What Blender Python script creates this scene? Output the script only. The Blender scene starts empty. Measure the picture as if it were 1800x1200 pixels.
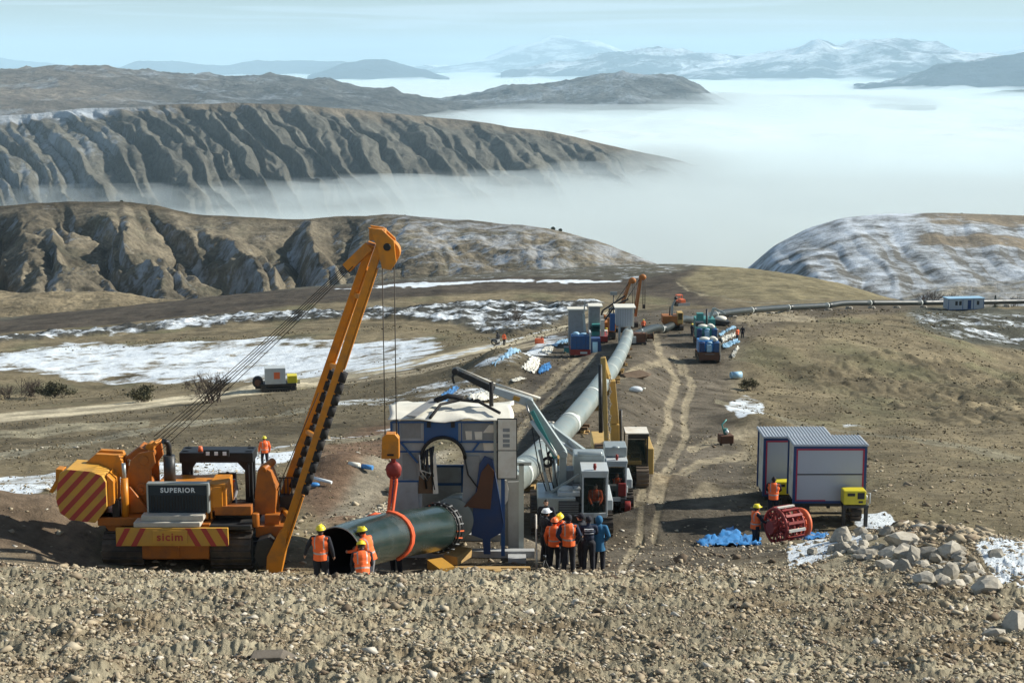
import bpy, bmesh, math, random
import numpy as np
from mathutils import Vector, Matrix, Euler
random.seed(7)
R = math.radians
C = bpy.context.scene.collection
# ------------------------------------------------------------------ camera, world, sun, exposure
F = 2800.0                       # focal length in photo pixels (photo 1800 x 1200)
TH = math.atan((600 - 112) / F)  # pitch: the true horizon lies at pixel row 112
CT, ST = math.cos(TH), math.sin(TH)
cam_d = bpy.data.cameras.new('camera'); cam = bpy.data.objects.new('camera', cam_d); C.objects.link(cam)
cam_d.sensor_width = 36; cam_d.lens = F / 1800 * 36; cam_d.clip_start = .5; cam_d.clip_end = 150000
cam.location = (0, 0, 0); cam.rotation_euler = (math.pi / 2 - TH, 0, 0)
sc = bpy.context.scene; sc.camera = cam
sc.view_settings.view_transform = 'Standard'; sc.view_settings.look = 'None'
sc.view_settings.gamma = 1; sc.view_settings.exposure = 0.55
sc.cycles.use_denoising = True
sc.cycles.max_bounces = 6; sc.cycles.diffuse_bounces = 3; sc.cycles.glossy_bounces = 2
sc.cycles.volume_bounces = 3; sc.cycles.transparent_max_bounces = 8
SUN_EL, SUN_AZ = 31.0, 14.0      # azimuth measured from +X (right) towards +Y (away)
sd = bpy.data.lights.new('sun', 'SUN'); sun = bpy.data.objects.new('sun', sd); C.objects.link(sun)
sd.energy = 4.9; sd.angle = R(.53); sd.color = (1.0, .95, .85)
sv = Vector((math.cos(R(SUN_EL)) * math.cos(R(SUN_AZ)), math.cos(R(SUN_EL)) * math.sin(R(SUN_AZ)), math.sin(R(SUN_EL))))
sun.rotation_euler = (-sv).to_track_quat('-Z', 'Y').to_euler()
w = bpy.data.worlds.new('World'); sc.world = w; w.use_nodes = True
nt = w.node_tree; N = nt.nodes; L = nt.links; N.clear()
sky = N.new('ShaderNodeTexSky'); sky.sky_type = 'NISHITA'; sky.sun_disc = False
sky.sun_elevation = R(SUN_EL); sky.sun_rotation = R(90 - SUN_AZ)
sky.air_density = 1.15; sky.dust_density = .5; sky.ozone_density = 2.6; sky.altitude = 1500
tc = N.new('ShaderNodeTexCoord'); mp = N.new('ShaderNodeMapping'); mp.inputs['Scale'].default_value = (2.2, 2.2, 62)
cn = N.new('ShaderNodeTexNoise'); cn.inputs['Scale'].default_value = 2.2; cn.inputs['Detail'].default_value = 6; cn.inputs['Distortion'].default_value = .6
cr = N.new('ShaderNodeMapRange'); cr.inputs[1].default_value = .50; cr.inputs[2].default_value = .66; cr.inputs[4].default_value = .75
mx = N.new('ShaderNodeMixRGB'); mx.inputs[2].default_value = (8.3, 9.4, 9.8, 1)   # thin high cloud
bg = N.new('ShaderNodeBackground'); bg.inputs[1].default_value = .061; wo = N.new('ShaderNodeOutputWorld')
L.new(tc.outputs['Generated'], mp.inputs[0]); L.new(mp.outputs[0], cn.inputs[0]); L.new(cn.outputs[0], cr.inputs[0])
L.new(cr.outputs[0], mx.inputs[0]); L.new(sky.outputs[0], mx.inputs[1]); L.new(mx.outputs[0], bg.inputs[0]); L.new(bg.outputs[0], wo.inputs[0])

# ------------------------------------------------------------------ projection helpers
def slope(py):                   # z / Y of the view ray through photo row py
    v = (600 - np.asarray(py, float)) / F
    return (-ST + v * CT) / (CT + v * ST)
def azim(px, py):                # x / Y of the view ray
    v = (600 - np.asarray(py, float)) / F
    return (np.asarray(px, float) - 900) / F / (CT + v * ST)
def to_pix(a, s):                # inverse: (x/Y, z/Y) -> photo pixel
    dep = CT - s * ST
    v = (s * CT + ST) / dep
    return 900 + F * a / dep, 600 - F * v
def P(px, py, Y):
    return Vector((float(azim(px, py)) * Y, Y, float(slope(py)) * Y))

# ------------------------------------------------------------------ numpy noise
def _h(ix, iy, seed):
    n = (ix * 374761393 + iy * 668265263 + seed * 1442695041) & 0xffffffff
    n = ((n ^ (n >> 13)) * 1274126177) & 0xffffffff
    return ((n ^ (n >> 16)) & 0xffff) / 65535.0 * 2 * np.pi
def perlin(x, y, seed=0):
    x = np.asarray(x, float); y = np.asarray(y, float)
    x0 = np.floor(x).astype(np.int64); y0 = np.floor(y).astype(np.int64)
    fx = x - x0; fy = y - y0
    u = fx * fx * fx * (fx * (fx * 6 - 15) + 10); v = fy * fy * fy * (fy * (fy * 6 - 15) + 10)
    def g(ix, iy, dx, dy):
        a = _h(ix, iy, seed); return np.cos(a) * dx + np.sin(a) * dy
    n00 = g(x0, y0, fx, fy); n10 = g(x0 + 1, y0, fx - 1, fy); n01 = g(x0, y0 + 1, fx, fy - 1); n11 = g(x0 + 1, y0 + 1, fx - 1, fy - 1)
    return ((n00 * (1 - u) + n10 * u) * (1 - v) + (n01 * (1 - u) + n11 * u) * v) * 1.5
def fbm(x, y, o=4, seed=0, gain=.5):
    r = 0; a = 1; t = 0
    for k in range(o):
        r = r + a * perlin(x * 2 ** k + 17.3 * k, y * 2 ** k - 9.1 * k, seed + k); t += a; a *= gain
    return r / t
def ridged(x, y, o=4, seed=0):
    r = 0; a = 1; t = 0
    for k in range(o):
        r = r + a * (1 - 2 * np.abs(perlin(x * 2 ** k, y * 2 ** k, seed + k))); t += a; a *= .5
    return r / t
def sst(a, b, x):
    t = np.clip((x - a) / (b - a), 0, 1); return t * t * (3 - 2 * t)
def blur(A, s, ax):
    n = int(3 * s) + 1; k = np.exp(-.5 * (np.arange(-n, n + 1) / s) ** 2); k /= k.sum()
    Ap = np.pad(A, [(n, n) if i == ax else (0, 0) for i in range(A.ndim)], mode='edge')
    out = np.zeros_like(A)
    for i, kk in enumerate(k):
        out += kk * (Ap[i:i + A.shape[0], :] if ax == 0 else Ap[:, i:i + A.shape[1]])
    return out
def in_poly(px, py, pts):
    r = np.zeros(px.shape, bool); n = len(pts)
    for i in range(n):
        x1, y1 = pts[i]; x2, y2 = pts[(i + 1) % n]
        if y1 == y2: continue
        c = ((y1 > py) != (y2 > py)) & (px < (x2 - x1) * (py - y1) / (y2 - y1) + x1)
        r ^= c
    return r
def seg_dist(px, py, pts):
    d = np.full(px.shape, 1e9)
    for (x1, y1), (x2, y2) in zip(pts[:-1], pts[1:]):
        dx, dy = x2 - x1, y2 - y1
        t = np.clip(((px - x1) * dx + (py - y1) * dy) / (dx * dx + dy * dy + 1e-9), 0, 1)
        d = np.minimum(d, np.hypot(px - x1 - t * dx, py - y1 - t * dy))
    return d

# ------------------------------------------------------------------ tagging and linking
def tag(o, label=None, cat=None, group=None, kind=None):
    if label: o['label'] = label
    if cat: o['category'] = cat
    if group: o['group'] = group
    if kind: o['kind'] = kind
    return o
def empty(name, loc=(0, 0, 0), rz=0, label=None, cat=None, group=None):
    o = bpy.data.objects.new(name, None); C.objects.link(o); o.location = loc; o.rotation_euler = (0, 0, rz)
    o.empty_display_size = .3
    return tag(o, label, cat, group)
def grid_mesh(name, X, Y, Z, mat, attrs=None, smooth=True, wrap=False):
    r, c = X.shape
    me = bpy.data.meshes.new(name)
    co = np.stack([X, Y, Z], -1).reshape(-1, 3).astype(np.float32)
    me.vertices.add(r * c); me.vertices.foreach_set('co', co.ravel())
    i = np.arange((r - 1) * (c - 1)); ii = i // (c - 1) * c + i % (c - 1)
    q = np.stack([ii, ii + 1, ii + c + 1, ii + c], -1)
    me.loops.add(q.size); me.loops.foreach_set('vertex_index', q.ravel().astype(np.int32))
    me.polygons.add(len(q)); me.polygons.foreach_set('loop_start', (np.arange(len(q)) * 4).astype(np.int32))
    me.polygons.foreach_set('loop_total', np.full(len(q), 4, np.int32))
    me.polygons.foreach_set('use_smooth', np.full(len(q), smooth))
    me.update(calc_edges=True)
    for k, a in (attrs or {}).items():
        if a.ndim == 3:
            at = me.attributes.new(k, 'FLOAT_COLOR', 'POINT')
            d = np.concatenate([a.reshape(-1, 3), np.ones((r * c, 1))], 1).astype(np.float32); at.data.foreach_set('color', d.ravel())
        else:
            at = me.attributes.new(k, 'FLOAT', 'POINT'); at.data.foreach_set('value', a.reshape(-1).astype(np.float32))
    me.materials.append(mat)
    o = bpy.data.objects.new(name, me); C.objects.link(o)
    return o

# ------------------------------------------------------------------ materials
def mat_new(name):
    m = bpy.data.materials.new(name); m.use_nodes = True
    return m, m.node_tree.nodes, m.node_tree.links, m.node_tree.nodes['Principled BSDF']
def paint(name, col, rough=.5, metal=0, dirt=.35, dirtcol=(.16, .12, .08), scale=3, spec=.4, bump=.0):
    """painted or plain surface with procedural grime and tone variation"""
    m, n, l, b = mat_new(name)
    t = n.new('ShaderNodeTexCoord'); a = n.new('ShaderNodeTexNoise'); a.inputs['Scale'].default_value = scale; a.inputs['Detail'].default_value = 8; a.inputs['Roughness'].default_value = .65
    l.new(t.outputs['Object'], a.inputs[0])
    r = n.new('ShaderNodeMapRange'); r.inputs[1].default_value = .45; r.inputs[2].default_value = .72; r.inputs[4].default_value = dirt
    l.new(a.outputs[0], r.inputs[0])
    x = n.new('ShaderNodeMixRGB'); x.inputs[1].default_value = (*col, 1); x.inputs[2].default_value = (*dirtcol, 1)
    l.new(r.outputs[0], x.inputs[0]); l.new(x.outputs[0], b.inputs['Base Color'])
    rr = n.new('ShaderNodeMapRange'); rr.inputs[3].default_value = rough; rr.inputs[4].default_value = min(1, rough + .4)
    l.new(r.outputs[0], rr.inputs[0]); l.new(rr.outputs[0], b.inputs['Roughness'])
    b.inputs['Metallic'].default_value = metal; b.inputs['Specular IOR Level'].default_value = spec
    if bump:
        bb = n.new('ShaderNodeBump'); bb.inputs['Strength'].default_value = bump; bb.inputs['Distance'].default_value = .02
        l.new(a.outputs[0], bb.inputs['Height']); l.new(bb.outputs[0], b.inputs['Normal'])
    return m
def land_mat(name, sizes=(30, 4, .6), amp=.45, bump=(.6, 1.2), snow_scale=.05, snowcol=(.70, .76, .80), bumpdist=.3, soft=(.97, 1.08)):
    """terrain: albedo zones from the 'zone' attribute, snow cover from 'snow', noise at three sizes, bump"""
    m, n, l, b = mat_new(name)
    t = n.new('ShaderNodeTexCoord')
    za = n.new('ShaderNodeAttribute'); za.attribute_name = 'zone'; sa = n.new('ShaderNodeAttribute'); sa.attribute_name = 'snow'
    cur = za.outputs['Color']; fine = None
    for i, s in enumerate(sizes):
        a = n.new('ShaderNodeTexNoise'); a.inputs['Scale'].default_value = 1 / s; a.inputs['Detail'].default_value = 5; a.inputs['Roughness'].default_value = .65
        l.new(t.outputs['Object'], a.inputs[0])
        r = n.new('ShaderNodeMapRange'); r.inputs[1].default_value = .3; r.inputs[2].default_value = .7
        r.inputs[3].default_value = 1 - amp; r.inputs[4].default_value = 1 + amp; l.new(a.outputs[0], r.inputs[0])
        x = n.new('ShaderNodeMixRGB'); x.blend_type = 'MULTIPLY'; x.inputs[0].default_value = 1
        l.new(cur, x.inputs[1]); l.new(r.outputs[0], x.inputs[2]); cur = x.outputs[0]; fine = a
    sn = n.new('ShaderNodeTexNoise'); sn.inputs['Scale'].default_value = snow_scale; sn.inputs['Detail'].default_value = 9; sn.inputs['Roughness'].default_value = .72
    l.new(t.outputs['Object'], sn.inputs[0])
    ad = n.new('ShaderNodeMath'); ad.operation = 'ADD'; l.new(sn.outputs[0], ad.inputs[0]); l.new(sa.outputs['Fac'], ad.inputs[1])
    sr = n.new('ShaderNodeMapRange'); sr.inputs[1].default_value = soft[0]; sr.inputs[2].default_value = soft[1]; l.new(ad.outputs[0], sr.inputs[0])
    x = n.new('ShaderNodeMixRGB'); x.inputs[2].default_value = (*snowcol, 1); l.new(sr.outputs[0], x.inputs[0]); l.new(cur, x.inputs[1])
    l.new(x.outputs[0], b.inputs['Base Color']); b.inputs['Roughness'].default_value = .95; b.inputs['Specular IOR Level'].default_value = .15
    bn = n.new('ShaderNodeTexNoise'); bn.inputs['Scale'].default_value = 1 / bump[1]; bn.inputs['Detail'].default_value = 8; bn.inputs['Roughness'].default_value = .7
    l.new(t.outputs['Object'], bn.inputs[0])
    bb = n.new('ShaderNodeBump'); bb.inputs['Strength'].default_value = bump[0]; bb.inputs['Distance'].default_value = bumpdist
    l.new(bn.outputs[0], bb.inputs['Height']); l.new(bb.outputs[0], b.inputs['Normal'])
    return m

# ------------------------------------------------------------------ the ground, one sheet from the rubble bank to the horizon
COLS = [-260, 0, 150, 300, 450, 600, 760, 900, 1080, 1200, 1330, 1500, 1650, 1800, 2060]
ROWS = [
 (12.5, [1680] * 15),
 (18,   [1400] * 15),
 (24,   [1215] * 15),
 (30,   [1100] * 15),
 (36,   [1008, 1008, 1010, 1009, 1008, 1006, 1004, 1008, 1010, 1012, 1020, 1032, 1035, 1038, 1038]),
 (40.5, [1004, 1004, 1008, 1014, 1036, 1050, 1040, 1020, 1018, 1008, 1005, 1010, 1010, 1010, 1010]),
 (46,   [975, 975, 1004, 1005, 1004, 1004, 1010, 1020, 1017, 988, 985, 985, 985, 985, 985]),
 (51,   [955, 955, 984, 984, 980, 970, 972, 975, 982, 970, 972, 955, 958, 960, 960]),
 (56,   [935, 935, 930, 935, 940, 945, 945, 950, 962, 955, 958, 930, 935, 945, 945]),
 (64,   [905, 903, 903, 905, 905, 905, 908, 910, 926, 923, 915, 903, 905, 910, 915]),
 (75,   [858, 857, 858, 860, 858, 858, 860, 862, 872, 868, 865, 862, 862, 866, 870]),
 (90,   [812, 812, 812, 812, 812, 810, 806, 808, 812, 812, 814, 818, 818, 820, 822]),
 (110,  [780, 778, 775, 772, 765, 758, 750, 748, 758, 762, 770, 775, 775, 776, 778]),
 (135,  [752, 750, 745, 740, 730, 722, 708, 697, 708, 715, 728, 735, 738, 742, 745]),
 (165,  [735, 732, 726, 716, 704, 692, 668, 650, 655, 665, 680, 690, 698, 705, 710]),
 (187,  [718, 716, 708, 698, 690, 672, 642, 628, 622, 640, 640, 648, 665, 685, 690]),
 (210,  [700, 696, 688, 680, 672, 650, 622, 606, 592, 588, 592, 600, 628, 664, 675]),
 (235,  [672, 668, 664, 655, 645, 625, 605, 592, 576, 572, 570, 570, 592, 640, 655]),
 (262,  [645, 640, 638, 625, 616, 600, 590, 586, 564, 558, 554, 556, 566, 590, 600]),
 (290,  [622, 618, 612, 600, 590, 578, 578, 588, 556, 549, 546, 546, 550, 556, 560]),
 (318,  [608, 604, 597, 588, 578, 570, 575, 586, 560, 546, 541, 540, 541, 543, 545]),
 (345,  [606, 602, 595, 586, 578, 568, 568, 568, 550, 540, 536, 536, 537, 539, 540]),
 (375,  [598, 592, 582, 572, 560, 551, 545, 541, 538, 533, 530, 532, 540, 542, 545]),
 (450,  [582, 572, 558, 543, 530, 520, 512, 507, 504, 498, 492, 512, 545, 556, 560]),
 (540,  [572, 562, 547, 530, 515, 503, 493, 486, 475, 466, 468, 500, 553, 570, 575]),
 (620,  [568, 558, 545, 530, 513, 498, 485, 474, 463, 460, 476, 520, 565, 585, 590]),
 (700,  [585, 575, 565, 550, 530, 515, 500, 490, 480, 485, 500, 545, 590, 600, 610]),
 (900,  [700] * 15), (1500, [600] * 15), (4000, [340] * 15), (12000, [190] * 15), (70000, [126] * 15)]
A0, A1, NA = -.54, .54, 1560
agrid = np.linspace(A0, A1, NA)
lY = np.concatenate([np.linspace(math.log(12.5), math.log(720), 960), np.linspace(math.log(740), math.log(70000), 70)])
ctrl = np.array([np.interp(agrid, azim(COLS, p), slope(p)) for _, p in ROWS])
lr = np.log([y for y, _ in ROWS])
S = np.stack([np.interp(lY, lr, ctrl[:, j]) for j in range(NA)], 1)
S = blur(blur(S, 8, 0), 26, 1)
YY = np.repeat(np.exp(lY)[:, None], NA, 1); XX = agrid[None, :] * YY; ZZ = S * YY
PX, PY = to_pix(np.repeat(agrid[None, :], len(lY), 0), S)
def pad(x, y, r, z=None, soft=2.0):      # flatten a standing place
    global ZZ
    if z is None: z = gz(x, y)
    d = np.hypot(XX - x, YY - y); k = 1 - sst(r, r + soft, d); ZZ = ZZ * (1 - k) + z * k
def gz(x, y):
    i = float(np.interp(math.log(y), lY, np.arange(len(lY)))); j = (x / y - A0) / (A1 - A0) * (NA - 1)
    i = min(max(i, 0), len(lY) - 2); j = min(max(j, 0), NA - 2); i0, j0 = int(i), int(j); a, b = i - i0, j - j0
    return float((ZZ[i0, j0] * (1 - a) + ZZ[i0 + 1, j0] * a) * (1 - b) + (ZZ[i0, j0 + 1] * (1 - a) + ZZ[i0 + 1, j0 + 1] * a) * b)
def G(px, Y, py_guess=None):             # the ground point at distance Y seen at photo column px
    py = 800
    for _ in range(6):
        x = float(azim(px, py)) * Y; z = gz(x, Y); py = to_pix(x / Y, z / Y)[1]
    return Vector((x, Y, z))
def GP(px, py):                          # the ground point seen at a photo pixel (first hit)
    for y in np.exp(np.linspace(math.log(20), math.log(700), 900)):
        p = P(px, py, float(y))
        if gz(p.x, p.y) >= p.z: return Vector((p.x, p.y, gz(p.x, p.y)))
    return P(px, py, 300)
# levelled standing places for the machines
PADS = []
_a = G(315, 49); pad(_a.x, _a.y, 3.6, gz(_a.x, 47.2) + .22, 2.0)
_a = G(800, 49); pad(_a.x, _a.y + .6, 2.4, gz(_a.x, 47.6), 1.5)
_a = G(1020, 60); pad(_a.x, 60, 3.0, gz(_a.x, 58.4), 2)
_a = G(1085, 66); pad(_a.x, 66, 2.6, gz(_a.x, 65), 2)
_a = G(1130, 77); pad(_a.x, 77, 3, gz(_a.x, 76), 2)
_a = G(1440, 62); _z = gz(_a.x, 61.2); _b = G(1270, 60.5); pad(_b.x, 60.8, 3.8, _z, 2.5); pad(_a.x, 62.5, 3.8, _z, 2)
_a = G(485, 187); pad(_a.x, 187, 4, gz(_a.x, 186), 3)
_a = G(1020, 196); pad(_a.x, 196, 4, gz(_a.x, 196), 3)
_a = G(1245, 176); pad(_a.x, 178, 6, gz(_a.x, 176), 4)
_a = G(1185, 226); pad(_a.x, 226, 5, gz(_a.x, 226), 4)
_a = G(1698, 306); pad(_a.x, 306, 5, gz(_a.x, 304), 5)
# spoil mound beside the bank
def mound(px, Y, rx, ry, h):
    global ZZ
    p = G(px, Y); d = np.hypot((XX - p.x) / rx, (YY - p.y) / ry); ZZ = ZZ + h * np.exp(-d * d * 1.6)
mound(640, 74, 4.2, 6, 1.5); mound(575, 72, 3, 6, .7)
mound(60, 49, 4, 5, 1.1); mound(-60, 50, 4, 5, 1.3)
mound(1320, 122, 3.2, 9, 1.0); mound(880, 170, 5.5, 14, 2.2); mound(830, 120, 4, 13, 1.4)
mound(1600, 45, 5, 3.5, .9); mound(1740, 41, 4, 4, .8)
for q in range(46):
    a_ = random.uniform(-200, 2000); y_ = math.exp(random.uniform(math.log(24), math.log(37 if not 120 < a_ < 950 else 34)))
    mound(a_, y_, random.uniform(.3, 1.3), random.uniform(.3, .9), random.uniform(.06, .22))
for q in range(26):
    a_ = random.uniform(-100, 1900); mound(a_, random.uniform(34.5, 37), random.uniform(.4, 1.4), random.uniform(.4, .8), random.uniform(.02, .07) if 130 < a_ < 1080 else random.uniform(.05, .2))
_pl = [(793, 914, 48.1), (925, 823, 76), (985, 762, 92), (1035, 704, 106), (1064, 664, 124), (1083, 636, 148), (1097, 608, 174), (1104, 586, 196)]
_pp = [P(*q) for q in _pl]; _bd = np.full(ZZ.shape, 1e9); _bz = np.zeros(ZZ.shape)     # low berm under the welded pipe
for a, b in zip(_pp[:-1], _pp[1:]):
    dx, dy = b.x - a.x, b.y - a.y; t_ = np.clip(((XX - a.x) * dx + (YY - a.y) * dy) / (dx * dx + dy * dy), 0, 1); d_ = np.hypot(XX - a.x - t_ * dx, YY - a.y - t_ * dy); k_ = d_ < _bd
    _bd = np.where(k_, d_, _bd); _bz = np.where(k_, a.z + t_ * (b.z - a.z) - 1.25, _bz)
_k = (1 - sst(1.2, 6.5, _bd)) * sst(55, 70, YY); ZZ = ZZ * (1 - _k) + np.maximum(ZZ, _bz) * _k
SM = ZZ.copy()                            # smooth surface kept for placing things
# relief
wN = (YY < 720)
near = 1 - sst(37, 44, YY)
rub = near
ZZ = ZZ + rub * (ridged(XX * .8, YY * .8, 4, 5) * .10 * sst(-.4, .4, fbm(XX * .35, YY * .35, 2, 15)) + np.abs(fbm(XX * 2.6, YY * 2.6, 4, 9)) * .20 + fbm(XX * 9, YY * 5, 3, 14) * .06)
mid = sst(38, 60, YY) * (1 - sst(500, 720, YY))
corr = in_poly(PX, PY, [(940, 560), (1300, 540), (1310, 620), (1290, 720), (1340, 860), (1390, 990), (600, 1005), (800, 800), (900, 690)])
corr = blur(corr.astype(float), 6, 1)
rdm = np.clip(1 - sst(10, 34, seg_dist(PX, PY, [(-300, 768), (0, 733), (200, 716), (400, 693), (560, 668), (700, 645), (850, 612), (930, 594), (1000, 574), (1080, 548)])), 0, 1)
ZZ = ZZ + mid * (1 - .75 * corr) * (1 - .95 * rdm) * (fbm(XX / 22, YY / 22, 4, 31) * 1.1 * sst(60, 130, YY) + fbm(XX / 5, YY / 5, 3, 41) * .28) + mid * fbm(XX / 1.4, YY / 1.4, 3, 51) * .07
# rutted tracks down the right of way
tr = [[(1095, 1000), (1125, 950), (1130, 900), (1165, 840), (1190, 800)], [(1310, 800), (1230, 815), (1170, 850), (1145, 900)], [(1320, 868), (1240, 862), (1180, 885), (1150, 940)], [(1330, 760), (1270, 768), (1215, 790)], [(1160, 632), (1180, 655), (1190, 672), (1183, 700), (1172, 730), (1176, 748), (1165, 772), (1140, 830), (1120, 900)], [(1185, 632), (1198, 645), (1212, 665), (1218, 682), (1206, 710), (1203, 740), (1206, 768), (1190, 800)],
      [(1040, 640), (1010, 665), (975, 700), (930, 745), (905, 790)], [(1015, 635), (990, 655), (945, 695), (905, 725)], [(1160, 648), (1120, 672), (1095, 690)], [(1300, 560), (1345, 551), (1400, 556)], [(1320, 568), (1370, 556), (1430, 560)], [(1160, 632), (1156, 600), (1150, 585)]]
trd = np.full(PX.shape, 1e9)
tw_ = fbm(XX / 1.6, YY / 4, 4, 58) * 5
for t_ in tr: trd = np.minimum(trd, seg_dist(PX, PY, t_))
trd = trd + tw_
trk = (1 - sst(4, 9, trd)) * sst(-.9, -.1, fbm(XX / 3, YY / 7, 3, 59))
ZZ = ZZ - trk * .05 * (YY < 400) + trk * mid * fbm(XX / 1.2, YY / 2.2, 3, 57) * .12
# steep eroded gully (snow in its shade) across the middle distance
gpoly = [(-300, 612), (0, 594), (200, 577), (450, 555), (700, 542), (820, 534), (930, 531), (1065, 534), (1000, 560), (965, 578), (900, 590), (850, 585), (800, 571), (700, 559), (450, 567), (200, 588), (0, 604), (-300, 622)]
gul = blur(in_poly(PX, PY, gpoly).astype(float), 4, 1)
ZZ = ZZ + gul * (ridged(XX / 11, YY / 11, 4, 61) * 1.3 + fbm(XX / 3.5, YY / 3, 3, 62) * .4)
rs = sst(1500, 1640, PX) * np.exp(-((YY - 268) / 18) ** 2); ZZ = ZZ + rs * fbm(XX / 5, YY / 4, 3, 71) * 1.2
scr_ = blur(in_poly(PX, PY, [(1380, 650), (1560, 615), (1700, 640), (1830, 660), (1830, 750), (1680, 745), (1500, 700)]).astype(float), 8, 1)
ZZ = ZZ + scr_ * np.abs(fbm(XX / 3, YY / 6, 3, 75)) * .9
# ---- albedo zones and snow cover
wob = fbm(XX / (YY * .02), YY / (YY * .05 + 1), 4, 81) * 7
pxw, pyw = PX + wob * 1.6, PY + wob * .5 + fbm(XX / (YY * .006), np.log(YY) * 90, 3, 83) * 2.5
def zone(base, pts, col, soft=5):
    m = blur(blur(in_poly(pxw, pyw, pts).astype(float), soft, 1), soft * .4, 0)[..., None]
    return base * (1 - m) + np.array(col) * m
col = np.zeros(PX.shape + (3,)) + np.array((.215, .168, .105))
gr = fbm(XX / 14, YY / 30, 4, 91)[..., None]
col = col * (1 + .25 * gr) + np.array((-.02, .0, -.006)) * sst(0, .5, -gr)
brown = (.105, .082, .060); soil = (.135, .105, .075)
col = zone(col, [(-300, 700), (0, 735), (300, 712), (560, 680), (860, 620), (980, 600), (760, 790), (400, 815), (-300, 810)], (.17, .135, .088))
col = zone(col, [(900, 600), (1000, 570), (1120, 548), (1300, 540), (1640, 536), (1640, 548), (1400, 560), (1310, 600), (1290, 640), (1290, 740), (1330, 860), (1350, 960), (1500, 1010), (600, 1010), (860, 760), (960, 640)], soil, 7)
col = zone(col, [(930, 640), (1060, 600), (1090, 620), (900, 860), (800, 960), (760, 900)], brown, 6)
col = zone(col, [(500, 880), (545, 800), (640, 745), (700, 735), (720, 860), (600, 930)], (.215, .135, .09), 8)
col = zone(col, [(-300, 880), (60, 885), (170, 905), (170, 1010), (-300, 1010)], (.235, .165, .115), 8)
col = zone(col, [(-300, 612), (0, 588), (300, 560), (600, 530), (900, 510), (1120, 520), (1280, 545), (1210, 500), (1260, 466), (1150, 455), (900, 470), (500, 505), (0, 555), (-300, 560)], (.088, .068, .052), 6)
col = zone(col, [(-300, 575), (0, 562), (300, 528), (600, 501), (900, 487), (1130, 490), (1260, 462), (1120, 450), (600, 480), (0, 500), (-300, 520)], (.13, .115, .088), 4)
col = zone(col, [(1188, 492), (1215, 480), (1260, 455), (1420, 455), (1620, 525), (1420, 530), (1280, 524), (1215, 506)], (.24, .195, .115), 4)
col = zone(col, [(1600, 539), (1900, 543), (1900, 640), (1690, 600), (1600, 568)], (.10, .095, .075), 5)
gm_ = gul[..., None] * .85; col = col * (1 - gm_) + np.array((.045, .048, .05)) * gm_  # gully's deep shade painted into the ground colour, along with its dark vegetation
chn = sst(-.1, .5, fbm(XX / 2.5, YY / 3.5, 4, 78))[..., None] * corr[..., None]; col = col * (1 - .34 * chn) + (1 - chn) * corr[..., None] * .02
col = col * (1 - .38 * scr_[..., None] * sst(-.2, .3, fbm(XX / 6, YY / 12, 4, 77))[..., None])
for pts, wd, c_ in ([(( -300, 768), (0, 733), (200, 716), (400, 693), (560, 668), (700, 645), (850, 612), (930, 594), (1000, 574), (1080, 548)), 8, (.60, .50, .36)],
                    [((600, 672), (740, 652), (880, 618), (960, 600)), 5, (.42, .34, .24)],
                    [((330, 815), (600, 775), (690, 760)), 4, (.30, .25, .18)], [((-300, 850), (0, 806), (200, 772), (330, 747), (430, 737), (560, 716), (680, 700)), 4, (.31, .27, .20)], [((-300, 800), (0, 770), (150, 757), (260, 750)), 3, (.28, .24, .17)], [((1260, 705), (1400, 745), (1600, 775), (1800, 800)), 3, (.27, .23, .16)],
                    [((1190, 498), (1230, 518), (1330, 532), (1440, 528)), 2.2, (.30, .25, .17)]):
    d = seg_dist(PX, PY + wob * .3, list(pts)) * np.clip(YY / 190, .6, 1.6)
    m = (1 - sst(wd * .55, wd, d))[..., None]
    cen = (np.exp(-(d / (wd * .16)) ** 2) * .35)[..., None]
    col = col * (1 - m) + (np.array(c_) * (1 - cen)) * m
col = col * (1 - trk[..., None] * .8 * (YY < 400)[..., None]) + np.array((.36, .29, .20)) * (trk * .8 * (YY < 400))[..., None]
fg = (1 - sst(39, 46, YY + fbm(XX / 3, YY / 3, 3, 93) * 3))[..., None]
col = col * (1 - fg) + np.array((.42, .352, .25)) * (1 + .38 * fbm(XX / 1.6, YY / 1.6, 4, 95)[..., None]) * (1 - np.array((.30, .38, .44)) * sst(-.05, .45, fbm(XX / 3.2 + 5, YY / 2.2, 4, 97) + .12 * sst(1000, 1500, PX))[..., None]) * fg
sm = blur(in_poly(pxw, pyw, [(560, 912), (640, 872), (760, 800), (800, 790), (760, 850), (640, 905)]).astype(float), 5, 1)[..., None]
col = col * (1 - sm) + np.array((.30, .25, .19)) * sm
pat = sst(-.15, .55, fbm(XX / 6 + 3, YY / 14, 5, 96))[..., None] * (1 - fg); col = col * (1 - .36 * pat) * .93
col = np.clip(col * np.array((.95, 1.0, .97)), .02, .9)
snow = np.full(PX.shape, .20)
def snowz(pts, v, soft=5):
    global snow
    m = blur(in_poly(pxw, pyw, pts).astype(float), soft, 1); snow = snow * (1 - m) + v * m
snowz([(-300, 640), (0, 618), (100, 604), (300, 603), (480, 594), (650, 598), (770, 592), (790, 615), (700, 648), (560, 664), (430, 674), (250, 672), (130, 668), (0, 655), (-300, 690)], .545, 8)
snowz([(-300, 655), (0, 630), (120, 612), (380, 612), (560, 606), (700, 612), (600, 650), (430, 668), (150, 662), (0, 648), (-300, 672)], .60, 8)
snowz([(-300, 850), (0, 838), (110, 830), (240, 815), (330, 806), (470, 796), (560, 790), (520, 806), (440, 832), (250, 850), (110, 862), (0, 878), (-300, 890)], .60, 6)
snowz([(560, 712), (700, 688), (860, 655), (980, 600), (970, 625), (860, 690), (700, 720)], .47, 6)
snowz([(620, 668), (760, 640), (880, 606), (1000, 572), (880, 600), (760, 630)], .55, 2)
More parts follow.
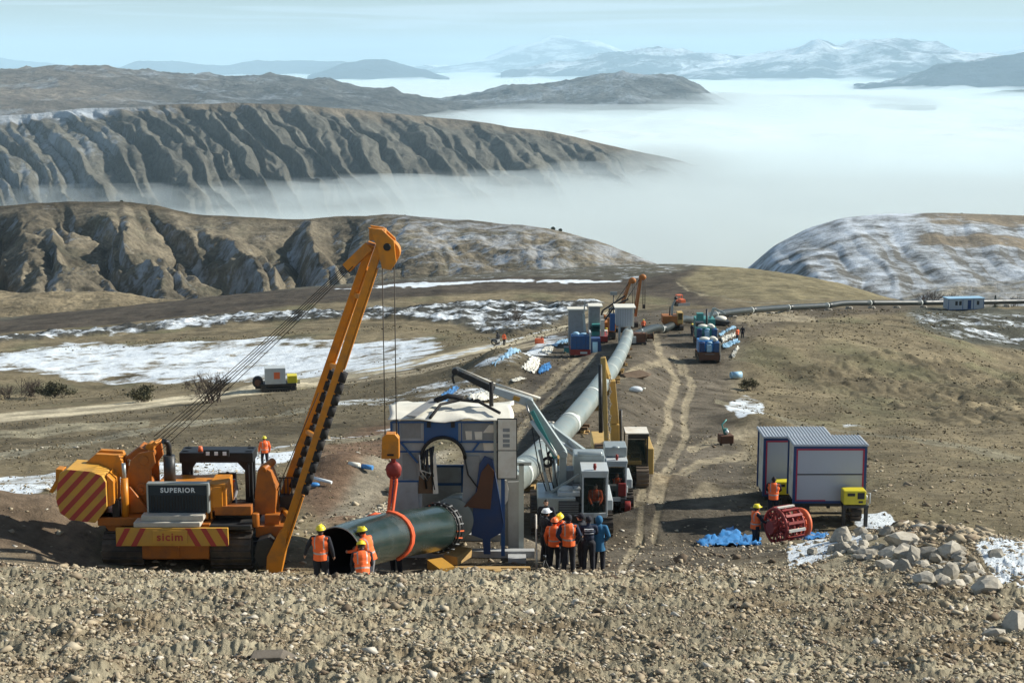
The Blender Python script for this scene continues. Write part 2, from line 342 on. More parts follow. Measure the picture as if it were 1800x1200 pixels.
snowz(gpoly, .50, 3)
snowz([(430, 792), (560, 770), (700, 742), (700, 750), (560, 779), (440, 800)], .52, 2); snowz([(120, 660), (200, 655), (330, 662), (250, 668)], .5, 3)
snowz([(560, 510), (700, 500), (900, 492), (1060, 491), (1110, 494), (1060, 497), (900, 497), (700, 506)], .66, 2)
snowz([(300, 522), (600, 492), (900, 470), (1180, 455), (1260, 466), (1130, 486), (900, 488), (600, 501)], .42, 4)
snowz([(1580, 548), (1800, 552), (1900, 556), (1900, 630), (1690, 592), (1600, 565)], .46, 5)
snowz([(1270, 712), (1310, 692), (1350, 710), (1345, 745), (1295, 752)], .56, 2)
snowz([(1375, 968), (1440, 948), (1500, 950), (1520, 995), (1385, 1006)], .85, 3)
snowz([(1495, 908), (1560, 908), (1660, 948), (1665, 975), (1560, 950)], .9, 3)
snowz([(1695, 1000), (1740, 974), (1790, 964), (1950, 955), (1950, 1065), (1790, 1052), (1745, 1028)], .95, 4)
snowz([(1480, 742), (1560, 740), (1560, 752), (1480, 752)], .47, 2)
snowz([(900, 640), (960, 590), (1000, 590), (940, 650)], .52, 2)
snow = snow - .25 * sst(720, 900, YY)
gm = land_mat('soil_and_grass', (25, 3.2, .45), .34, (.85, .55), .16, bumpdist=.22)
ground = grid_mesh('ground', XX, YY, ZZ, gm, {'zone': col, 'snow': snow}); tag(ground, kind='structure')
ZZ_final = ZZ; ZZ = SM

# ------------------------------------------------------------------ hills, ridges and mountains
MM_ = [None]
def hill(name, crest, Yc, Yb, pyb, zfun=None, colfun=None, snowfun=None, mat=None, cols=500, rows=160, back=1.9, shape=.75, rough=0., pxr=None):
    cx = [c[0] for c in crest]; px = np.linspace(cx[0], cx[-1], cols)
    cy = np.interp(px, cx, [c[1] for c in crest]); 
    k = max(1, cols // 110) if mat is not MM_[0] else 1; cy = np.convolve(np.pad(cy, k * 2, mode='edge'), np.ones(4 * k + 1) / (4 * k + 1), 'valid') if cols > 60 else cy
    yc = np.interp(px, [q[0] for q in Yc], [q[1] for q in Yc]) if isinstance(Yc, list) else np.full(cols, float(Yc))
    yb = np.interp(px, [q[0] for q in Yb], [q[1] for q in Yb]) if isinstance(Yb, list) else np.full(cols, float(Yb))
    t = np.concatenate([np.linspace(0, 1, rows), np.linspace(1, back, rows // 3 + 1)[1:]])
    T = t[:, None] + 0 * px[None]; PXg = px[None] + 0 * T
    Yg = yb + (yc - yb) * T
    zc = slope(cy) * yc; pb = np.interp(px, [q[0] for q in pyb], [q[1] for q in pyb]) if isinstance(pyb, list) else np.full(cols, float(pyb))
    zb = np.minimum(slope(pb) * yb, zc - 12)
    prof = np.where(T < 1, 1 - (1 - np.clip(T, 0, 1)) ** (1 / shape) , 1 - ((T - 1) / (back - 1)) ** 1.5)
    Zg = np.where(T < 1, zb + (zc - zb) * prof, zc * (Yg / yc) - np.maximum(zc - zb, 15) * (np.clip(T - 1, 0, 9) / (back - 1)) ** 1.5)
    az = azim(px, cy)[None]
    Xg = az * Yg
    if rough:
        Zg = Zg + rough * fbm(Xg / (rough * 6), Yg / (rough * 6), 5, 7)
    if zfun is not None:
        dX, dY, dZ = zfun(PXg, T, Xg, Yg, Zg); Xg = Xg + dX; Yg = Yg + dY; Zg = Zg + dZ
    colr = colfun(PXg, T, Xg, Yg, Zg) if colfun else np.zeros(T.shape + (3,)) + .15
    # slope dependent information for snow
    gx = np.gradient(Zg, axis=1) / (np.gradient(Xg, axis=1) + 1e-6)
    sn = snowfun(PXg, T, Xg, Yg, Zg, gx) if snowfun else np.zeros(T.shape)
    o = grid_mesh(name, Xg, Yg, Zg, mat, {'zone': colr, 'snow': sn}); tag(o, kind='structure'); return o
def spurs(s, sharp=1.0):         # asymmetric spur profile, 1 on the crest of a spur, 0 in the gully
    f = s - np.floor(s); r = np.where(f < .42, f / .42, (1 - f) / .58) ** sharp; return r - .22 * sst(.7, 1, r) * (r - .7)
hm = land_mat('hill_scrub', (60, 12, 2.2), .40, (.9, 6), .06, bumpdist=2.5, snowcol=(.46, .50, .54), soft=(.90, 1.16))
def nearhill_z(px, t, X, Y, Z):
    e = np.sin(np.clip(t, 0, 1) * np.pi) ** .85 * (t < 1.0) + 0
    amt = np.interp(px, [-100, 500, 600, 680, 800, 1300], [1, .9, .62, .16, .05, .02])
    s = (px - 150 * (1 - t) + 34 * fbm(px / 190, t * 1.6, 3, 3) * 2)
    s = s + 60 * fbm(X / 80, Y / 110, 4, 33)
    q = s / 165 + .30 + .5 * perlin(px / 260, t * 0, 8)
    sp = spurs(q, .9); sp2 = spurs(s / 61 + .9 * perlin(px / 80, t * 2, 4), 1)
    am = .55 + .9 * np.abs(perlin(np.floor(q) * 7.31, t * 0 + .37, 6))
    d = -(1 - sp) * 25 * e * amt * am - (1 - sp2) * 6.5 * e * (amt * .8 + .12) + ridged(X / 16, Y / 20, 4, 43) * 1.8 * e * (.3 + amt) + fbm(X / 30, Y / 30, 5, 12) * 5 * (.25 + e)
    return 0, -(sp) * 14 * e * amt, d
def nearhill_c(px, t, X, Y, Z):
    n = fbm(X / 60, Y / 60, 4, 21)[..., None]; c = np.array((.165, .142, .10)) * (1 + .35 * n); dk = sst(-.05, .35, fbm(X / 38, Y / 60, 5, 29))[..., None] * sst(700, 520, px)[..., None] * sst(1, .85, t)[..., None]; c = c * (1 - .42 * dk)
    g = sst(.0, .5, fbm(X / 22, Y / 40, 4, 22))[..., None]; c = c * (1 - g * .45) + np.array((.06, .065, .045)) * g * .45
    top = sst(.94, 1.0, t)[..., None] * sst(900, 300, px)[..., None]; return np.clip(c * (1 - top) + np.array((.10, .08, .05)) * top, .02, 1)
def nearhill_s(px, t, X, Y, Z, gx):
    return .29 + .12 * sst(.10, .6, gx) * sst(-100, 200, px) * np.where(t < .9, 1, .3) + .17 * sst(600, 760, px) * sst(.1, .6, t) + .06 * sst(0, .5, gx)
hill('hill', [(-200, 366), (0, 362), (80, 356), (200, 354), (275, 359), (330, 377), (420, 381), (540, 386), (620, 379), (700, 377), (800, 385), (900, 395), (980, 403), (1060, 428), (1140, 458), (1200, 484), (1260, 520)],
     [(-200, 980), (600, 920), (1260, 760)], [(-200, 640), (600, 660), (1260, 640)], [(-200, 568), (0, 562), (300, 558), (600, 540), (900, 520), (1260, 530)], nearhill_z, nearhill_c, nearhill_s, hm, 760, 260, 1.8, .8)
def lowz(px, t, X, Y, Z): return 0, 0, fbm(X / 25, Y / 25, 5, 16) * 3.2
def lowc(px, t, X, Y, Z):
    n = fbm(X / 30, Y / 60, 4, 23)[..., None]; return np.clip(np.array((.205, .168, .105)) * (1 + .3 * n), .02, 1)
hill('hill', [(-200, 505), (0, 512), (90, 513), (200, 514), (290, 524), (340, 536), (420, 556), (520, 585)], 640, 560, 590, lowz, lowc, lambda *a: np.full(a[1].shape, .22), hm, 300, 90, 1.9, .7)
# snowy hill on the right and the pale field at its foot
def rz(px, t, X, Y, Z):
    s = px / 120 + t * 1.3 + .5 * fbm(px / 200, t * 2, 3, 5); e = np.sin(np.clip(t, 0, 1) * np.pi) ** .7
    return 0, 0, (-(1 - spurs(s)) * 4.5 - 1.5 * (1 - spurs(s * 2.7))) * e + fbm(X / 70, Y / 70, 5, 13) * 3.2 * e
def rc(px, t, X, Y, Z):
    c = np.array((.12, .115, .10)) * (1 + .3 * fbm(X / 90, Y / 90, 4, 24)[..., None])
    f = np.maximum(sst(.84, .88, t) * sst(1590, 1680, px), sst(.60, .63, t) * sst(.76, .72, t) * sst(1600, 1640, px))[..., None]; return np.clip(c * (1 - f) + np.array((.22, .18, .125)) * f, .02, 1)
def rs_(px, t, X, Y, Z, gx):
    f = np.maximum(sst(.84, .88, t) * sst(1590, 1680, px), sst(.60, .63, t) * sst(.76, .72, t) * sst(1600, 1640, px))
    return (.505 + .05 * sst(.5, .9, t) - .06 * sst(.35, .05, t) - .10 * sst(0.05, -.3, gx)) * (1 - f) + .34 * f
hill('hill', [(1240, 530), (1290, 492), (1325, 462), (1360, 432), (1420, 401), (1480, 383), (1550, 376), (1650, 374), (1750, 377), (1800, 379), (2000, 386)],
     1500, 1050, [(1240, 560), (2000, 560)], rz, rc, rs_, land_mat('snowy_hill', (90, 20, 4), .3, (.8, 9), .035, (.62, .68, .74), 3, (.90, 1.14)), 420, 190, 1.9, .8)
hill('hill', [(1540, 548), (1590, 520), (1650, 505), (1720, 498), (1800, 493), (2000, 488)], 860, 700, 575, lowz,
     lambda px, t, X, Y, Z: np.clip(np.array((.27, .25, .20)) * (1 + .2 * fbm(X / 50, Y / 90, 3, 5)[..., None]), 0, 1), lambda *a: np.full(a[1].shape, .46), hm, 200, 70, 1.9, .7)
# the long eroded ridge standing in the fog
RM = land_mat('eroded_ridge', (300, 60, 12), .34, (1, 22), .008, (.48, .53, .58), 14, (.90, 1.16))
SPX = [-220, -150, -90, -30, 30, 95, 165, 235, 300, 352, 392, 432, 476, 522, 560, 606, 668, 740, 812, 880, 950, 1030, 1110, 1250, 1400]
def ridge_z(px, t, X, Y, Z):
    tt = np.clip(t, 0, 1)
    s = px + 62 * (tt - .35) * 1.0 * -1 * -1 + 10 * fbm(px / 60, tt * 2.5, 3, 9)
    s = px - 170 * (1 - tt) + 70 + 16 * fbm(px / 90, tt * 2.5, 3, 9)
    s = s + 26 * fbm(X / 190, Y / 260, 4, 34)
    idx = np.interp(s, SPX, np.arange(len(SPX)))
    am = .30 + 1.25 * np.abs(perlin(np.floor(idx) * 5.17, t * 0 + .41, 6)) * 1.3
    sp = spurs(idx, .9); sp2 = spurs(idx * 2.3 + .9 * fbm(px / 60, tt * 3, 3, 2), 1); sp3 = spurs(idx * .43 + .5 * perlin(px / 300, tt, 12), 1)
    e = sst(1.0, .86, tt) * sst(-.1, .2, tt) * (t < 1)
    e = np.where(t < 1, (1 - tt) ** .28 * 1.0, 0)
    amt = np.interp(px, [-200, 230, 330, 900, 1050, 1300], [.55, .75, 1, .9, .6, .4])
    return 0, -sp * 60 * e * amt, -(1 - sp) * 40 * e * amt * am - (1 - sp2) * 17 * e - (1 - sp3) * 34 * e * amt + fbm(X / 150, Y / 150, 6, 14) * 15 * (.3 + e) + ridged(X / 60, Y / 90, 4, 44) * 5 * e
def ridge_c(px, t, X, Y, Z):
    n = fbm(X / 250, Y / 250, 4, 25)[..., None]; c = np.array((.125, .12, .098)) * (1 + .4 * n)
    top = sst(.88, 1.0, t)[..., None]; c = c * (1 - top * .5) + np.array((.17, .13, .085)) * top * .5
    return np.clip(c, .03, 1)
def ridge_s(px, t, X, Y, Z, gx):
    lf = sst(330, 130, px)
    return .24 + lf * (.13 + .07 * sst(0, .5, gx)) - .08 * sst(.35, .0, t) * lf + .05 * sst(.1, .6, gx) + .16 * sst(.90, .97, t) * sst(620, 200, px)
hill('ridge', [(-260, 215), (0, 203), (100, 196), (180, 190), (260, 188), (330, 182), (430, 180), (560, 187), (650, 195), (740, 205), (830, 212), (900, 225), (960, 229), (1050, 250), (1120, 267), (1190, 279), (1260, 305), (1330, 340)],
     [(-260, 3500), (330, 3600), (1000, 4100), (1330, 4500)], [(-260, 2750), (330, 2850), (1330, 3700)], [(-260, 385), (300, 385), (1000, 370), (1330, 380)], ridge_z, ridge_c, ridge_s, RM, 900, 300, 1.6, .62)
def plat_z(px, t, X, Y, Z): return 0, 0, ridged(X / 600, Y / 800, 6, 17) * 62 * (.4 + .6 * np.clip(t, 0, 1)) * sst(1.0, .97, np.abs(t - 0) * .5) - 8
def plat_c(px, t, X, Y, Z):
    n = fbm(X / 700, Y / 900, 5, 27)[..., None]; l = sst(500, 100, px)[..., None]
    return np.clip((np.array((.10, .10, .092)) * (1 - l) + np.array((.155, .13, .10)) * l) * (1 + .45 * n), .03, 1)
PM = land_mat('far_plateau', (900, 200, 50), .34, (1, 110), .003, (.5, .56, .62), 55, (.88, 1.16))
hill('hill', [(-260, 136), (0, 133), (100, 129), (200, 133), (330, 143), (480, 145), (560, 152), (680, 168), (740, 181), (800, 196), (900, 215)], [(-260, 7600), (900, 8200)], [(-260, 4200), (900, 5200)],
     [(-260, 245), (300, 240), (700, 262), (900, 275)], plat_z, plat_c, lambda px, t, X, Y, Z, gx: .33 + .14 * sst(.3, .05, t) * sst(500, 200, px) + .08 * sst(.02, .2, gx), PM, 420, 190, 1.5, .8)
hill('hill', [(560, 215), (650, 195), (740, 181), (850, 166), (960, 151), (1020, 142), (1060, 137), (1090, 133), (1150, 141), (1195, 141), (1225, 153), (1260, 175), (1300, 200), (1340, 225)], 9000, [(560, 6800), (1340, 7600)],
     [(560, 240), (1340, 225)], plat_z, plat_c, lambda px, t, X, Y, Z, gx: .37 + .08 * sst(.02, .2, gx), PM, 420, 150, 1.5, .8)
MM = land_mat('mountain_rock', (3000, 700, 180), .25, (1, 500), .0007, (.85, .9, .95), 150, (.97, 1.12))
MM_[0] = MM
def mz(k, amp):
    def f(px, t, X, Y, Z):
        e = np.sin(np.clip(t * .5, 0, 1) * np.pi) ** .7
        return 0, 0, (ridged(X / (k * 3), Y / (k * 3), 6, 19) - .25) * amp * 1.7 * e
    return f
def mrange(crest, Y, dY, amp, snowv, c=(.035, .048, .07)):
    hill('mountain', crest, Y, Y - dY, 112 + F * 300 / (Y - dY), mz(Y * .035, amp), lambda px, t, X, YY, Z: np.zeros(t.shape + (3,)) + np.array(c) * (1 + .3 * fbm(X / (Y * .03), YY / (Y * .03), 3, 3)[..., None]),
         lambda px, t, X, YY, Z, gx: snowv - .02 + .10 * sst(.2, 1, t) + .08 * sst(-.2, .3, gx), MM, 320, 70, 1.7, .9)
mrange([(1500, 163), (1560, 152), (1620, 136), (1660, 124), (1700, 113), (1760, 103), (1800, 100), (1980, 92)], 17500, 2500, 90, .30)
mrange([(1150, 138), (1210, 130), (1290, 119), (1360, 108), (1400, 100), (1430, 82), (1450, 82), (1470, 93), (1520, 84), (1570, 74), (1620, 83), (1690, 100), (1760, 106), (1850, 108), (2000, 108)], 28000, 5000, 160, .44)
mrange([(880, 136), (940, 129), (1000, 118), (1060, 106), (1130, 93), (1190, 99), (1260, 106), (1330, 116), (1400, 132)], 30000, 4000, 150, .40)
mrange([(640, 128), (760, 108), (850, 102), (930, 83), (990, 74), (1040, 81), (1100, 98), (1200, 105), (1350, 108), (1480, 116), (1560, 125)], 46000, 5000, 200, .48)
mrange([(540, 134), (600, 123), (640, 112), (680, 107), (740, 118), (790, 130)], 27000, 2600, 90, .25)
mrange([(160, 134), (240, 118), (400, 113), (440, 107), (490, 102), (550, 108), (600, 118), (680, 131)], 36000, 3500, 120, .28)
mrange([(-200, 118), (0, 109), (60, 112), (130, 117), (220, 122), (300, 130)], 44000, 3500, 100, .25)
mrange([(1680, 112), (1740, 96), (1800, 83), (1900, 76), (2000, 80)], 52000, 5000, 150, .4)
mrange([(1380, 252), (1430, 246), (1470, 242), (1560, 243), (1640, 247), (1710, 254), (1760, 262)], 5900, 420, 6, .2, (.12, .12, .10))
mrange([(1220, 196), (1300, 191), (1420, 186), (1560, 184), (1680, 188), (1800, 192)], 9600, 500, 6, .2, (.12, .12, .10))
mrange([(1680, 175), (1720, 166), (1760, 161), (1830, 160), (1950, 163)], 13500, 900, 25, .2, (.12, .12, .10))

# ------------------------------------------------------------------ the sea of fog: a white deck of cloud under a softly fading layer
FZ = -266.0
fy = np.exp(np.linspace(math.log(1500), math.log(62000), 330)); fa = np.linspace(-.62, .62, 420)
FY = np.repeat(fy[:, None], len(fa), 1); FX = fa[None] * FY
def wave(X, Y, s=1.0):
    return s * (1 + .9 * sst(3500, 9000, Y)) * (fbm(X / 1100, Y / 1700, 4, 101) * 34 + ridged(X / 420, Y / 800, 4, 105) * 9 * sst(-.3, .4, fbm(X / 2000, Y / 3000, 2, 108)) + fbm(X / 160, Y / 300, 3, 107) * 5)
DZ = FZ - 16 - 174 * (1 - sst(1900, 5600, FY)) + wave(FX, FY, .9) + ridged(FX / 600, FY / 1000, 5, 131) * 24 * sst(3500, 6000, FY)
fd, n_, l_, b_ = mat_new('fog_deck')
b_.inputs['Base Color'].default_value = (.70, .775, .77, 1); b_.inputs['Roughness'].default_value = 1; b_.inputs['Specular IOR Level'].default_value = 0
fdk = grid_mesh('fog_deck', FX, FY, DZ, fd); tag(fdk, 'dense white sea of fog filling the valley', 'fog', kind='stuff')
def vol_mat(name, dens, colr, an=0.0):
    m = bpy.data.materials.new(name); m.use_nodes = True; n = m.node_tree.nodes; n.clear()
    v = n.new('ShaderNodeVolumePrincipled'); v.inputs['Density'].default_value = dens; v.inputs['Color'].default_value = (*colr, 1); v.inputs['Anisotropy'].default_value = an
    o = n.new('ShaderNodeOutputMaterial'); m.node_tree.links.new(v.outputs[0], o.inputs['Volume']); return m
def slab(name, top_fn, bot, dens, colr, y0, y1, nr, na, amax=.6):
    ys = np.exp(np.linspace(math.log(y0), math.log(y1), nr)); aa = np.linspace(-amax, amax, na)
    Yg = np.repeat(ys[:, None], na, 1); Xg = aa[None] * Yg; T_ = top_fn(Xg, Yg)
    v = np.concatenate([np.stack([Xg, Yg, T_], -1).reshape(-1, 3), np.stack([Xg, Yg, np.full_like(Xg, bot)], -1).reshape(-1, 3)])
    q = []; n0 = nr * na
    for i in range(nr - 1):
        for j in range(na - 1):
            a = i * na + j; q.append((a, a + 1, a + na + 1, a + na)); q.append((n0 + a, n0 + a + na, n0 + a + na + 1, n0 + a + 1))
    for i in range(nr - 1):
        a = i * na; q.append((a, a + na, n0 + a + na, n0 + a)); a = i * na + na - 1; q.append((a, n0 + a, n0 + a + na, a + na))
    for j in range(na - 1):
        q.append((j, n0 + j, n0 + j + 1, j + 1)); a = (nr - 1) * na + j; q.append((a, a + 1, n0 + a + 1, n0 + a))
    me = bpy.data.meshes.new(name); me.from_pydata([tuple(p) for p in v], [], q); me.materials.append(vol_mat(name + '_air', dens, colr))
    o = bpy.data.objects.new(name, me); C.objects.link(o); return o
tag(slab('fog', lambda X, Y: FZ + wave(X, Y, .9), -420, .0048, (.84, .92, .93), 1500, 61000, 130, 150), 'thin mist lying over the fog bank', 'fog', kind='stuff')
tag(slab('fog', lambda X, Y: FZ + 30 + wave(X * 1.3 + 900, Y * 1.2, 1.5), -418, .0016, (.84, .92, .93), 1450, 60500, 120, 140), 'wispy mist rising off the fog bank', 'fog', kind='stuff')
# banks of mist drifting against the hills
mm_ = vol_mat('wisp_air', .0021, (.84, .92, .93))
for (px, py, Y, rx, ry, rz) in ((1235, 190, 8600, 900, 900, 62), (1130, 205, 7800, 1100, 700, 48), (960, 214, 7400, 900, 600, 42), (1330, 182, 9800, 1300, 800, 46), (760, 222, 6900, 700, 500, 36), (1180, 282, 4500, 330, 260, 26), (1080, 300, 4200, 300, 220, 22), (880, 322, 3550, 260, 160, 20),
                                (640, 332, 3250, 300, 150, 22), (420, 342, 3100, 280, 130, 22), (180, 346, 3000, 300, 120, 20), (1480, 215, 9200, 1600, 700, 34), (1650, 232, 7600, 1300, 600, 30), (1350, 265, 6200, 900, 500, 26), (1600, 290, 5200, 900, 400, 20), (1420, 330, 4100, 600, 300, 16), (1720, 190, 12500, 1800, 900, 60)):
    p = P(px, py, Y); m_ = bpy.data.meshes.new('mist_bank'); bm = bmesh.new(); bmesh.ops.create_uvsphere(bm, u_segments=40, v_segments=20, radius=1)
    for v in bm.verts:
        q = v.co; k_ = 1 + .32 * float(fbm(q.x * 1.7 + px * .01, q.y * 1.7 + q.z, 3, 140)) + .10 * float(perlin(q.x * 6 + px, q.y * 6, 141)); v.co = Vector((q.x * rx * k_, q.y * ry * k_, q.z * rz * k_ * (1.25 if q.z > 0 else 1)))
    bm.to_mesh(m_); bm.free(); m_.materials.append(mm_); o = bpy.data.objects.new('mist_bank', m_); C.objects.link(o); o.location = p; tag(o, 'wisp of mist drifting over the fog against the hills', 'mist', kind='stuff')
# even haze round everything
hz = bpy.data.meshes.new('haze'); bm = bmesh.new(); bmesh.ops.create_cube(bm, size=1)
for v in bm.verts: v.co = Vector((v.co.x * 110000, v.co.y * 75000 + 34000, (v.co.z + .5) * (900 + 425) - 425))
bm.to_mesh(hz); bm.free(); hz.materials.append(vol_mat('haze_air', 3.7e-5, (.60, .84, 1.0)))
ho = bpy.data.objects.new('haze', hz); C.objects.link(ho); tag(ho, kind='stuff')
# ------------------------------------------------------------------ mesh builder
class MB:
    def __init__(s): s.v = []; s.f = []; s.m = []; s.s = []
    def add(s, vs, fs, mi=0, sm=False):
        n = len(s.v); s.v += [Vector(v) for v in vs]; s.f += [tuple(i + n for i in f) for f in fs]; s.m += [mi] * len(fs); s.s += [sm] * len(fs); return s
    def box(s, c, d, rot=None, mi=0, top=(1, 1)):
        x, y, z = d[0] / 2, d[1] / 2, d[2] / 2; c = Vector(c)
        vs = [Vector((sx * x * (top[0] if sz > 0 else 1), sy * y * (top[1] if sz > 0 else 1), sz * z)) for sz in (-1, 1) for sx, sy in ((-1, -1), (1, -1), (1, 1), (-1, 1))]
        if rot is not None: M = Euler(rot).to_matrix(); vs = [M @ v for v in vs]
        return s.add([v + c for v in vs], [(3, 2, 1, 0), (4, 5, 6, 7), (0, 1, 5, 4), (1, 2, 6, 5), (2, 3, 7, 6), (3, 0, 4, 7)], mi)
    def bb(s, x0, x1, y0, y1, z0, z1, mi=0): return s.box(((x0 + x1) / 2, (y0 + y1) / 2, (z0 + z1) / 2), (x1 - x0, y1 - y0, z1 - z0), None, mi)
    def beam(s, a, b, w=.1, h=None, mi=0, up=(0, 0, 1), w1=None, h1=None):
        a, b = Vector(a), Vector(b); h = h or w; w1 = w1 or w; h1 = h1 or h; d = (b - a).normalized(); u = Vector(up)
        if abs(d.dot(u)) > .97: u = Vector((0, 1, 0))
        r = d.cross(u).normalized(); u = r.cross(d)
        vs = []
        for p, ww, hh in ((a, w, h), (b, w1, h1)):
            vs += [p - r * ww / 2 - u * hh / 2, p + r * ww / 2 - u * hh / 2, p + r * ww / 2 + u * hh / 2, p - r * ww / 2 + u * hh / 2]
        return s.add(vs, [(0, 1, 2, 3), (7, 6, 5, 4), (0, 4, 5, 1), (1, 5, 6, 2), (2, 6, 7, 3), (3, 7, 4, 0)], mi)
    def tube(s, pts, r, seg=10, mi=0, cap=True, sm=True):
        pts = [Vector(p) for p in pts]; n = len(pts); rs = r if isinstance(r, (list, tuple)) else [r] * n
        vs = []; prev = None
        for i, p in enumerate(pts):
            d = (pts[min(i + 1, n - 1)] - pts[max(i - 1, 0)]).normalized()
            if prev is None:
                u = Vector((0, 0, 1)) if abs(d.z) < .9 else Vector((0, 1, 0)); a = d.cross(u).normalized()
            else: a = (prev - d * prev.dot(d)).normalized()
            prev = a; b = d.cross(a)
            vs += [p + (a * math.cos(t) + b * math.sin(t)) * rs[i] for t in [2 * math.pi * k / seg for k in range(seg)]]
        s.add(vs, [(i * seg + k, i * seg + (k + 1) % seg, (i + 1) * seg + (k + 1) % seg, (i + 1) * seg + k) for i in range(n - 1) for k in range(seg)], mi, sm)
        if cap:
            s.add(vs[:seg], [tuple(range(seg))[::-1]], mi); s.add(vs[-seg:], [tuple(range(seg))], mi)
        return s
    def cyl(s, a, b, r, r2=None, seg=16, mi=0, cap=True): return s.tube([a, b], [r, r if r2 is None else r2], seg, mi, cap)
    def prism(s, poly, y0, y1, mi=0, axis='y', mside=None):
        n = len(poly)
        f = {'y': lambda p, t: (p[0], t, p[1]), 'x': lambda p, t: (t, p[0], p[1]), 'z': lambda p, t: (p[0], p[1], t)}[axis]
        s.add([f(p, y0) for p in poly] + [f(p, y1) for p in poly], [tuple(range(n)), tuple(range(2 * n - 1, n - 1, -1))], mi)
        return s.add([f(p, y0) for p in poly] + [f(p, y1) for p in poly], [(i, i + n, (i + 1) % n + n, (i + 1) % n) for i in range(n)], mi if mside is None else mside)
    def ball(s, c, r, sc=(1, 1, 1), mi=0, su=12, sv=8, rot=None):
        c = Vector(c); vs = []; M = Euler(rot).to_matrix() if rot else Matrix.Identity(3)
        for i in range(sv + 1):
            t = math.pi * i / sv
            for k in range(su):
                p = 2 * math.pi * k / su
                vs.append(c + M @ Vector((math.sin(t) * math.cos(p) * sc[0], math.sin(t) * math.sin(p) * sc[1], math.cos(t) * sc[2])) * r)
        return s.add(vs, [(i * su + k, (i + 1) * su + k, (i + 1) * su + (k + 1) % su, i * su + (k + 1) % su) for i in range(sv) for k in range(su)], mi, True)
    def torus(s, c, ax, R_, r, seg=28, sg=8, mi=0):
        ax = Vector(ax).normalized(); u = Vector((0, 0, 1)) if abs(ax.z) < .9 else Vector((1, 0, 0)); a = ax.cross(u).normalized(); b = ax.cross(a); c = Vector(c)
        vs = [c + (a * math.cos(t) + b * math.sin(t)) * (R_ + r * math.cos(q)) + ax * r * math.sin(q) for t in [2 * math.pi * i / seg for i in range(seg)] for q in [2 * math.pi * j / sg for j in range(sg)]]
        return s.add(vs, [(i * sg + j, ((i + 1) % seg) * sg + j, ((i + 1) % seg) * sg + (j + 1) % sg, i * sg + (j + 1) % sg) for i in range(seg) for j in range(sg)], mi, True)
    def build(s, name, mats, parent=None, bevel=0, loc=None):
        me = bpy.data.meshes.new(name); me.from_pydata([tuple(v) for v in s.v], [], s.f)
        bm = bmesh.new(); bm.from_mesh(me); bmesh.ops.remove_doubles(bm, verts=bm.verts, dist=1e-5)
        bmesh.ops.recalc_face_normals(bm, faces=bm.faces); bm.to_mesh(me); bm.free()
        if len(me.polygons) == len(s.m):
            me.polygons.foreach_set('material_index', s.m); me.polygons.foreach_set('use_smooth', s.s)
        for m in (mats if isinstance(mats, (list, tuple)) else [mats]): me.materials.append(m)
        o = bpy.data.objects.new(name, me); C.objects.link(o)
        if parent is not None: o.parent = parent
        if loc is not None: o.location = loc
        if bevel:
            b = o.modifiers.new('bevel', 'BEVEL'); b.width = bevel; b.segments = 2; b.limit_method = 'ANGLE'; b.angle_limit = R(40)
        return o
def copy_tree(o, parent=None):
    c = o.copy(); C.objects.link(c)
    if parent is not None: c.parent = parent
    for ch in [q for q in bpy.data.objects if q.parent == o]: copy_tree(ch, c)
    return c
def text_part(name, txt, size, loc, rot, mat, parent, extrude=.004, spacing=1.0, bold=.0):
    cu = bpy.data.curves.new(name, 'FONT'); cu.body = txt; cu.size = size; cu.extrude = extrude; cu.align_x = 'CENTER'; cu.align_y = 'CENTER'; cu.space_character = spacing; cu.offset = bold
    o = bpy.data.objects.new(name, cu); C.objects.link(o); dg = bpy.context.evaluated_depsgraph_get()
    me = bpy.data.meshes.new_from_object(o.evaluated_get(dg)); bpy.data.objects.remove(o)
    me.materials.clear(); me.materials.append(mat); q = bpy.data.objects.new(name, me); C.objects.link(q); q.parent = parent; q.location = loc; q.rotation_euler = rot
    return q
Mt = {}
def mk(k, *a, **kw): Mt[k] = paint(k, *a, **kw); return Mt[k]
mk('machine_yellow', (.62, .225, .015), .40, 0, .62, (.20, .115, .05), 2.2, bump=.25)
mk('machine_orange', (.40, .125, .015), .48, 0, .65, (.12, .07, .04), 2.4, bump=.25)
mk('radiator_dark', (.02, .035, .048), .5, .1, .3, (.07, .065, .06), 3)
mk('old_yellow', (.52, .34, .10), .5, 0, .40, (.25, .19, .12), 1.5)
mk('dark_steel', (.035, .038, .04), .45, .3, .5, (.11, .09, .07), 3)
mk('track_steel', (.06, .052, .045), .6, .3, .75, (.20, .155, .11), 2.5, bump=.4)
mk('track_soil', (.17, .13, .095), .85, 0, .6, (.24, .19, .14), 3, bump=.5)
mk('black', (.012, .013, .015), .45, 0, .2, (.08, .07, .06), 2)
mk('rubber', (.02, .02, .021), .8, 0, .4, (.10, .085, .07), 3)
mk('machine_white', (.50, .54, .54), .4, 0, .35, (.33, .29, .23), 1.5)
mk('silver', (.38, .43, .425), .38, .35, .30, (.25, .22, .18), 2)
mk('mid_grey', (.26, .27, .27), .6, 0, .35, (.14, .12, .10), 2)
mk('panel_grey', (.40, .41, .41), .7, 0, .55, (.20, .17, .135), 1.3, bump=.8)
mk('panel_white', (.74, .71, .62), .6, 0, .55, (.42, .28, .14), 1.5, bump=.4)
mk('container_white', (.43, .46, .49), .45, 0, .14, (.40, .38, .34), .9)
mk('container_red', (.42, .03, .07), .5, 0, .2, (.15, .04, .05), 2)
mk('blue_steel', (.025, .095, .25), .5, 0, .45, (.11, .11, .12), 1.8, bump=.3)
mk('deep_blue', (.02, .055, .16), .5, 0, .3, (.09, .08, .08), 2)
mk('hazard_red', (.42, .05, .04), .5, 0, .3, (.22, .09, .05), 2)
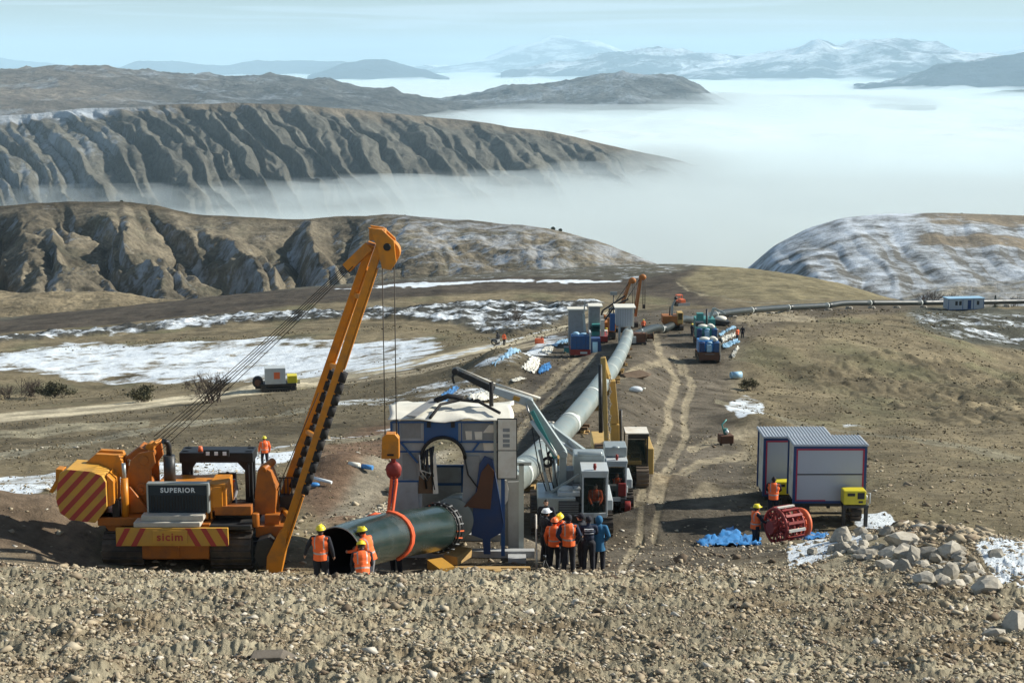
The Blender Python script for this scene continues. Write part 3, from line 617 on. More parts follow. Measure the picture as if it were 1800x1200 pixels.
mk('hazard_yellow', (.58, .31, .05), .5, 0, .35, (.3, .2, .09), 2)
mk('red_iron', (.27, .035, .03), .5, .1, .45, (.16, .06, .04), 3)
mk('orange_iron', (.80, .17, .06), .5, 0, .2, (.35, .12, .06), 3)
mk('pipe_coat', (.016, .032, .028), .20, 0, .34, (.085, .09, .08), 1.2, spec=.7)
mk('pipe_inside', (.012, .012, .013), .6, 0, .3, (.05, .04, .03), 2)
mk('pipe_far', (.018, .026, .026), .42, 0, .3, (.05, .05, .045), 1); mk('joint_band', (.62, .66, .62), .5, 0, .3, (.3, .27, .22), 3)
mk('bare_steel', (.33, .33, .32), .35, .7, .4, (.2, .13, .08), 4)
mk('sling_orange', (.85, .13, .04), .75, 0, .3, (.45, .12, .06), 6, bump=.3)
mk('wood', (.45, .29, .11), .8, 0, .5, (.24, .16, .08), 4, bump=.3)
mk('wood_dark', (.16, .10, .055), .85, 0, .4, (.09, .06, .04), 4, bump=.3)
mk('cable', (.05, .045, .038), .55, .5, .3)
mk('vest_orange', (.95, .16, .035), .8, 0, .15, (.6, .12, .05), 5, bump=.4)
mk('reflective', (.42, .36, .33), .4, 0, .2, (.4, .3, .25), 6)
mk('dark_cloth', (.018, .020, .028), .9, 0, .3, (.06, .055, .05), 6, bump=.4)
mk('navy_cloth', (.016, .026, .055), .9, 0, .3, (.06, .055, .05), 6, bump=.4)
mk('blue_cloth', (.03, .14, .27), .9, 0, .2, (.03, .06, .10), 6, bump=.4)
mk('grey_cloth', (.22, .22, .23), .9, 0, .3, (.14, .12, .10), 6, bump=.4)
mk('white_cloth', (.55, .57, .60), .9, 0, .3, (.4, .38, .35), 6, bump=.4)
mk('skin', (.42, .24, .16), .6, 0, .1, (.35, .17, .11), 9)
mk('hair', (.018, .013, .010), .8, 0, .2)
mk('boots', (.05, .035, .025), .8, 0, .5, (.16, .12, .09), 6)
mk('helmet_yellow', (.90, .72, .04), .3, 0, .12, (.5, .4, .1), 6)
mk('helmet_white', (.75, .80, .82), .3, 0, .1, (.4, .4, .4), 6)
mk('helmet_orange', (.90, .18, .05), .4, 0, .1, (.5, .2, .1), 6)
mk('tarp_blue', (.05, .24, .56), .38, 0, .25, (.25, .38, .55), 1.6, bump=.3)
mk('tarp_pale', (.28, .50, .68), .45, 0, .45, (.62, .68, .70), 1.2, bump=.3)
mk('tarp_white', (.74, .72, .62), .6, 0, .3, (.5, .46, .38), 1.2, bump=.3)
mk('generator_yellow', (.66, .56, .03), .4, 0, .2, (.3, .25, .05), 3)
mk('concrete_block', (.50, .47, .40), .9, 0, .4, (.3, .26, .2), 4)
mk('teal', (.06, .28, .26), .45, 0, .2)
def glassm():
    m, n, l, b = mat_new('cab_glass'); b.inputs['Base Color'].default_value = (.01, .03, .03, 1); b.inputs['Roughness'].default_value = .04; b.inputs['Specular IOR Level'].default_value = .5
    b.inputs['Alpha'].default_value = .42; return m
Mt['glass'] = glassm()
def M_(*k): return [Mt[x] for x in k]

# ------------------------------------------------------------------ people
def limb(mb, a, b, r0, r1, tg, prim):
    a, b = Vector(a), Vector(b); mb.tube([a, (a + b) / 2, b], [r0, (r0 + r1) / 2 * 1.03, r1], 10); mb.ball(a, r0, su=10, sv=6); mb.ball(b, r1, su=10, sv=6); prim.append((a, b, (r0 + r1) / 2, tg))
def person(label, x, y, z, rz=0, pose='stand', top='vest', jacket='dark_cloth', legs='dark_cloth', hat='helmet_yellow', h=1.75, group=None, far=False, arms=None, head_turn=0, scale=1):
    J = dict(pel=Vector((0, 0, .94)), hipl=Vector((-.095, 0, .90)), hipr=Vector((.095, 0, .90)), kl=Vector((-.11, .03, .50)), kr=Vector((.11, .03, .50)),
             al=Vector((-.12, -.02, .09)), ar=Vector((.12, -.02, .09)))
    lean = 0; drop = 0
    if pose == 'walk': J['kl'] = Vector((-.10, .20, .52)); J['al'] = Vector((-.10, .16, .11)); J['kr'] = Vector((.10, -.06, .50)); J['ar'] = Vector((.10, -.32, .16))
    if pose == 'bend': lean = 52; J['kl'] = Vector((-.14, .14, .50)); J['kr'] = Vector((.14, .14, .50)); J['pel'] = Vector((0, -.08, .90)); J['hipl'] = Vector((-.1, -.08, .87)); J['hipr'] = Vector((.1, -.08, .87))
    if pose == 'crouch': lean = 25; drop = .48; J['kl'] = Vector((-.20, .34, .52)); J['kr'] = Vector((.20, .34, .50)); J['al'] = Vector((-.17, .05, .09)); J['ar'] = Vector((.17, .05, .09))
    if pose == 'sit': drop = .42; J['kl'] = Vector((-.14, .42, .52)); J['kr'] = Vector((.14, .42, .52)); J['al'] = Vector((-.14, .45, .09)); J['ar'] = Vector((.14, .45, .09))
    if pose == 'lean': lean = 14
    for k in ('pel', 'hipl', 'hipr'): J[k] = J[k] - Vector((0, 0, drop))
    Ml = Matrix.Rotation(R(-lean), 3, 'X'); pel = J['pel']
    U = lambda a, b, c: pel + Ml @ Vector((a, b, c - .94))
    waist, chest, neck, head = U(0, 0, 1.10), U(0, 0, 1.30), U(0, .0, 1.48), U(0, .03, 1.62)
    shl, shr = U(-.19, 0, 1.41), U(.19, 0, 1.41)
    A = {'down': ((-.27, .0, 1.13), (-.27, .10, .89), (.27, .0, 1.13), (.27, .10, .89)),
         'fwd': ((-.26, .16, 1.18), (-.20, .42, 1.16), (.26, .16, 1.18), (.20, .42, 1.16)),
         'low': ((-.24, .16, 1.17), (-.16, .40, 1.02), (.24, .16, 1.17), (.16, .40, 1.02)),
         'pocket': ((-.30, -.06, 1.16), (-.20, .10, .97), (.30, -.06, 1.16), (.20, .10, .97)),
         'out': ((-.33, .06, 1.17), (-.42, .14, .92), (.27, .02, 1.13), (.28, .14, .90))}[arms or {'bend': 'fwd', 'crouch': 'low', 'sit': 'low'}.get(pose, 'down')]
    el, wl, er, wr = [U(*q) for q in A]
    mb = MB(); prim = []
    limb(mb, J['hipl'], J['kl'], .108, .080, 'leg', prim); limb(mb, J['kl'], J['al'], .080, .064, 'leg', prim)
    limb(mb, J['hipr'], J['kr'], .108, .080, 'leg', prim); limb(mb, J['kr'], J['ar'], .080, .064, 'leg', prim)
    for a in (J['al'], J['ar']): limb(mb, a + Vector((0, -.03, -.035)), a + Vector((0, .17, -.05)), .048, .036, 'boot', prim)
    mb.ball(pel, .165, (1.05, .72, .85)); mb.ball(waist, .155, (1.02, .72, 1)); mb.ball(chest, .19, (1.05, .70, 1.0), rot=(R(-lean), 0, 0))
    prim.append((pel, pel + Ml @ Vector((0, 0, .02)), .155, 'leg')); prim.append((waist, chest, .15, 'top')); prim.append((chest, U(0, 0, 1.42), .15, 'top'))
    limb(mb, shl, el, .070, .056, 'top', prim); limb(mb, el, wl, .056, .042, 'top', prim); limb(mb, shr, er, .070, .056, 'top', prim); limb(mb, er, wr, .056, .042, 'top', prim)
    limb(mb, shl, shr, .07, .07, 'top', prim); limb(mb, U(0, 0, 1.42), U(0, .015, 1.54), .062, .055, 'skin', prim)
    Hm = Ml @ Matrix.Rotation(R(head_turn), 3, 'Z') if True else Ml
    HH = lambda a, b, c: head + Hm @ Vector((a, b, c))
    mb.ball(head, .100, (.80, .98, 1.18)); mb.ball(HH(0, .045, -.055), .058, (.9, 1, 1)); prim.append((head, HH(0, .02, -.03), .09, 'head'))
    mb.cyl(HH(0, .095, .01), HH(0, .118, -.022), .011, .017, 8); mb.ball(HH(.083, 0, -.01), .024, (.4, .8, 1.2)); mb.ball(HH(-.083, 0, -.01), .024, (.4, .8, 1.2))
    for s_, e, w_ in ((-1, el, wl), (1, er, wr)):
        d = (w_ - e).normalized(); sd_ = Vector((1, 0, 0)); sd_ = (sd_ - d * sd_.dot(d)).normalized(); nn = d.cross(sd_)
        palm = w_ + d * .05; limb(mb, w_, palm + d * .03, .030, .034, 'hand', prim)
        for k, ln in enumerate((.062, .072, .068, .054)):
            b0 = palm + d * .035 + nn * (k - 1.5) * .019; b1 = b0 + d * ln * .55; b2 = b1 + (d * .7 - sd_ * s_ * .6).normalized() * ln * .5
            mb.tube([b0, b1, b2], [.0105, .0095, .008], 8); prim.append((b0, b2, .01, 'hand'))
        th = palm - nn * .034; mb.tube([th, th + (d * .6 - nn * .8).normalized() * .03, th + (d * .9 - nn * .5).normalized() * .058], [.013, .011, .009], 8); prim.append((th, th + d * .05, .012, 'hand'))
    def remesh(mb_, name, vox):
        o = mb_.build(name, []); r = o.modifiers.new('r', 'REMESH'); r.mode = 'VOXEL'; r.voxel_size = vox; r.use_smooth_shade = True
        sm_ = o.modifiers.new('s', 'SMOOTH'); sm_.factor = .5; sm_.iterations = 1 if vox < .012 else 2
        me = bpy.data.meshes.new_from_object(o.evaluated_get(bpy.context.evaluated_depsgraph_get())); old = o.data; bpy.data.objects.remove(o); bpy.data.meshes.remove(old); me.name = name; return me
    me = remesh(mb, 'person', .022 if far else .011)
    n = len(me.polygons); cen = np.zeros(n * 3); me.polygons.foreach_get('center', cen); cen = cen.reshape(-1, 3)
    best = np.full(n, 9.); mi = np.zeros(n, int); code = {'skin': 0, 'hand': 0, 'head': 0, 'top': 1, 'leg': 2, 'boot': 3}
    for a, b, r, tg in prim:
        a = np.array(a); b = np.array(b); d = b - a; t = np.clip(((cen - a) @ d) / (d @ d + 1e-9), 0, 1); q = np.linalg.norm(cen - a - t[:, None] * d, axis=1) - r
        k = q < best; best[k] = q[k]; mi[k] = code[tg]
    hc = (cen - np.array(head)) @ np.array(Hm)
    near_h = np.linalg.norm(hc, axis=1) < .16; hairy = near_h & (mi == 0) & (((hc[:, 1] < .045) & (hc[:, 2] > -.05)) | (hc[:, 2] > .055)); mi[hairy] = 4
    me.polygons.foreach_set('material_index', mi.astype(np.int32)); me.polygons.foreach_set('use_smooth', np.ones(n, bool))
    for k in ('skin', jacket, legs, 'boots', 'hair'): me.materials.append(Mt[k])
    body = bpy.data.objects.new('person', me); C.objects.link(body); body.location = (x, y, z); body.rotation_euler = (0, 0, R(rz)); body.scale = (h / 1.75 * 1.09, h / 1.75 * 1.09, h / 1.75)
    tag(body, label, 'person', group)
    if not far:
        e = MB()
        for s_ in (-1, 1): e.ball(HH(.032 * s_, .088, .012), .011, su=8, sv=6)
        e.build('eyes', M_('black'), body); q = MB(); q.box(HH(0, .098, -.058), (.045, .012, .008)); q.build('mouth', M_('hair'), body)
    if top == 'vest':
        v = MB(); v.ball(chest, .215, (1.04, .74, 1.0), rot=(R(-lean), 0, 0)); v.ball(waist, .188, (1.04, .80, 1.1)); v.tube([U(0, 0, 1.08), U(0, 0, .84)], [.17, .19], 14)
        v.beam(U(-.20, 0, 1.43), U(.20, 0, 1.43), .17, .06)
        vm = remesh(v, 'vest', .022 if far else .015); n = len(vm.polygons); cen = np.zeros(n * 3); vm.polygons.foreach_get('center', cen); cen = cen.reshape(-1, 3)
        lc = (cen - np.array(pel)) @ np.array(Ml); mi = (np.abs(lc[:, 2] - .10) < .022) | ((np.abs(np.abs(lc[:, 0]) - .115) < .014) & (lc[:, 2] > .2))
        vm.polygons.foreach_set('material_index', mi.astype(np.int32)); vm.polygons.foreach_set('use_smooth', np.ones(n, bool)); vm.materials.append(Mt['vest_orange']); vm.materials.append(Mt['reflective'])
        o = bpy.data.objects.new('vest', vm); C.objects.link(o); o.parent = body
    elif top == 'coat':
        v = MB(); v.ball(chest, .205, (1.04, .74, 1.0)); v.tube([U(0, 0, 1.2), U(0, 0, 1.0), U(0, 0, .80), U(0, 0, .66)], [.165, .175, .19, .20], 14); vm = remesh(v, 'coat', .018)
        vm.polygons.foreach_set('use_smooth', np.ones(len(vm.polygons), bool)); vm.materials.append(Mt[jacket]); o = bpy.data.objects.new('coat', vm); C.objects.link(o); o.parent = body
    if hat and hat.startswith('helmet'):
        q = MB(); vs = []; su, sv = 18, 7
        for i in range(sv + 1):
            t = math.pi / 2 * i / sv
            for k in range(su):
                p = 2 * math.pi * k / su; vs.append(HH(math.sin(t) * math.cos(p) * .118, math.sin(t) * math.sin(p) * .140 - .0, .035 + math.cos(t) * .125))
        q.add(vs, [(i * su + k, (i + 1) * su + k, (i + 1) * su + (k + 1) % su, i * su + (k + 1) % su) for i in range(sv) for k in range(su)], 0, True)
        rim = [HH(math.cos(p) * .124, math.sin(p) * .148 + (.06 * max(0, math.sin(p)) ** 2), .034) for p in [2 * math.pi * k / su for k in range(su)]]
        q.add(rim + vs[-su:], [(k, (k + 1) % su, su + (k + 1) % su, su + k) for k in range(su)], 0, True); q.beam(HH(0, -.10, .12), HH(0, .10, .12), .03, .075)
        q.build('helmet', M_(hat), body)
    elif hat == 'hood':
        q = MB(); q.ball(HH(0, -.02, .0), .125, (.9, .98, 1.15)); q.build('hood', M_(jacket), body)
    elif hat == 'cap':
        q = MB(); q.ball(HH(0, -.005, .035), .112, (.86, 1.02, .95)); q.box(HH(0, .13, .045), (.13, .09, .012)); q.build('cap', M_('dark_cloth'), body)
    return body
# ------------------------------------------------------------------ crawler tracks
def track_prof(y0, y1, h, n=9):
    r = h / 2; pts = []
    for k in range(n + 1): t = math.pi / 2 + math.pi * k / n; pts.append((y0 + r + math.cos(t) * r, r + math.sin(t) * r))
    for k in range(n + 1): t = -math.pi / 2 + math.pi * k / n; pts.append((y1 - r + math.cos(t) * r, r + math.sin(t) * r))
    return pts
def add_track(parent, xc, y0, y1, h, w, mats=('track_steel', 'dark_steel'), grous=True, name='track', label=None):
    p = track_prof(y0, y1, h); n = len(p); m = MB(); th = .07
    inn = [((a - (y0 + y1) / 2) * (1 - 2 * th / (y1 - y0)) + (y0 + y1) / 2, (b - h / 2) * (1 - 2 * th / h) + h / 2) for a, b in p]
    vs = [(xc + s * w / 2, a, b) for s in (-1, 1) for a, b in p] + [(xc + s * w / 2, a, b) for s in (-1, 1) for a, b in inn]
    f = []
    for i in range(n):
        j = (i + 1) % n; f += [(i, j, n + j, n + i), (2 * n + i, 3 * n + i, 3 * n + j, 2 * n + j), (i, 2 * n + i, 2 * n + j, j), (n + i, n + j, 3 * n + j, 3 * n + i)]
    m.add(vs, f)
    if grous:
        per = []; tot = 0
        for i in range(n): a, b = Vector((p[i][0], p[i][1])), Vector((p[(i + 1) % n][0], p[(i + 1) % n][1])); per.append((tot, a, b)); tot += (b - a).length
        k = int(tot / .21)
        for q in range(k):
            d = tot * q / k
            for t0, a, b in per:
                if t0 <= d <= t0 + (b - a).length + 1e-9:
                    u = (b - a).normalized(); c = a + u * (d - t0); o = Vector((u.y, -u.x)); o = -o if (c + o - Vector(((y0 + y1) / 2, h / 2))).length < (c - Vector(((y0 + y1) / 2, h / 2))).length else o
                    c2 = c + o * .02; m.box((xc, c2.x, c2.y), (w, .05, .075), (math.atan2(-o.x, o.y) * -1 if False else math.atan2(o.y, o.x) - math.pi / 2, 0, 0)); break
    t = m.build(name, M_(mats[0]), parent)
    if label: t['label'] = label
    m = MB(); r = h * .36
    m.bb(xc - w * .25, xc + w * .25, y0 + h * .5, y1 - h * .5, h * .22, h * .62)
    for yy in (y0 + h * .5, y1 - h * .5): m.cyl((xc - w * .44, yy, h / 2), (xc + w * .44, yy, h / 2), r, seg=18)
    k = max(2, int((y1 - y0 - h) / (h * .42)))
    for i in range(k): yy = y0 + h * .8 + (y1 - y0 - h * 1.6) * i / (k - 1); m.cyl((xc - w * .42, yy, h * .20), (xc + w * .42, yy, h * .20), h * .14, seg=10)
    m.build('track_frame', M_(mats[1]), t); return t

# ------------------------------------------------------------------ the pipelayer in front
Y0 = 46.0
b0 = P(311, 1004, Y0); ORG = Vector((b0.x, Y0, gz(b0.x, Y0 + 1)))
pl = empty('pipelayer', ORG, 0, 'orange yellow crawler pipelayer with raised side boom and striped counterweight', 'pipelayer')
def lp(px, py, y): return P(px, py, Y0 + y) - ORG
add_track(pl, -1.62, 0, 4.3, 1.15, 1.22); add_track(pl, 1.62, 0, 4.3, 1.15, 1.22)
m = MB(); m.bb(-1.0, 1.0, .15, 4.0, .35, 1.45); m.bb(-1.0, 1.0, -.1, .2, .45, .95); m.beam((-.9, .05, .95), (-.35, .05, .45), .1); m.beam((.9, .05, .95), (.4, .05, .45), .1); m.box((.1, -.13, .68), (.06, .05, .32))
m.build('chassis', M_('machine_orange'), pl, .02)
# striped front plate with the maker's lettering
def stripe_panel(parent, name, poly, y, thick, slant, sw, per, x_off=0, skip=None, mats=('hazard_yellow', 'hazard_red')):
    base = MB(); base.prism(poly, y, y + thick); o = base.build(name, M_(mats[0]), parent, .015)
    xs = [p[0] for p in poly]; zs = [p[1] for p in poly]; x0, x1, z0, z1 = min(xs), max(xs), min(zs), max(zs); s = MB()
    def clip(pg, inside, cut):
        out = []
        for i in range(len(pg)):
            a, b = pg[i], pg[(i + 1) % len(pg)]
            if inside(a): out.append(a)
            if inside(a) != inside(b): out.append(cut(a, b))
        return out
    k = x0 - abs(slant) * (z1 - z0) + x_off - per
    while k < x1 + abs(slant) * (z1 - z0):
        pg = [(p[0], p[1]) for p in poly]
        for off, sg in ((0, 1), (sw, -1)):
            g = lambda p, off=off, sg=sg: sg * (p[0] - (k + off + slant * (p[1] - z0)))
            ins = lambda p: g(p) >= 0
            def cut(a, b):
                ga, gb = g(a), g(b); t = ga / (ga - gb); return (a[0] + (b[0] - a[0]) * t, a[1] + (b[1] - a[1]) * t)
            pg = clip(pg, ins, cut)
            if len(pg) < 3: break
        if len(pg) >= 3 and not (skip and skip(sum(p[0] for p in pg) / len(pg))): s.prism([(a, b) for a, b in pg], y - .006, y + .002)
        k += per
    s.build('warning_stripe', M_(mats[1]), o); return o
zp0, zp1 = .90, 1.45
fpL = stripe_panel(pl, 'front_plate', [(-1.72, zp0), (-.05, zp0), (-.05, zp1), (-1.72, zp1)], -.28, .12, .55, .17, .46, .28, skip=lambda x: x > -.62)
fpR = stripe_panel(pl, 'front_plate', [(-.05, zp0), (1.62, zp0), (1.62, zp1), (-.05, zp1)], -.28, .12, -.55, .17, .46, .08, skip=lambda x: x < .52)
m = MB(); m.bb(-.62, .42, -.315, -.28, zp0 + .08, zp1 - .06); sgn = m.build('name_plate', M_('hazard_yellow'), pl, .01)
text_part('lettering', 'sicim', .34, (-.10, -.325, (zp0 + zp1) / 2 + .01), (R(90), 0, 0), Mt['hazard_red'], sgn, .006, 1.15, .006)
m = MB(); m.bb(-1.2, .78, -.20, .35, 1.452, 1.60); m.build('bumper_beam', M_('concrete_block'), pl, .02)
m = MB(); m.bb(-1.0, .86, -.05, .35, 1.602, 1.77); m.build('bumper_beam', M_('concrete_block'), pl, .02)
m = MB(); m.bb(-.82, .94, .25, .45, 1.78, 2.64); rad = m.build('radiator', M_('radiator_dark'), pl, .02)
m = MB()
for k in range(19): m.bb(-.74 + k * .088, -.72 + k * .088, .222, .262, 1.84, 2.32)
m.build('grille', M_('black'), rad); m = MB(); m.bb(-.86, .98, .22, .47, 2.64, 2.69); m.bb(.94, .99, .21, .47, 1.78, 2.67); m.bb(-.87, -.82, .21, .47, 1.78, 2.67); m.build('radiator_frame', M_('silver'), rad)
text_part('lettering', 'SUPERIOR', .20, (.06, .235, 2.47), (R(90), 0, 0), Mt['helmet_white'], rad, .008, 1.2, .006)
m = MB(); m.bb(-.78, .90, .47, 2.3, 1.5, 2.42); m.bb(.92, 1.45, .55, 1.75, 1.75, 2.58); m.bb(1.0, 1.35, .5, .56, 1.85, 2.5); m.cyl((1.0, .5, 1.5), (1.0, .5, 2.55), .03); m.build('engine_hood', M_('machine_yellow'), pl, .04)
m = MB(); m.cyl((-.38, 1.25, 2.42), (-.38, 1.25, 3.30), .18, seg=18); m.build('muffler', M_('dark_steel'), pl); m = MB(); m.tube([(-.38, 1.25, 3.28), (-.38, 1.25, 3.6), (-.42, 1.2, 3.72), (-.52, 1.1, 3.78)], .085); m.build('exhaust_pipe', M_('black'), pl)
# roll-over canopy
m = MB(); cx0, cx1, cy0, cy1, cz0, cz1 = -.22, 1.95, 2.4, 2.85, 1.5, 3.14
for X_ in (cx0 + .1, cx1 - .1):
    for Yk in (cy0, cy1): m.bb(X_ - .12, X_ + .12, Yk - .09, Yk + .09, cz0, cz1)
m.bb(cx0 - .06, cx1 + .06, cy0 - .2, cy1 + .2, cz1 - .32, cz1); m.prism([(cx0 + .2, cz1 - .30), (cx0 + .2, cz1 - .68), (cx0 + .48, cz1 - .30)], cy0 - .08, cy0 + .08); m.prism([(cx1 - .2, cz1 - .30), (cx1 - .48, cz1 - .30), (cx1 - .2, cz1 - .62)], cy0 - .08, cy0 + .08)
m.bb(cx0, cx0 + .8, cy0 - .12, cy0 - .02, 1.9, 2.1); m.bb(.5, 1.3, cy0 - .32, cy0 - .2, cz1 - .1, cz1 + .12); m.tube([(cx1 - .1, cy0 - .1, cz1 - .3), (cx1 - .1, cy0 - .12, 1.7)], .03)
cp = m.build('canopy', M_('black'), pl, .02)
for k in range(3): m = MB(); m.box((.64 + k * .26, cy0 - .335, cz1 + .01), (.11, .03, .11)); m.build('work_light', M_('helmet_white'), cp)
m = MB(); m.cyl((.35, cy0, cz1), (.35, cy0, cz1 + .16), .08, .06); m.build('beacon', M_('orange_iron'), cp)
m = MB(); m.bb(.75, 1.35, 2.5, 2.75, 1.55, 1.9); m.bb(.75, 1.35, 2.95, 3.05, 1.7, 2.3); m.build('seat', M_('black'), pl, .04)
# counterweight group on the left
cwp = [(-3.42, 3.02), (-3.20, 3.15), (-2.45, 3.08), (-2.15, 2.95), (-2.05, 2.75), (-2.05, 2.0), (-2.25, 1.72), (-2.42, 1.50), (-3.18, 1.60), (-3.46, 1.82), (-3.56, 2.25)]
cw = stripe_panel(pl, 'counterweight', cwp, .1, 1.25, .95, .20, .44, .05)
m = MB(); m.prism([(-3.60, 3.10), (-3.38, 3.08), (-3.45, 2.75), (-3.72, 2.35), (-3.84, 2.38), (-3.62, 2.75)], .35, .75); m.prism([(-2.05, 2.95), (-1.86, 2.75), (-1.86, 2.05), (-2.05, 1.95)], .25, 1.1)
m.prism([(-2.9, 3.10), (-2.55, 3.40), (-1.85, 3.36), (-1.72, 3.05), (-1.72, 2.6), (-2.2, 2.9)], 1.0, 1.2); m.prism([(-2.9, 3.10), (-2.55, 3.40), (-1.85, 3.36), (-1.72, 3.05), (-1.72, 2.6), (-2.2, 2.9)], 1.5, 1.7)
m.bb(-2.55, -1.8, 1.05, 1.65, 3.0, 3.30); m.build('counterweight_arm', M_('machine_yellow'), pl, .02)
m = MB(); m.bb(-1.95, -1.75, .35, .6, 1.62, 2.12); m.build('hose_box', M_('black'), pl)
m = MB(); m.cyl((-1.60, .5, 1.55), (-1.62, .62, 2.75), .115, seg=14); m.build('ram', M_('machine_yellow'), pl); m = MB(); m.cyl((-1.62, .62, 2.75), (-1.63, .66, 3.2), .06); m.build('ram_rod', M_('silver'), pl)
m = MB(); m.prism([(-1.5, 1.5), (-.9, 1.5), (-.9, 2.9), (-.75, 3.1), (-.8, 3.5), (-1.25, 3.42), (-1.5, 3.2), (-1.7, 2.6)], 1.0, 1.12); m.prism([(-1.5, 1.5), (-.9, 1.5), (-.9, 2.9), (-.75, 3.1), (-.8, 3.5), (-1.25, 3.42), (-1.5, 3.2), (-1.7, 2.6)], 2.1, 2.22)
m.prism([(-1.75, 3.2), (-1.15, 3.0), (-.95, 3.4), (-1.3, 3.55)], 1.3, 2.0); m.cyl((-1.1, .96, 3.2), (-1.1, 2.3, 3.2), .15, seg=18); m.cyl((-1.2, .95, 2.3), (-1.2, 2.3, 2.3), .20, seg=18); m.cyl((-1.2, .90, 2.3), (-1.2, .98, 2.3), .08, seg=10); m.bb(-2.4, -.9, .3, 2.4, 1.35, 1.6); m.prism([(-2.4, 1.6), (-2.1, 1.15), (-1.7, 1.15), (-1.7, 1.6)], .4, .9)
m.prism([(-1.65, 2.4), (-1.5, 2.45), (-.92, 1.65), (-1.6, 1.6)], .75, .9); m.build('winch_frame', M_('machine_orange'), pl, .02)
sh = MB(); d_ = (lp(640, 430, -.2) - Vector((-1.0, 1.6, 3.45))).normalized(); s0 = Vector((-1.0, 1.6, 3.45)); sh.beam(s0 - d_ * .5, s0 + d_ * .35, .42, .10); sh.cyl(s0 + Vector((0, -.22, .05)), s0 + Vector((0, .22, .05)), .13); sh.build('sheave_block', M_('machine_yellow'), pl, .01)
# right hand side: fender, steps, tool tray, fairlead tower, railing
m = MB(); m.bb(1.0, 2.25, .1, 1.7, 1.28, 1.42); m.bb(1.05, 2.2, .9, 1.5, 1.42, 1.62); m.build('fender', M_('dark_steel'), pl, .02)
m = MB(); m.bb(1.1, 2.2, .5, .9, 1.62, 1.9); m.cyl((2.35, .4, 1.3), (2.35, .4, 1.72), .11); m.prism([(2.2, 1.5), (2.85, 1.5), (2.9, 2.3), (2.75, 2.85), (2.55, 3.0), (2.35, 2.9), (2.25, 2.2)], 1.0, 1.7); m.cyl((2.5, 1.0, 2.9), (2.75, 1.5, 3.05), .12)
m.bb(2.3, 3.2, .6, 3.2, .9, 1.25); m.bb(2.55, 3.0, .8, 2.8, 1.2, 1.55); m.build('winch_tower', M_('machine_orange'), pl, .02)
m = MB(); m.prism([(2.30, .45), (2.42, .95), (2.75, 1.05), (3.0, .8), (3.05, .35), (2.7, .15), (2.45, .1)], .1, .8); m.build('boom_foot', M_('dark_steel'), pl, .03)
m = MB()
for k in range(4): m.cyl((2.9 + k * .12, 1.8, 1.5), (2.9 + k * .12, 1.8, 2.45), .018, seg=6)
m.tube([(2.85, 1.8, 2.45), (3.4, 1.8, 2.45)], .02, 6); m.bb(2.85, 3.4, 1.6, 2.1, 1.4, 1.46); m.bb(2.9, 3.3, 1.65, 2.0, 1.46, 1.9); m.build('railing', M_('dark_steel'), pl)
# the boom
fa_, fb_ = lp(486, 985, .15), lp(669, 428, -.35); ra_, rb_ = lp(468, 958, 2.7), lp(653, 428, .0)
bo = MB(); bo.beam(fa_, fb_, .25, .34, up=(0, 1, 0), w1=.23, h1=.3); bo.beam(ra_, rb_, .25, .34, up=(0, 1, 0), w1=.23, h1=.3)
for t in (.14, .40, .62, .84): a = fa_.lerp(fb_, t); b = ra_.lerp(rb_, t); bo.beam(a, b, .12, .14)
bo.beam(fa_.lerp(fb_, .06), ra_.lerp(rb_, .14), .10, .10)
bo.prism([(fa_.x - .30, fa_.z - .45), (fa_.x + .12, fa_.z - .55), (fa_.x + .30, fa_.z + .3), (fa_.x + .42, fa_.z + 1.1), (fa_.x + .1, fa_.z + .9), (fa_.x - .25, fa_.z + .2)], fa_.y - .24, fa_.y + .24)
for a, b in ((fa_, fb_), (ra_, rb_)):
    d = (b - a).normalized(); o2 = Vector((d.z, 0, -d.x)); bo.beam(a.lerp(b, .03) + o2 * .16, a.lerp(b, .22) + o2 * .16, .05, .46, up=(0, 1, 0)); bo.beam(a.lerp(b, .62) + o2 * .145, a.lerp(b, .93) + o2 * .145, .04, .34, up=(0, 1, 0))
boom = bo.build('boom', M_('machine_yellow'), pl, .02)
for (a, b, t0, t1) in ((fa_, fb_, .245, .60), (ra_, rb_, .235, .60)):
    d = (b - a).normalized(); o_ = Vector((d.z, 0, -d.x))
    for k in range(11):
        pm = MB(); t = t0 + (t1 - t0) * k / 10; c = a.lerp(b, t) + o_ * .17; pm.cyl(c - d * .17 + Vector((0, -.09, 0)), c + d * .13 + Vector((0, -.09, 0)), .125, seg=9); pm.build('boom_bumper', M_('rubber'), boom)
hd = MB(); tp = lp(672, 415, -.3)
hd.prism([(tp.x - .38, tp.z + .28), (tp.x + .02, tp.z + .22), (tp.x + .36, tp.z - .10), (tp.x + .42, tp.z - .72), (tp.x + .26, tp.z - .95), (tp.x, tp.z - .90), (tp.x - .12, tp.z - .3)], tp.y - .32, tp.y - .22)
hd.prism([(tp.x - .38, tp.z + .28), (tp.x + .02, tp.z + .22), (tp.x + .36, tp.z - .10), (tp.x + .42, tp.z - .72), (tp.x + .26, tp.z - .95), (tp.x, tp.z - .90), (tp.x - .12, tp.z - .3)], tp.y + .30, tp.y + .40)
hd.bb(tp.x - .36, tp.x + .1, tp.y - .25, tp.y + .35, tp.z - .1, tp.z + .2); hd.cyl((tp.x + .18, tp.y - .2, tp.z - .45), (tp.x + .18, tp.y + .3, tp.z - .45), .34, seg=20); hd.cyl((tp.x + .16, tp.y - .36, tp.z - .28), (tp.x + .16, tp.y - .3, tp.z - .28), .11, mi=1)
cb0 = lp(650, 432, -.1); hd.beam(cb0, cb0 - d_ * 1.0, .14, .3); hd.build('boom_head', M_('machine_yellow', 'black'), boom, .02)
lc = MB(); a0 = cb0 - d_ * .8
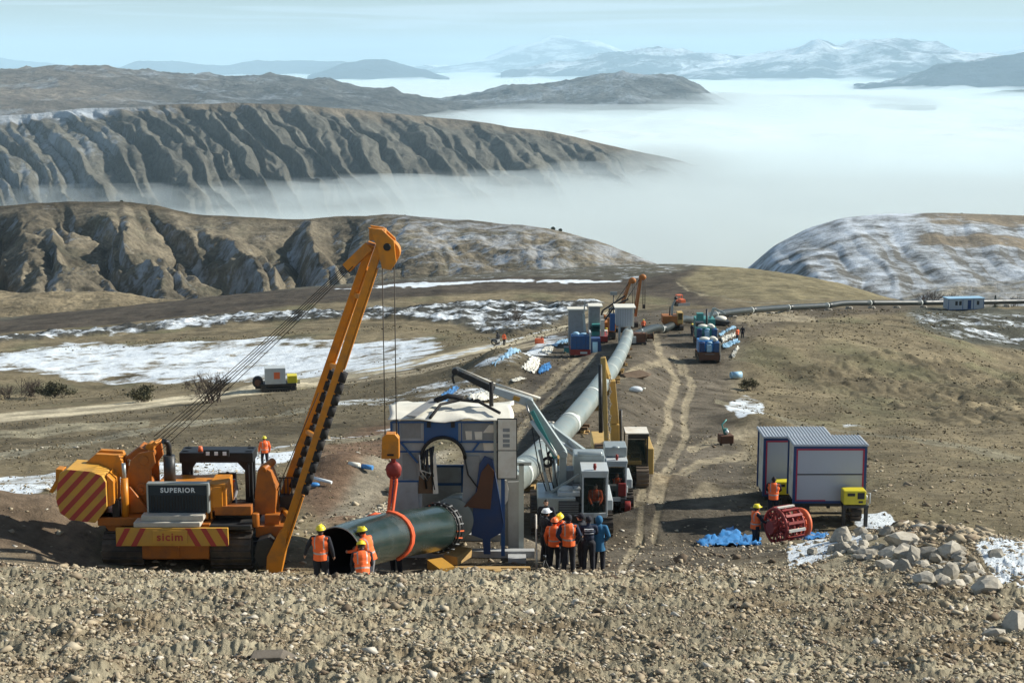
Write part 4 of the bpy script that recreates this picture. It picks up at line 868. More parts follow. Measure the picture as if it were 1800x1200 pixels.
for k in range(5):
    o1 = Vector(((2 - k) * .03, (k - 2) * .05, (k - 2) * .035)); q = s0 + d_ * .3 + Vector(((2 - k) * .06, (k - 2) * .05, (k - 2) * .07 - (.10 if k == 0 else 0))); e_ = a0 + o1
    lc.tube([q + (e_ - q) * (i / 12) + Vector((0, 0, -.10 * math.sin(math.pi * i / 12))) for i in range(13)], .0125, 6)
q = lp(487, 862, 1.2); e_ = lp(560, 690, .1); lc.tube([q, e_], .014, 6)
lc.build('luffing_cable', M_('cable'), pl)
# load lines, block and hook
YL = -.35
hc = MB(); tops = [lp(672, 468, YL), lp(693, 462, YL)]; bots = [lp(677, 772, YL), lp(697, 772, YL)]
for a, b in zip(tops, bots): hc.tube([a, b], .015, 6)
hc.build('hoist_cable', M_('cable'), pl)
bk = lp(687, 785, YL); m = MB(); m.prism([(bk.x - .24, bk.z + .32), (bk.x - .12, bk.z + .42), (bk.x + .14, bk.z + .42), (bk.x + .25, bk.z + .28), (bk.x + .25, bk.z - .32), (bk.x - .27, bk.z - .32)], bk.y - .18, bk.y + .18); m.box((bk.x, bk.y - .19, bk.z - .2), (.2, .03, .06), mi=1); hb = m.build('hook_block', M_('machine_yellow', 'black'), pl, .03)
hk = lp(692, 824, YL); m = MB(); m.ball(hk, .24, (1, .6, 1.0)); m.cyl(hk + Vector((0, 0, .2)), hk + Vector((0, 0, .42)), .07); m.torus(hk + Vector((0, 0, -.1)), (0, 1, 0), .17, .05); m.build('hook', M_('red_iron'), hb)
# ------------------------------------------------------------------ pipes
def bez(pts, n):                         # Catmull-Rom through points
    out = []; P_ = [pts[0] * 2 - pts[1]] + list(pts) + [pts[-1] * 2 - pts[-2]]
    for i in range(1, len(P_) - 2):
        for k in range(n):
            t = k / n; a, b, c, d = P_[i - 1:i + 3]; out.append(.5 * ((2 * b) + (c - a) * t + (2 * a - 5 * b + 4 * c - d) * t * t + (3 * b - a - 3 * c + d) * t ** 3))
    out.append(pts[-1]); return out
PR = .69
def hollow(mb, path, r, seg=40, wall=.03):
    mb.tube(path, r, seg, 0, False); d0 = (path[0] - path[1]).normalized(); n = 10
    mb.tube([path[0] + d0 * .002] + [Vector(p) for p in path[1:]], r - wall, seg, 1, False)
    for e, d in ((path[0], d0), (path[-1], (path[-1] - path[-2]).normalized())): mb.tube([e + d * .001, e + d * .018], [r, r], seg, 2, False); mb.torus(e + d * .01, d, r - wall / 2, wall / 2, seg, 6, 2)
pe = [P(592, 970, 41.3), P(640, 953, 43.0), P(700, 939, 44.9), P(768, 928, 47.2)]
path1 = bez(pe, 8); m = MB(); hollow(m, path1, PR, 48)
pp = m.build('pipe_section', M_('pipe_coat', 'pipe_inside', 'bare_steel')); tag(pp, 'large dark green pipe length hanging in an orange sling, open end towards viewer', 'pipe')
m = MB(); e0 = path1[-1]; dd = (path1[-1] - path1[-3]).normalized()
for k in (0, .22): m.torus(e0 + dd * k, dd, PR + .07, .03, 40, 8)
m.torus(e0 + dd * .11, dd, PR + .03, .05, 40, 8)
cl = m.build('line_up_clamp', M_('dark_steel')); tag(cl, 'black ring clamp closed round the pipe joint inside the welding shelter mouth', 'clamp')
u_ = dd.cross(Vector((0, 0, 1))).normalized(); v_ = u_.cross(dd); m = MB(); m2 = MB()
for k in range(22):
    t = 2 * math.pi * k / 22; rr = u_ * math.cos(t) + v_ * math.sin(t); m = MB(); m.beam(e0 + rr * (PR + .03) - dd * .06, e0 + rr * (PR + .10) + dd * .26, .035, .035); m.build('clamp_bar' if k % 7 else 'clamp_screw', M_('mid_grey' if k % 7 else 'orange_iron'), cl)
# sling: two straps from the hook round the pipe
HK = hk + ORG + Vector((0, 0, -.2)); sc_ = path1[14]; sdv = (path1[16] - path1[13]).normalized(); su = sdv.cross(Vector((0, 0, 1))).normalized(); svv = su.cross(sdv)
if su.x < 0: su = -su
def on_pipe(base_i, ang, r=PR + .03):
    i = min(max(base_i, 0), len(path1) - 1.001); i0 = int(i); c = path1[i0].lerp(path1[i0 + 1], i - i0); return c + (su * math.cos(ang) + Vector((0, 0, 1)) * math.sin(ang)) * r
sl = MB(); knot = HK + Vector((-.06, -.1, -1.15))
kp = P(686, 908, 45.2)
for dx in (-.07, .07):
    sl.tube([HK + Vector((dx * .6, 0, .25)), HK + Vector((dx, 0, -.2)), kp + Vector((dx * .8, .06, .1)), kp], [.05, .052, .052, .06], 8)
for t0, b0_, side in ((0, 15.5, 1),):
    pts = [kp] + [on_pipe(14.2 + 1.8 * k / 9 - 2.6 * (k / 9) ** 2, math.pi * .52 - k * .30) for k in range(0, 10)]
    for off in (-.045, .045):
        sl.tube([p + sdv * off for p in pts], .05, 8)
pts = [kp] + [on_pipe(12.5 - .22 * k, math.pi * .6 + k * .3) for k in range(0, 9)]
sl.tube(pts, .05, 8)
so = sl.build('lifting_sling', M_('sling_orange')); tag(so, 'orange webbing sling looped from the hook round the hanging pipe', 'sling')
# the welded pipeline running away down the right of way
pts = [P(*q) for q in _pl]
pth = bez(pts, 14); line = empty('pipeline', pts[0] - Vector((0, 0, PR)), 0, 'long welded pipeline curving from the near shelter to the far white shelter', 'pipeline')
def pipe_run(path, parent, step, band, band_m='joint_band', mat='pipe_coat', PR=PR):
    L_ = [0]
    for a, b in zip(path[:-1], path[1:]): L_.append(L_[-1] + (b - a).length)
    def at(d):
        for i in range(len(L_) - 1):
            if L_[i + 1] >= d: return path[i].lerp(path[i + 1], (d - L_[i]) / (L_[i + 1] - L_[i]))
        return path[-1]
    org = parent.location; d = 0; js = []
    while d < L_[-1] - .5:
        e = min(L_[-1], d + step); n = 10; q = [at(d + (e - d) * k / n) - org for k in range(n + 1)]; m = MB(); m.tube(q, PR, 28, 0, True); m.build('pipe_length', M_(mat), parent)
        if e < L_[-1]:
            m = MB(); dr = (at(e + .2) - at(e - .2)).normalized(); m.tube([at(e) - org - dr * band, at(e) - org + dr * band], PR + .015, 28, 0, True); m.build('joint_band', M_(band_m), parent); js.append((at(e), dr))
        d = e
    return js, at, L_[-1]
mk('pipe_dusty', (.20, .235, .215), .32, .1, .55, (.40, .39, .34), .8, spec=.6)
js, at_, Ltot = pipe_run(pth, line, 12.2, .35, mat='pipe_dusty')
cribs = []
def crib(p, hgt, k, lab, grp):
    c = empty('timber_crib', (p.x, p.y, p.z), random.uniform(-.2, .2), lab, 'timber crib', grp); n = max(2, int(hgt / .2)); 
    for i in range(n):
        m = MB()
        for s in (-1, 1):
            if i % 2: m.box((s * .42, 0, (i + .5) * hgt / n), (.2, 1.3, hgt / n * .96), (0, 0, random.uniform(-.05, .05)))
            else: m.box((0, s * .42, (i + .5) * hgt / n), (1.5, .2, hgt / n * .96), (0, 0, random.uniform(-.05, .05)))
        m.build('timber_layer', M_('wood' if (i + k) % 3 else 'wood_dark'), c, .01)
    return c
d = 16
while d < Ltot - 2:
    p = at_(d); g = gz(p.x, p.y); hgt = max(.25, p.z - PR - g)
    cribs.append(crib(Vector((p.x, p.y, g - .05)), hgt + .05, int(d), 'stacked timber crib holding up the near pipeline', 'timber cribs under the near pipeline')); d += 12.2
pts = [P(1112, 577, 203), P(1150, 568.5, 216), P(1185, 563.5, 226), P(1228, 553, 240), P(1262, 543.5, 254), P(1330, 538, 270), P(1400, 534.5, 286), P(1500, 532.5, 306), P(1600, 532, 320), P(1700, 531, 330), P(1800, 529.5, 340), P(1980, 528, 352)]
pth = bez(pts, 8); pth = [Vector((p.x, p.y, gz(p.x, p.y) + PR + .12 if p.y < 300 else p.z)) for p in pth]; pth = [pth[0]] + [(a + b * 2 + c) / 4 for a, b, c in zip(pth[:-2], pth[1:-1], pth[2:])] + [pth[-1]]; line2 = empty('pipeline', pts[0], 0, 'distant dark pipeline string with pale joints running off to the right', 'pipeline')
js2, at2, L2 = pipe_run(pth, line2, 17.5, .16, mat='pipe_far', PR=.54)
d = 9
while d < L2 - 2:
    p = at2(d); g = gz(p.x, p.y); hgt = max(.2, p.z - PR - g + .03); c = empty('pipe_support', (p.x, p.y, g - .03), 0, 'pale sandbag stack propping the distant pipeline', 'sandbag stack', 'sandbag stacks under the distant pipeline')
    for i, hh in enumerate((0, .5)):
        m = MB()
        for k in (-1, 0, 1): m.ball((k * .5 * (1 - hh * .5), 0, hgt * (hh + .25)), .3, (1, 1.2, hgt))
        m.build('sandbag', M_('concrete_block'), c)
    d += 8.8
# ------------------------------------------------------------------ the near welding shelter
SY = 48.3; sb = P(797, 985, SY); SO = Vector((sb.x, SY, gz(sb.x, SY + 1)))
def ls(px, py, y=0): return P(px, py, SY + y) - SO
shl = empty('welding_shelter', SO, 0, 'grey and blue patched welding shelter with arched mouth over the pipe', 'shelter')
L0 = ls(688, 740); R0 = ls(884, 742); zt = L0.z; xl, xr = L0.x, R0.x
def sx(px, y=0): return ls(px, 850, y).x
def sz(py, y=0): return ls(797, py, y).z
ac = ls(779, 805); ar = ls(817, 805).x - ac.x
D = 2.5; z0 = sz(925)
def arch(r, z_, n=10): return [(ac.x + r * math.cos(math.pi * k / n), z_ + r * math.sin(math.pi * k / n)) for k in range(n + 1)]
m = MB(); op = arch(ar, ac.z)
m.prism([(xl, z0), (ac.x - ar, z0)] + op[::-1][0:] + [(ac.x + ar, z0), (xr, z0), (xr, zt), (xl, zt)], 0, .06)
fw = m.build('front_wall', M_('panel_grey'), shl)
m = MB(); m.bb(xl, xl + .06, .06, D, .25, zt); m.build('side_wall', M_('panel_grey'), shl)
m = MB(); m.bb(xr - .06, xr, .06, D, .9, zt); m.build('side_wall', M_('panel_white'), shl)
m = MB(); m.bb(xl + .06, ac.x + .55, D - .06, D, sz(905, D), sz(818, D)); m.build('back_wall', M_('panel_grey'), shl)
m = MB()
for zz in (sz(818, D), sz(850, D)): m.bb(xl + .06, xr, D - .10, D - .065, zz - .03, zz + .05)
m.bb(ac.x + .48, ac.x + .56, D - .10, D - .065, sz(905, D), sz(818, D)); m.build('back_frame', M_('blue_steel'), shl)
# blue head panel and steel frame standing proud of the front
m = MB(); hx0, hx1 = sx(746), sx(806); m.prism([(hx0, zt)] + [(hx0, ac.z + .45)] + [(p[0], p[1] + .0) for p in arch(ar + .03, ac.z)[::-1] if p[1] > ac.z + .45] + [(hx1, ac.z + .45), (hx1, zt)], -.035, -.003); m.build('blue_panel', M_('blue_steel'), shl)
m = MB()
def fb(a, b, w_=.07, y=-.03): m.beam((a[0], y, a[1]), (b[0], y, b[1]), w_, .05)
fb((xl, z0), (xl, zt)); fb((xr, .2), (xr, zt), .12, -.02); fb((xl, zt - .02), (hx0, zt - .02), .09); fb((hx1, zt - .02), (xr, zt - .02), .09)
zb_ = sz(776); zc_ = sz(793); fb((xl, zb_), (hx0, zb_), .05); fb((hx1, zb_), (xr, zb_), .05); fb((xl, zc_), (ac.x - ar * .98, zc_), .04); fb((ac.x + ar, zc_), (xr, zc_), .05)
fb((sx(705), zb_), (sx(735), sz(812)), .10, -.05); fb((sx(843), zb_), (sx(830), zc_), .09, -.05); fb((sx(702), sz(776)), (sx(702), zt), .03); fb((sx(812), sz(776)), (sx(812), zt), .03)
fb((xl, sz(845)), (sx(736), sz(845)), .05); m.build('steel_frame', M_('blue_steel'), shl)
m = MB(); pass
for a, b, c, d_ in ((706, 741, 770, 738), (708, 733, 842, 797), (815, 878, 773, 743)): m = MB(); m.bb(sx(a), sx(b), -.012, -.003, sz(c), sz(d_)); m.build('wall_patch', M_('mid_grey'), shl)
for a, b, c, d_ in ((820, 830, 772, 757), (836, 848, 772, 758), (849, 877, 760, 746), (851, 876, 793, 778)):
    m = MB(); p = [(sx(a), sz(c)), (sx(b), sz(c)), (sx(b) , sz(d_)), (sx(a) + (.2 if a == 849 else -.03), sz(d_))]; m.prism(p, -.028, -.013); m.build('wall_patch', M_('panel_white'), shl)
for px_ in (755, 797): m = MB(); m.bb(sx(px_) - .06, sx(px_) + .06, -.09, -.036, sz(750), sz(741)); m.build('hinge', M_('black'), shl)
# sagging tarpaulin roof
def sheet(parent, name, mat, x0, x1, y0, y1, z, nx=26, ny=14, amp=.06, sag=0, seed=0, ridge=0, thick=.02):
    m = MB(); vs = []
    for s_ in (0, -thick):
        for j in range(ny + 1):
            for i in range(nx + 1):
                u, v = i / nx, j / ny; x = x0 + (x1 - x0) * u; y = y0 + (y1 - y0) * v
                vs.append((x + .05 * math.sin(v * 9 + seed), y + .05 * math.sin(u * 13 + seed), z + s_ + ridge * (1 - abs(2 * v - 1)) + amp * float(fbm(x * 1.3 + seed, y * 1.6, 3, 3 + seed)) + sag * math.sin(math.pi * u) * math.sin(math.pi * v)))
    n = nx + 1; N_ = n * (ny + 1); f = []
    for j in range(ny):
        for i in range(nx): a = j * n + i; f += [(a, a + 1, a + n + 1, a + n), (N_ + a, N_ + a + n, N_ + a + n + 1, N_ + a + 1)]
    for i in range(nx): f += [(i, N_ + i, N_ + i + 1, i + 1), (ny * n + i, ny * n + i + 1, N_ + ny * n + i + 1, N_ + ny * n + i)]
    for j in range(ny): f += [(j * n, (j + 1) * n, N_ + (j + 1) * n, N_ + j * n), (j * n + nx, N_ + j * n + nx, N_ + (j + 1) * n + nx, (j + 1) * n + nx)]
    m.add(vs, f, 0, True); return m.build(name, M_(mat), parent)
rf = sheet(shl, 'roof', 'tarp_white', xl - .12, xr + .3, -.12, D + .1, zt + .06, ridge=.16, amp=.13)
m = MB(); a = Vector((sx(725), -.1, zt + .18)); m.beam(a, a + Vector((.7, 1.5, .22)), .35, .03); m.build('roof_strip', M_('mid_grey'), rf)
m = MB(); m.tube([(hx0 + .2, -.06, zt + .12), (ac.x - .1, .8, zt + .36), (ac.x + .5, 1.2, zt + .42), (ac.x + 1.1, 1.0, zt + .40), (xr - .1, .2, zt + .22)], .05, 8); m.tube([(ac.x - .3, 1.1, zt + .40), (ac.x + .1, 1.3, zt + .52), (ac.x + .6, 1.2, zt + .48)], .09, 8); m.build('roof_hose', M_('rubber'), rf)
m = MB(); m.cyl((sx(864, 1.2), 1.2, zt + .1), (sx(864, 1.2), 1.2, zt + 1.0), .07, seg=8); m.build('roof_post', M_('rubber'), rf)
# ragged fringe and ropes round the mouth
m = MB(); o_ = [(p[0], -.08, p[1]) for p in arch(ar + .01, ac.z, 14)]; m.tube(o_, .055, 8)
for k in range(9): x_ = ac.x - ar + .02 + k * .045; m.tube([(x_, -.09, ac.z + .45 * math.sin(math.acos(max(-1, min(1, (x_ - ac.x) / ar))))), (x_ + random.uniform(-.08, .1), -.1, ac.z - random.uniform(.1, .5)), (x_ + random.uniform(-.1, .16), -.1, ac.z - random.uniform(.5, 1.1))], random.uniform(.015, .04), 6)
m.tube([(ac.x + ar, -.09, ac.z), (ac.x + ar + .1, -.1, ac.z - .5), (ac.x + ar + .5, -.12, ac.z - 1.05)], .022, 6); m.build('mouth_seal', M_('black'), shl)
m = MB(); x_ = sx(763); m.prism([(x_, ac.z + .2), (x_ + .06, ac.z + .2), (x_ + .14, sz(865)), (x_ - .03, sz(866))], -.13, -.11); m.tube([(sx(738), -.12, sz(797)), (sx(740), -.12, sz(826)), (sx(752), -.12, sz(842)), (sx(758), -.12, sz(830)), (sx(738), -.12, sz(824))], .02, 6); m.build('hanging_rope', M_('panel_white'), shl)
m = MB(); m.prism([(sx(735), sz(866)), (sx(762), sz(866)), (sx(760), sz(832)), (sx(748), sz(845)), (sx(737), sz(835))], -.06, -.03); m.build('fringe', M_('wood_dark'), shl)
# lower skirts, brown flap, blue leg, pale rounded plate
m = MB(); m.prism([(sx(693), sz(897)), (sx(736), sz(897)), (sx(734), sz(846)), (sx(693), sz(845))], -.05, -.015); m.build('skirt', M_('panel_grey'), shl)
m = MB(); m.prism([(sx(812), sz(890)), (sx(833), sz(890)), (sx(843), sz(822)), (sx(843), sz(800)), (sx(816), sz(800))], -.05, -.012); m.build('skirt', M_('mid_grey'), shl)
m = MB(); m.prism([(sx(815), sz(888)), (sx(862), sz(892)), (sx(869), sz(826)), (sx(858), sz(812)), (sx(846), sz(828)), (sx(838), sz(862))], -.16, -.12); m.build('flap', M_('rust_brown') if 'rust_brown' in Mt else [mk('rust_brown', (.12, .055, .03), .7, 0, .5, (.07, .05, .04), 3)], shl)
m = MB(); m.prism([(sx(843), sz(815)), (sx(852), sz(800)), (sx(866), sz(806)), (sx(885), sz(920)), (sx(880), sz(935)), (sx(862), sz(945)), (sx(862), sz(972)), (sx(850), sz(972)), (sx(848), sz(945)), (sx(828), sz(938)), (sx(832), sz(890))], -.10, -.04); m.tube([(sx(866), -.11, sz(806)), (sx(885), -.11, sz(918))], .02, 6); m.build('blue_cloth', M_('deep_blue'), shl)
m = MB(); m.prism([(sx(868), sz(843)), (sx(890), sz(843)), (sx(894), sz(860)), (sx(893), sz(878)), (sx(880), sz(897)), (sx(876), sz(890))], -.03, .01); m.build('rounded_plate', M_('panel_white'), shl)
# open door leaf on the right with two pale panels
m = MB(); dx0, dx1 = sx(874, -.3), sx(909, -.3); dz0, dz1 = sz(841, -.3), sz(735, -.3); dzm = sz(791, -.3)
m.bb(dx0, dx1, -.33, -.29, dz0, dz1); dr = m.build('door', M_('black'), shl)
for a, b in ((dz0 + .03, dzm - .015), (dzm + .015, dz1 - .03)): m = MB(); m.bb(dx0 + .03, dx1 - .03, -.345, -.325, a, b); m.build('door_panel', M_('panel_white'), dr)
m = MB()
for zz in (758, 768, 777, 785): m.bb(sx(884, -.3), sx(896, -.3), -.352, -.346, sz(zz, -.3), sz(zz - 6, -.3))
m.build('vent', M_('mid_grey'), dr)
m = MB(); m.bb(sx(868), sx(873), -.10, -.05, sz(835), sz(738)); m.build('door_post', M_('silver'), shl)
# right rear leg, post and skid base
m = MB(); px0 = sx(912, .8); m.bb(px0, px0 + .16, .8, .95, .0, sz(815, .8)); m.bb(px0 - .12, px0 + .4, .8, .95, sz(818, .8), sz(812, .8)); m.bb(px0, px0 + .45, .75, 1.0, -.0, .12); m.build('support_post', M_('silver'), shl)
m = MB(); m.bb(sx(893, .9), px0, .9, 1.0, .1, sz(848, .8)); m.bb(xr - .1, px0 + .1, 1.05, 1.12, .2, sz(838, .8)); m.build('rear_panel', M_('mid_grey'), shl)
m = MB(); m.bb(xl + .3, px0 + .5, .4, .7, -.05, .22); m.bb(xl + .3, xr, D - .3, D, -.05, .22); m.bb(sx(893), sx(925), -.1, .5, -.02, .14); m.build('skid', M_('panel_grey'), shl)

# ------------------------------------------------------------------ white crawler cranes, seen from behind the working end
def cab(parent, x0, x1, y0, y1, z0_, z1_, body='machine_white', beacon=True, occupied=True, tint='teal'):
    t = .07; m = MB()
    for x in (x0, x1):
        for y in (y0, y1): m.bb(x - t / 2, x + t / 2, y - t / 2, y + t / 2, z0_, z1_)
    m.bb(x0 - .06, x1 + .06, y0 - .08, y1 + .06, z1_, z1_ + .12); m.bb(x0, x1, y0 - .02, y1, z0_ - .05, z0_ + .12); m.bb(x0 - .02, x1 + .02, y0 - .045, y0 - .02, z1_ - .14, z1_)
    c = m.build('cab', M_(body), parent, .02)
    m = MB(); m.bb(x0 + t * .6, x1 - t * .6, y0 - .01, y0 + .01, z0_ + .14, z1_ - .16); m.build('windscreen', M_('glass'), c)
    for x in (x0, x1): m = MB(); m.bb(x - .01, x + .01, y0 + t * .6, y1 - t * .6, z0_ + .3, z1_ - .1); m.build('side_window', M_('glass'), c)
    m = MB(); m.bb(x0 + .04, x1 - .04, y1 - .03, y1, z0_, z1_ - .5); m.build('rear_panel', M_('dark_steel'), c)
    m = MB(); m.bb((x0 + x1) / 2 - .24, (x0 + x1) / 2 + .24, y0 + .35, y0 + .8, z0_ + .12, z0_ + .42); m.bb((x0 + x1) / 2 - .24, (x0 + x1) / 2 + .24, y0 + .75, y0 + .85, z0_ + .4, z0_ + 1.0); m.build('seat', M_('black'), c, .03)
    if beacon: m = MB(); m.cyl(((x0 + x1) / 2, y0 + .1, z1_ + .12), ((x0 + x1) / 2, y0 + .1, z1_ + .2), .05); m.cyl(((x0 + x1) / 2, y0 + .1, z1_ + .2), ((x0 + x1) / 2, y0 + .1, z1_ + .36), .07, .055); m.build('beacon', M_('red_iron'), c)
    return c
def crane_machine(px, Y, label, boom_pts, full=True):
    b = P(px, 960, Y); O = Vector((b.x, Y, gz(b.x, Y + 1.2))); e = empty('crane_tractor', O, R(0), label, 'crane tractor')
    return e, O
W1 = 58.4
cr1, O1 = crane_machine(1020, W1, 'nearest white crawler crane tractor with folded grey knuckle boom behind the standing group', None)
def l1(px, py, y): return P(px, py, W1 + y) - O1
add_track(cr1, l1(1066, 940, 0).x, .0, 3.6, l1(1066, 882, 0).z * .55, .52); add_track(cr1, l1(948, 940, 0).x, .0, 3.6, 1.0, .62)
m = MB(); m.bb(-1.35, .9, .1, 3.3, .45, 1.0); m.build('chassis', M_('dark_steel'), cr1, .02)
q0, q1 = l1(945, 930, 0), l1(980, 876, 0); m = MB(); m.bb(q0.x, l1(1012, 900, 0).x, .15, 2.4, .85, q1.z); hoodo = m.build('hood', M_('silver'), cr1, .05)
g0, g1 = l1(982, 907, 0), l1(1018, 882, 0); m = MB(); m.bb(g0.x, g1.x, .11, .16, g0.z, g1.z); gr_ = m.build('grille', M_('dark_steel'), hoodo)
m = MB()
for k in range(8): m.bb(g0.x + .02, g1.x - .02, .085, .108, g0.z + .03 + k * (g1.z - g0.z) / 8.4, g0.z + .05 + k * (g1.z - g0.z) / 8.4)
m.build('grille_bar', M_('mid_grey'), gr_)
lq = l1(959, 897, 0); m = MB(); m.cyl((lq.x, .08, lq.z), (lq.x, .16, lq.z), .11, seg=16); m.build('headlight', M_('helmet_white'), hoodo)
m = MB(); a = l1(985, 872, .4); m.bb(a.x - .1, a.x + .75, .3, 1.3, q1.z, q1.z + .16); m.ball((a.x + .25, .6, q1.z + .2), .22, (1.4, 1, .7)); m.ball((a.x + .62, .7, q1.z + .2), .16, (1.2, 1, .7)); m.build('engine_cover', M_('machine_white'), cr1, .02)
c0, c1 = l1(1024, 907, 0), l1(1067, 832, 0); cbx = cab(cr1, c0.x, c1.x, .0, 1.25, c0.z, c1.z)
m = MB(); m.bb(c0.x + .08, c0.x + .42, -.04, -.01, c0.z - .35, c0.z + .1); m.build('steps', M_('panel_grey'), cr1); m = MB(); m.bb(c0.x + .05, c1.x, 0.02, .9, .9, c0.z - .05); m.bb(c1.x - .02, c1.x + .25, .2, 2.5, 1.05, 1.45); m.build('side_box', M_('machine_white'), cr1, .03)
t0, t1 = l1(1008, 826, 1.6), l1(1063, 799, 1.6); m = MB(); m.bb(t0.x, t1.x, 1.5, 2.6, t0.z - .5, t1.z); m.cyl((t0.x + .15, 1.6, t1.z + .02), (t1.x - .1, 1.6, t1.z + .02), .12); m.build('tank', M_('silver'), cr1, .05)
m = MB(); m.bb(t0.x - .05, t1.x - .35, 1.35, 1.5, c0.z, t0.z - .5); m.bb(g0.x, c0.x, 1.6, 2.4, q1.z, c1.z - .3); m.build('pump_housing', M_('mid_grey'), cr1, .02)
# knuckle boom: post, first arm, second arm with rams, telescopic outer arm
def knuckle(parent, l, base, el1, el2, tip0, tip1, yy):
    A, B, C_, D_, E_ = l(*base, yy), l(*el1, yy), l(*el2, yy), l(*tip0, yy), l(*tip1, yy)
    m = MB(); m.beam(A, B, .30, .34, up=(0, 1, 0), w1=.26); m.cyl(A - Vector((0, .3, 0)), A + Vector((0, .3, 0)), .2); co = m.build('crane_post', M_('silver'), parent, .02)
    m = MB(); m.beam(B, C_, .34, .5, up=(0, 1, 0), w1=.28, h1=.32); m.cyl(B - Vector((0, .28, 0)), B + Vector((0, .28, 0)), .16); m.cyl(C_ - Vector((0, .26, 0)), C_ + Vector((0, .26, 0)), .17); m.build('inner_arm', M_('silver'), parent, .03)
    d = (C_ - B); nn = Vector((d.z, 0, -d.x)).normalized(); m = MB(); m.cyl(B + d * .05 - nn * .26 + Vector((0, -.3, 0)), B + d * .75 - nn * .30 + Vector((0, -.3, 0)), .075); m.build('ram', M_('machine_white'), parent)
    m = MB(); m.cyl(B + d * .75 - nn * .30 + Vector((0, -.3, 0)), C_ - nn * .12 + Vector((0, -.3, 0)), .04); m.build('ram_rod', M_('bare_steel'), parent)
    m = MB(); m.beam(C_, D_, .36, .34, up=(0, 1, 0), w1=.26, h1=.26); oa = m.build('outer_arm', M_('machine_white'), parent, .03)
    m = MB(); m.beam(D_, E_, .28, .24, up=(0, 1, 0), w1=.20, h1=.18); m.cyl(E_ - Vector((0, .16, 0)), E_ + Vector((0, .16, 0)), .13); m.tube([E_, E_ + Vector((-.1, 0, -.25)), E_ + Vector((-.04, 0, -.5))], .05, 8); m.build('telescope', M_('dark_steel'), oa, .02)
    up = (D_ - C_); n2 = Vector((-up.z, 0, up.x)).normalized(); n2 = n2 if n2.z > 0 else -n2; m = MB(); m.cyl(C_ + n2 * .27 - up * .25, D_ + n2 * .24, .05); m.cyl(D_ + n2 * .24, E_ + n2 * .16, .03); m.build('extension_ram', M_('panel_white'), oa)
    return A, B, C_, D_, E_
A_, B_, C2, D2, E2 = knuckle(cr1, l1, (988, 862), (990, 796), (930, 706), (868, 685), (800, 652), 1.5)
m = MB(); q = C2.lerp(D2, .35); d = (D2 - C2).normalized(); m.beam(q - d * .12 + Vector((0, -.20, 0)), q + d * .14 + Vector((0, -.20, 0)), .16, .02, up=(0, 1, 0)); m.build('label_plate', M_('hazard_yellow'), cr1)
m = MB(); m.beam(B_ + Vector((-.3, -.3, -.1)), C2 + Vector((.1, -.3, -.3)), .16, .1, up=(0, 1, 0)); m.build('arm_plate', M_('teal'), cr1)
m = MB(); m.beam(l1(948, 790, 1.2), l1(968, 880, 1.0), .11); m.beam(l1(962, 868, .9), l1(1018, 834, .8), .09); m.cyl(l1(975, 800, 1.3), l1(976, 860, 1.3), .10); m.build('stabiliser', M_('silver'), cr1)
for k in range(4): m = MB(); a = l1(935 + k * 12, 752 + k * 13, 1.25); b = l1(962 + k * 7, 868, 1.1); m.tube([a, a.lerp(b, .5) + Vector((random.uniform(-.2, .1), -.1, -.2)), b], .022, 6); m.build('hose', M_('rubber'), cr1)
m = MB(); a = l1(962, 812, 1.2); m.torus(a, (0, 1, 0), .16, .06, 16, 6); m.torus(a + Vector((.16, 0, .3)), (0, 1, 0), .13, .05, 16, 6); m.build('hose_reel', M_('rubber'), cr1)
# second crane tractor
W2 = 66; b = P(1085, 925, W2); O2 = Vector((b.x, W2, gz(b.x, W2 + .5))); cr2 = empty('crane_tractor', O2, 0, 'second white crawler crane tractor, partly hidden beyond the nearest one', 'crane tractor')
def l2(px, py, y): return P(px, py, W2 + y) - O2
add_track(cr2, l2(1102, 930, 0).x, 0, 3.4, .95, .56); add_track(cr2, l2(1040, 930, 0).x, 0, 3.4, .95, .56)
c0, c1 = l2(1068, 880, 0), l2(1101, 815, 0); cab(cr2, c0.x, c1.x, .1, 1.3, c0.z, c1.z)
t0, t1 = l2(1063, 810, .7), l2(1102, 786, .7); m = MB(); m.bb(t0.x, t1.x, .7, 1.9, c1.z + .14, t1.z); m.ball(((t0.x + t1.x) / 2, .7, t1.z), .12, (1.4, 1, .6)); m.build('tank', M_('silver'), cr2, .05)
m = MB(); m.bb(l2(1020, 900, 0).x, c1.x + .1, .3, 3, .7, 1.25); m.bb(l2(1030, 870, 0).x, c0.x, .5, 2.4, 1.25, 2.1); m.bb(c1.x - .02, c1.x + .3, .4, 2.4, 1.1, 1.5); m.build('hood', M_('machine_white'), cr2, .04)
m = MB(); m.bb(l2(1086, 925, 0).x, l2(1099, 925, 0).x, -.12, .0, .9, 1.45); m.cyl(l2(1098, 890, 0), l2(1108, 890, 0), .25); m.build('drawbar', M_('red_iron'), cr2, .02)
A_, B_, C2, D2, E2 = knuckle(cr2, l2, (1030, 850), (1040, 806), (968, 752), (964, 750), (958, 747), 1.6)
m = MB(); m.beam(l2(1030, 815, 1.3), l2(1000, 775, 1.2), .2, .1); m.cyl(l2(1012, 792, 1.2), l2(975, 772, 1.2), .07); m.build('stabiliser', M_('machine_white'), cr2)
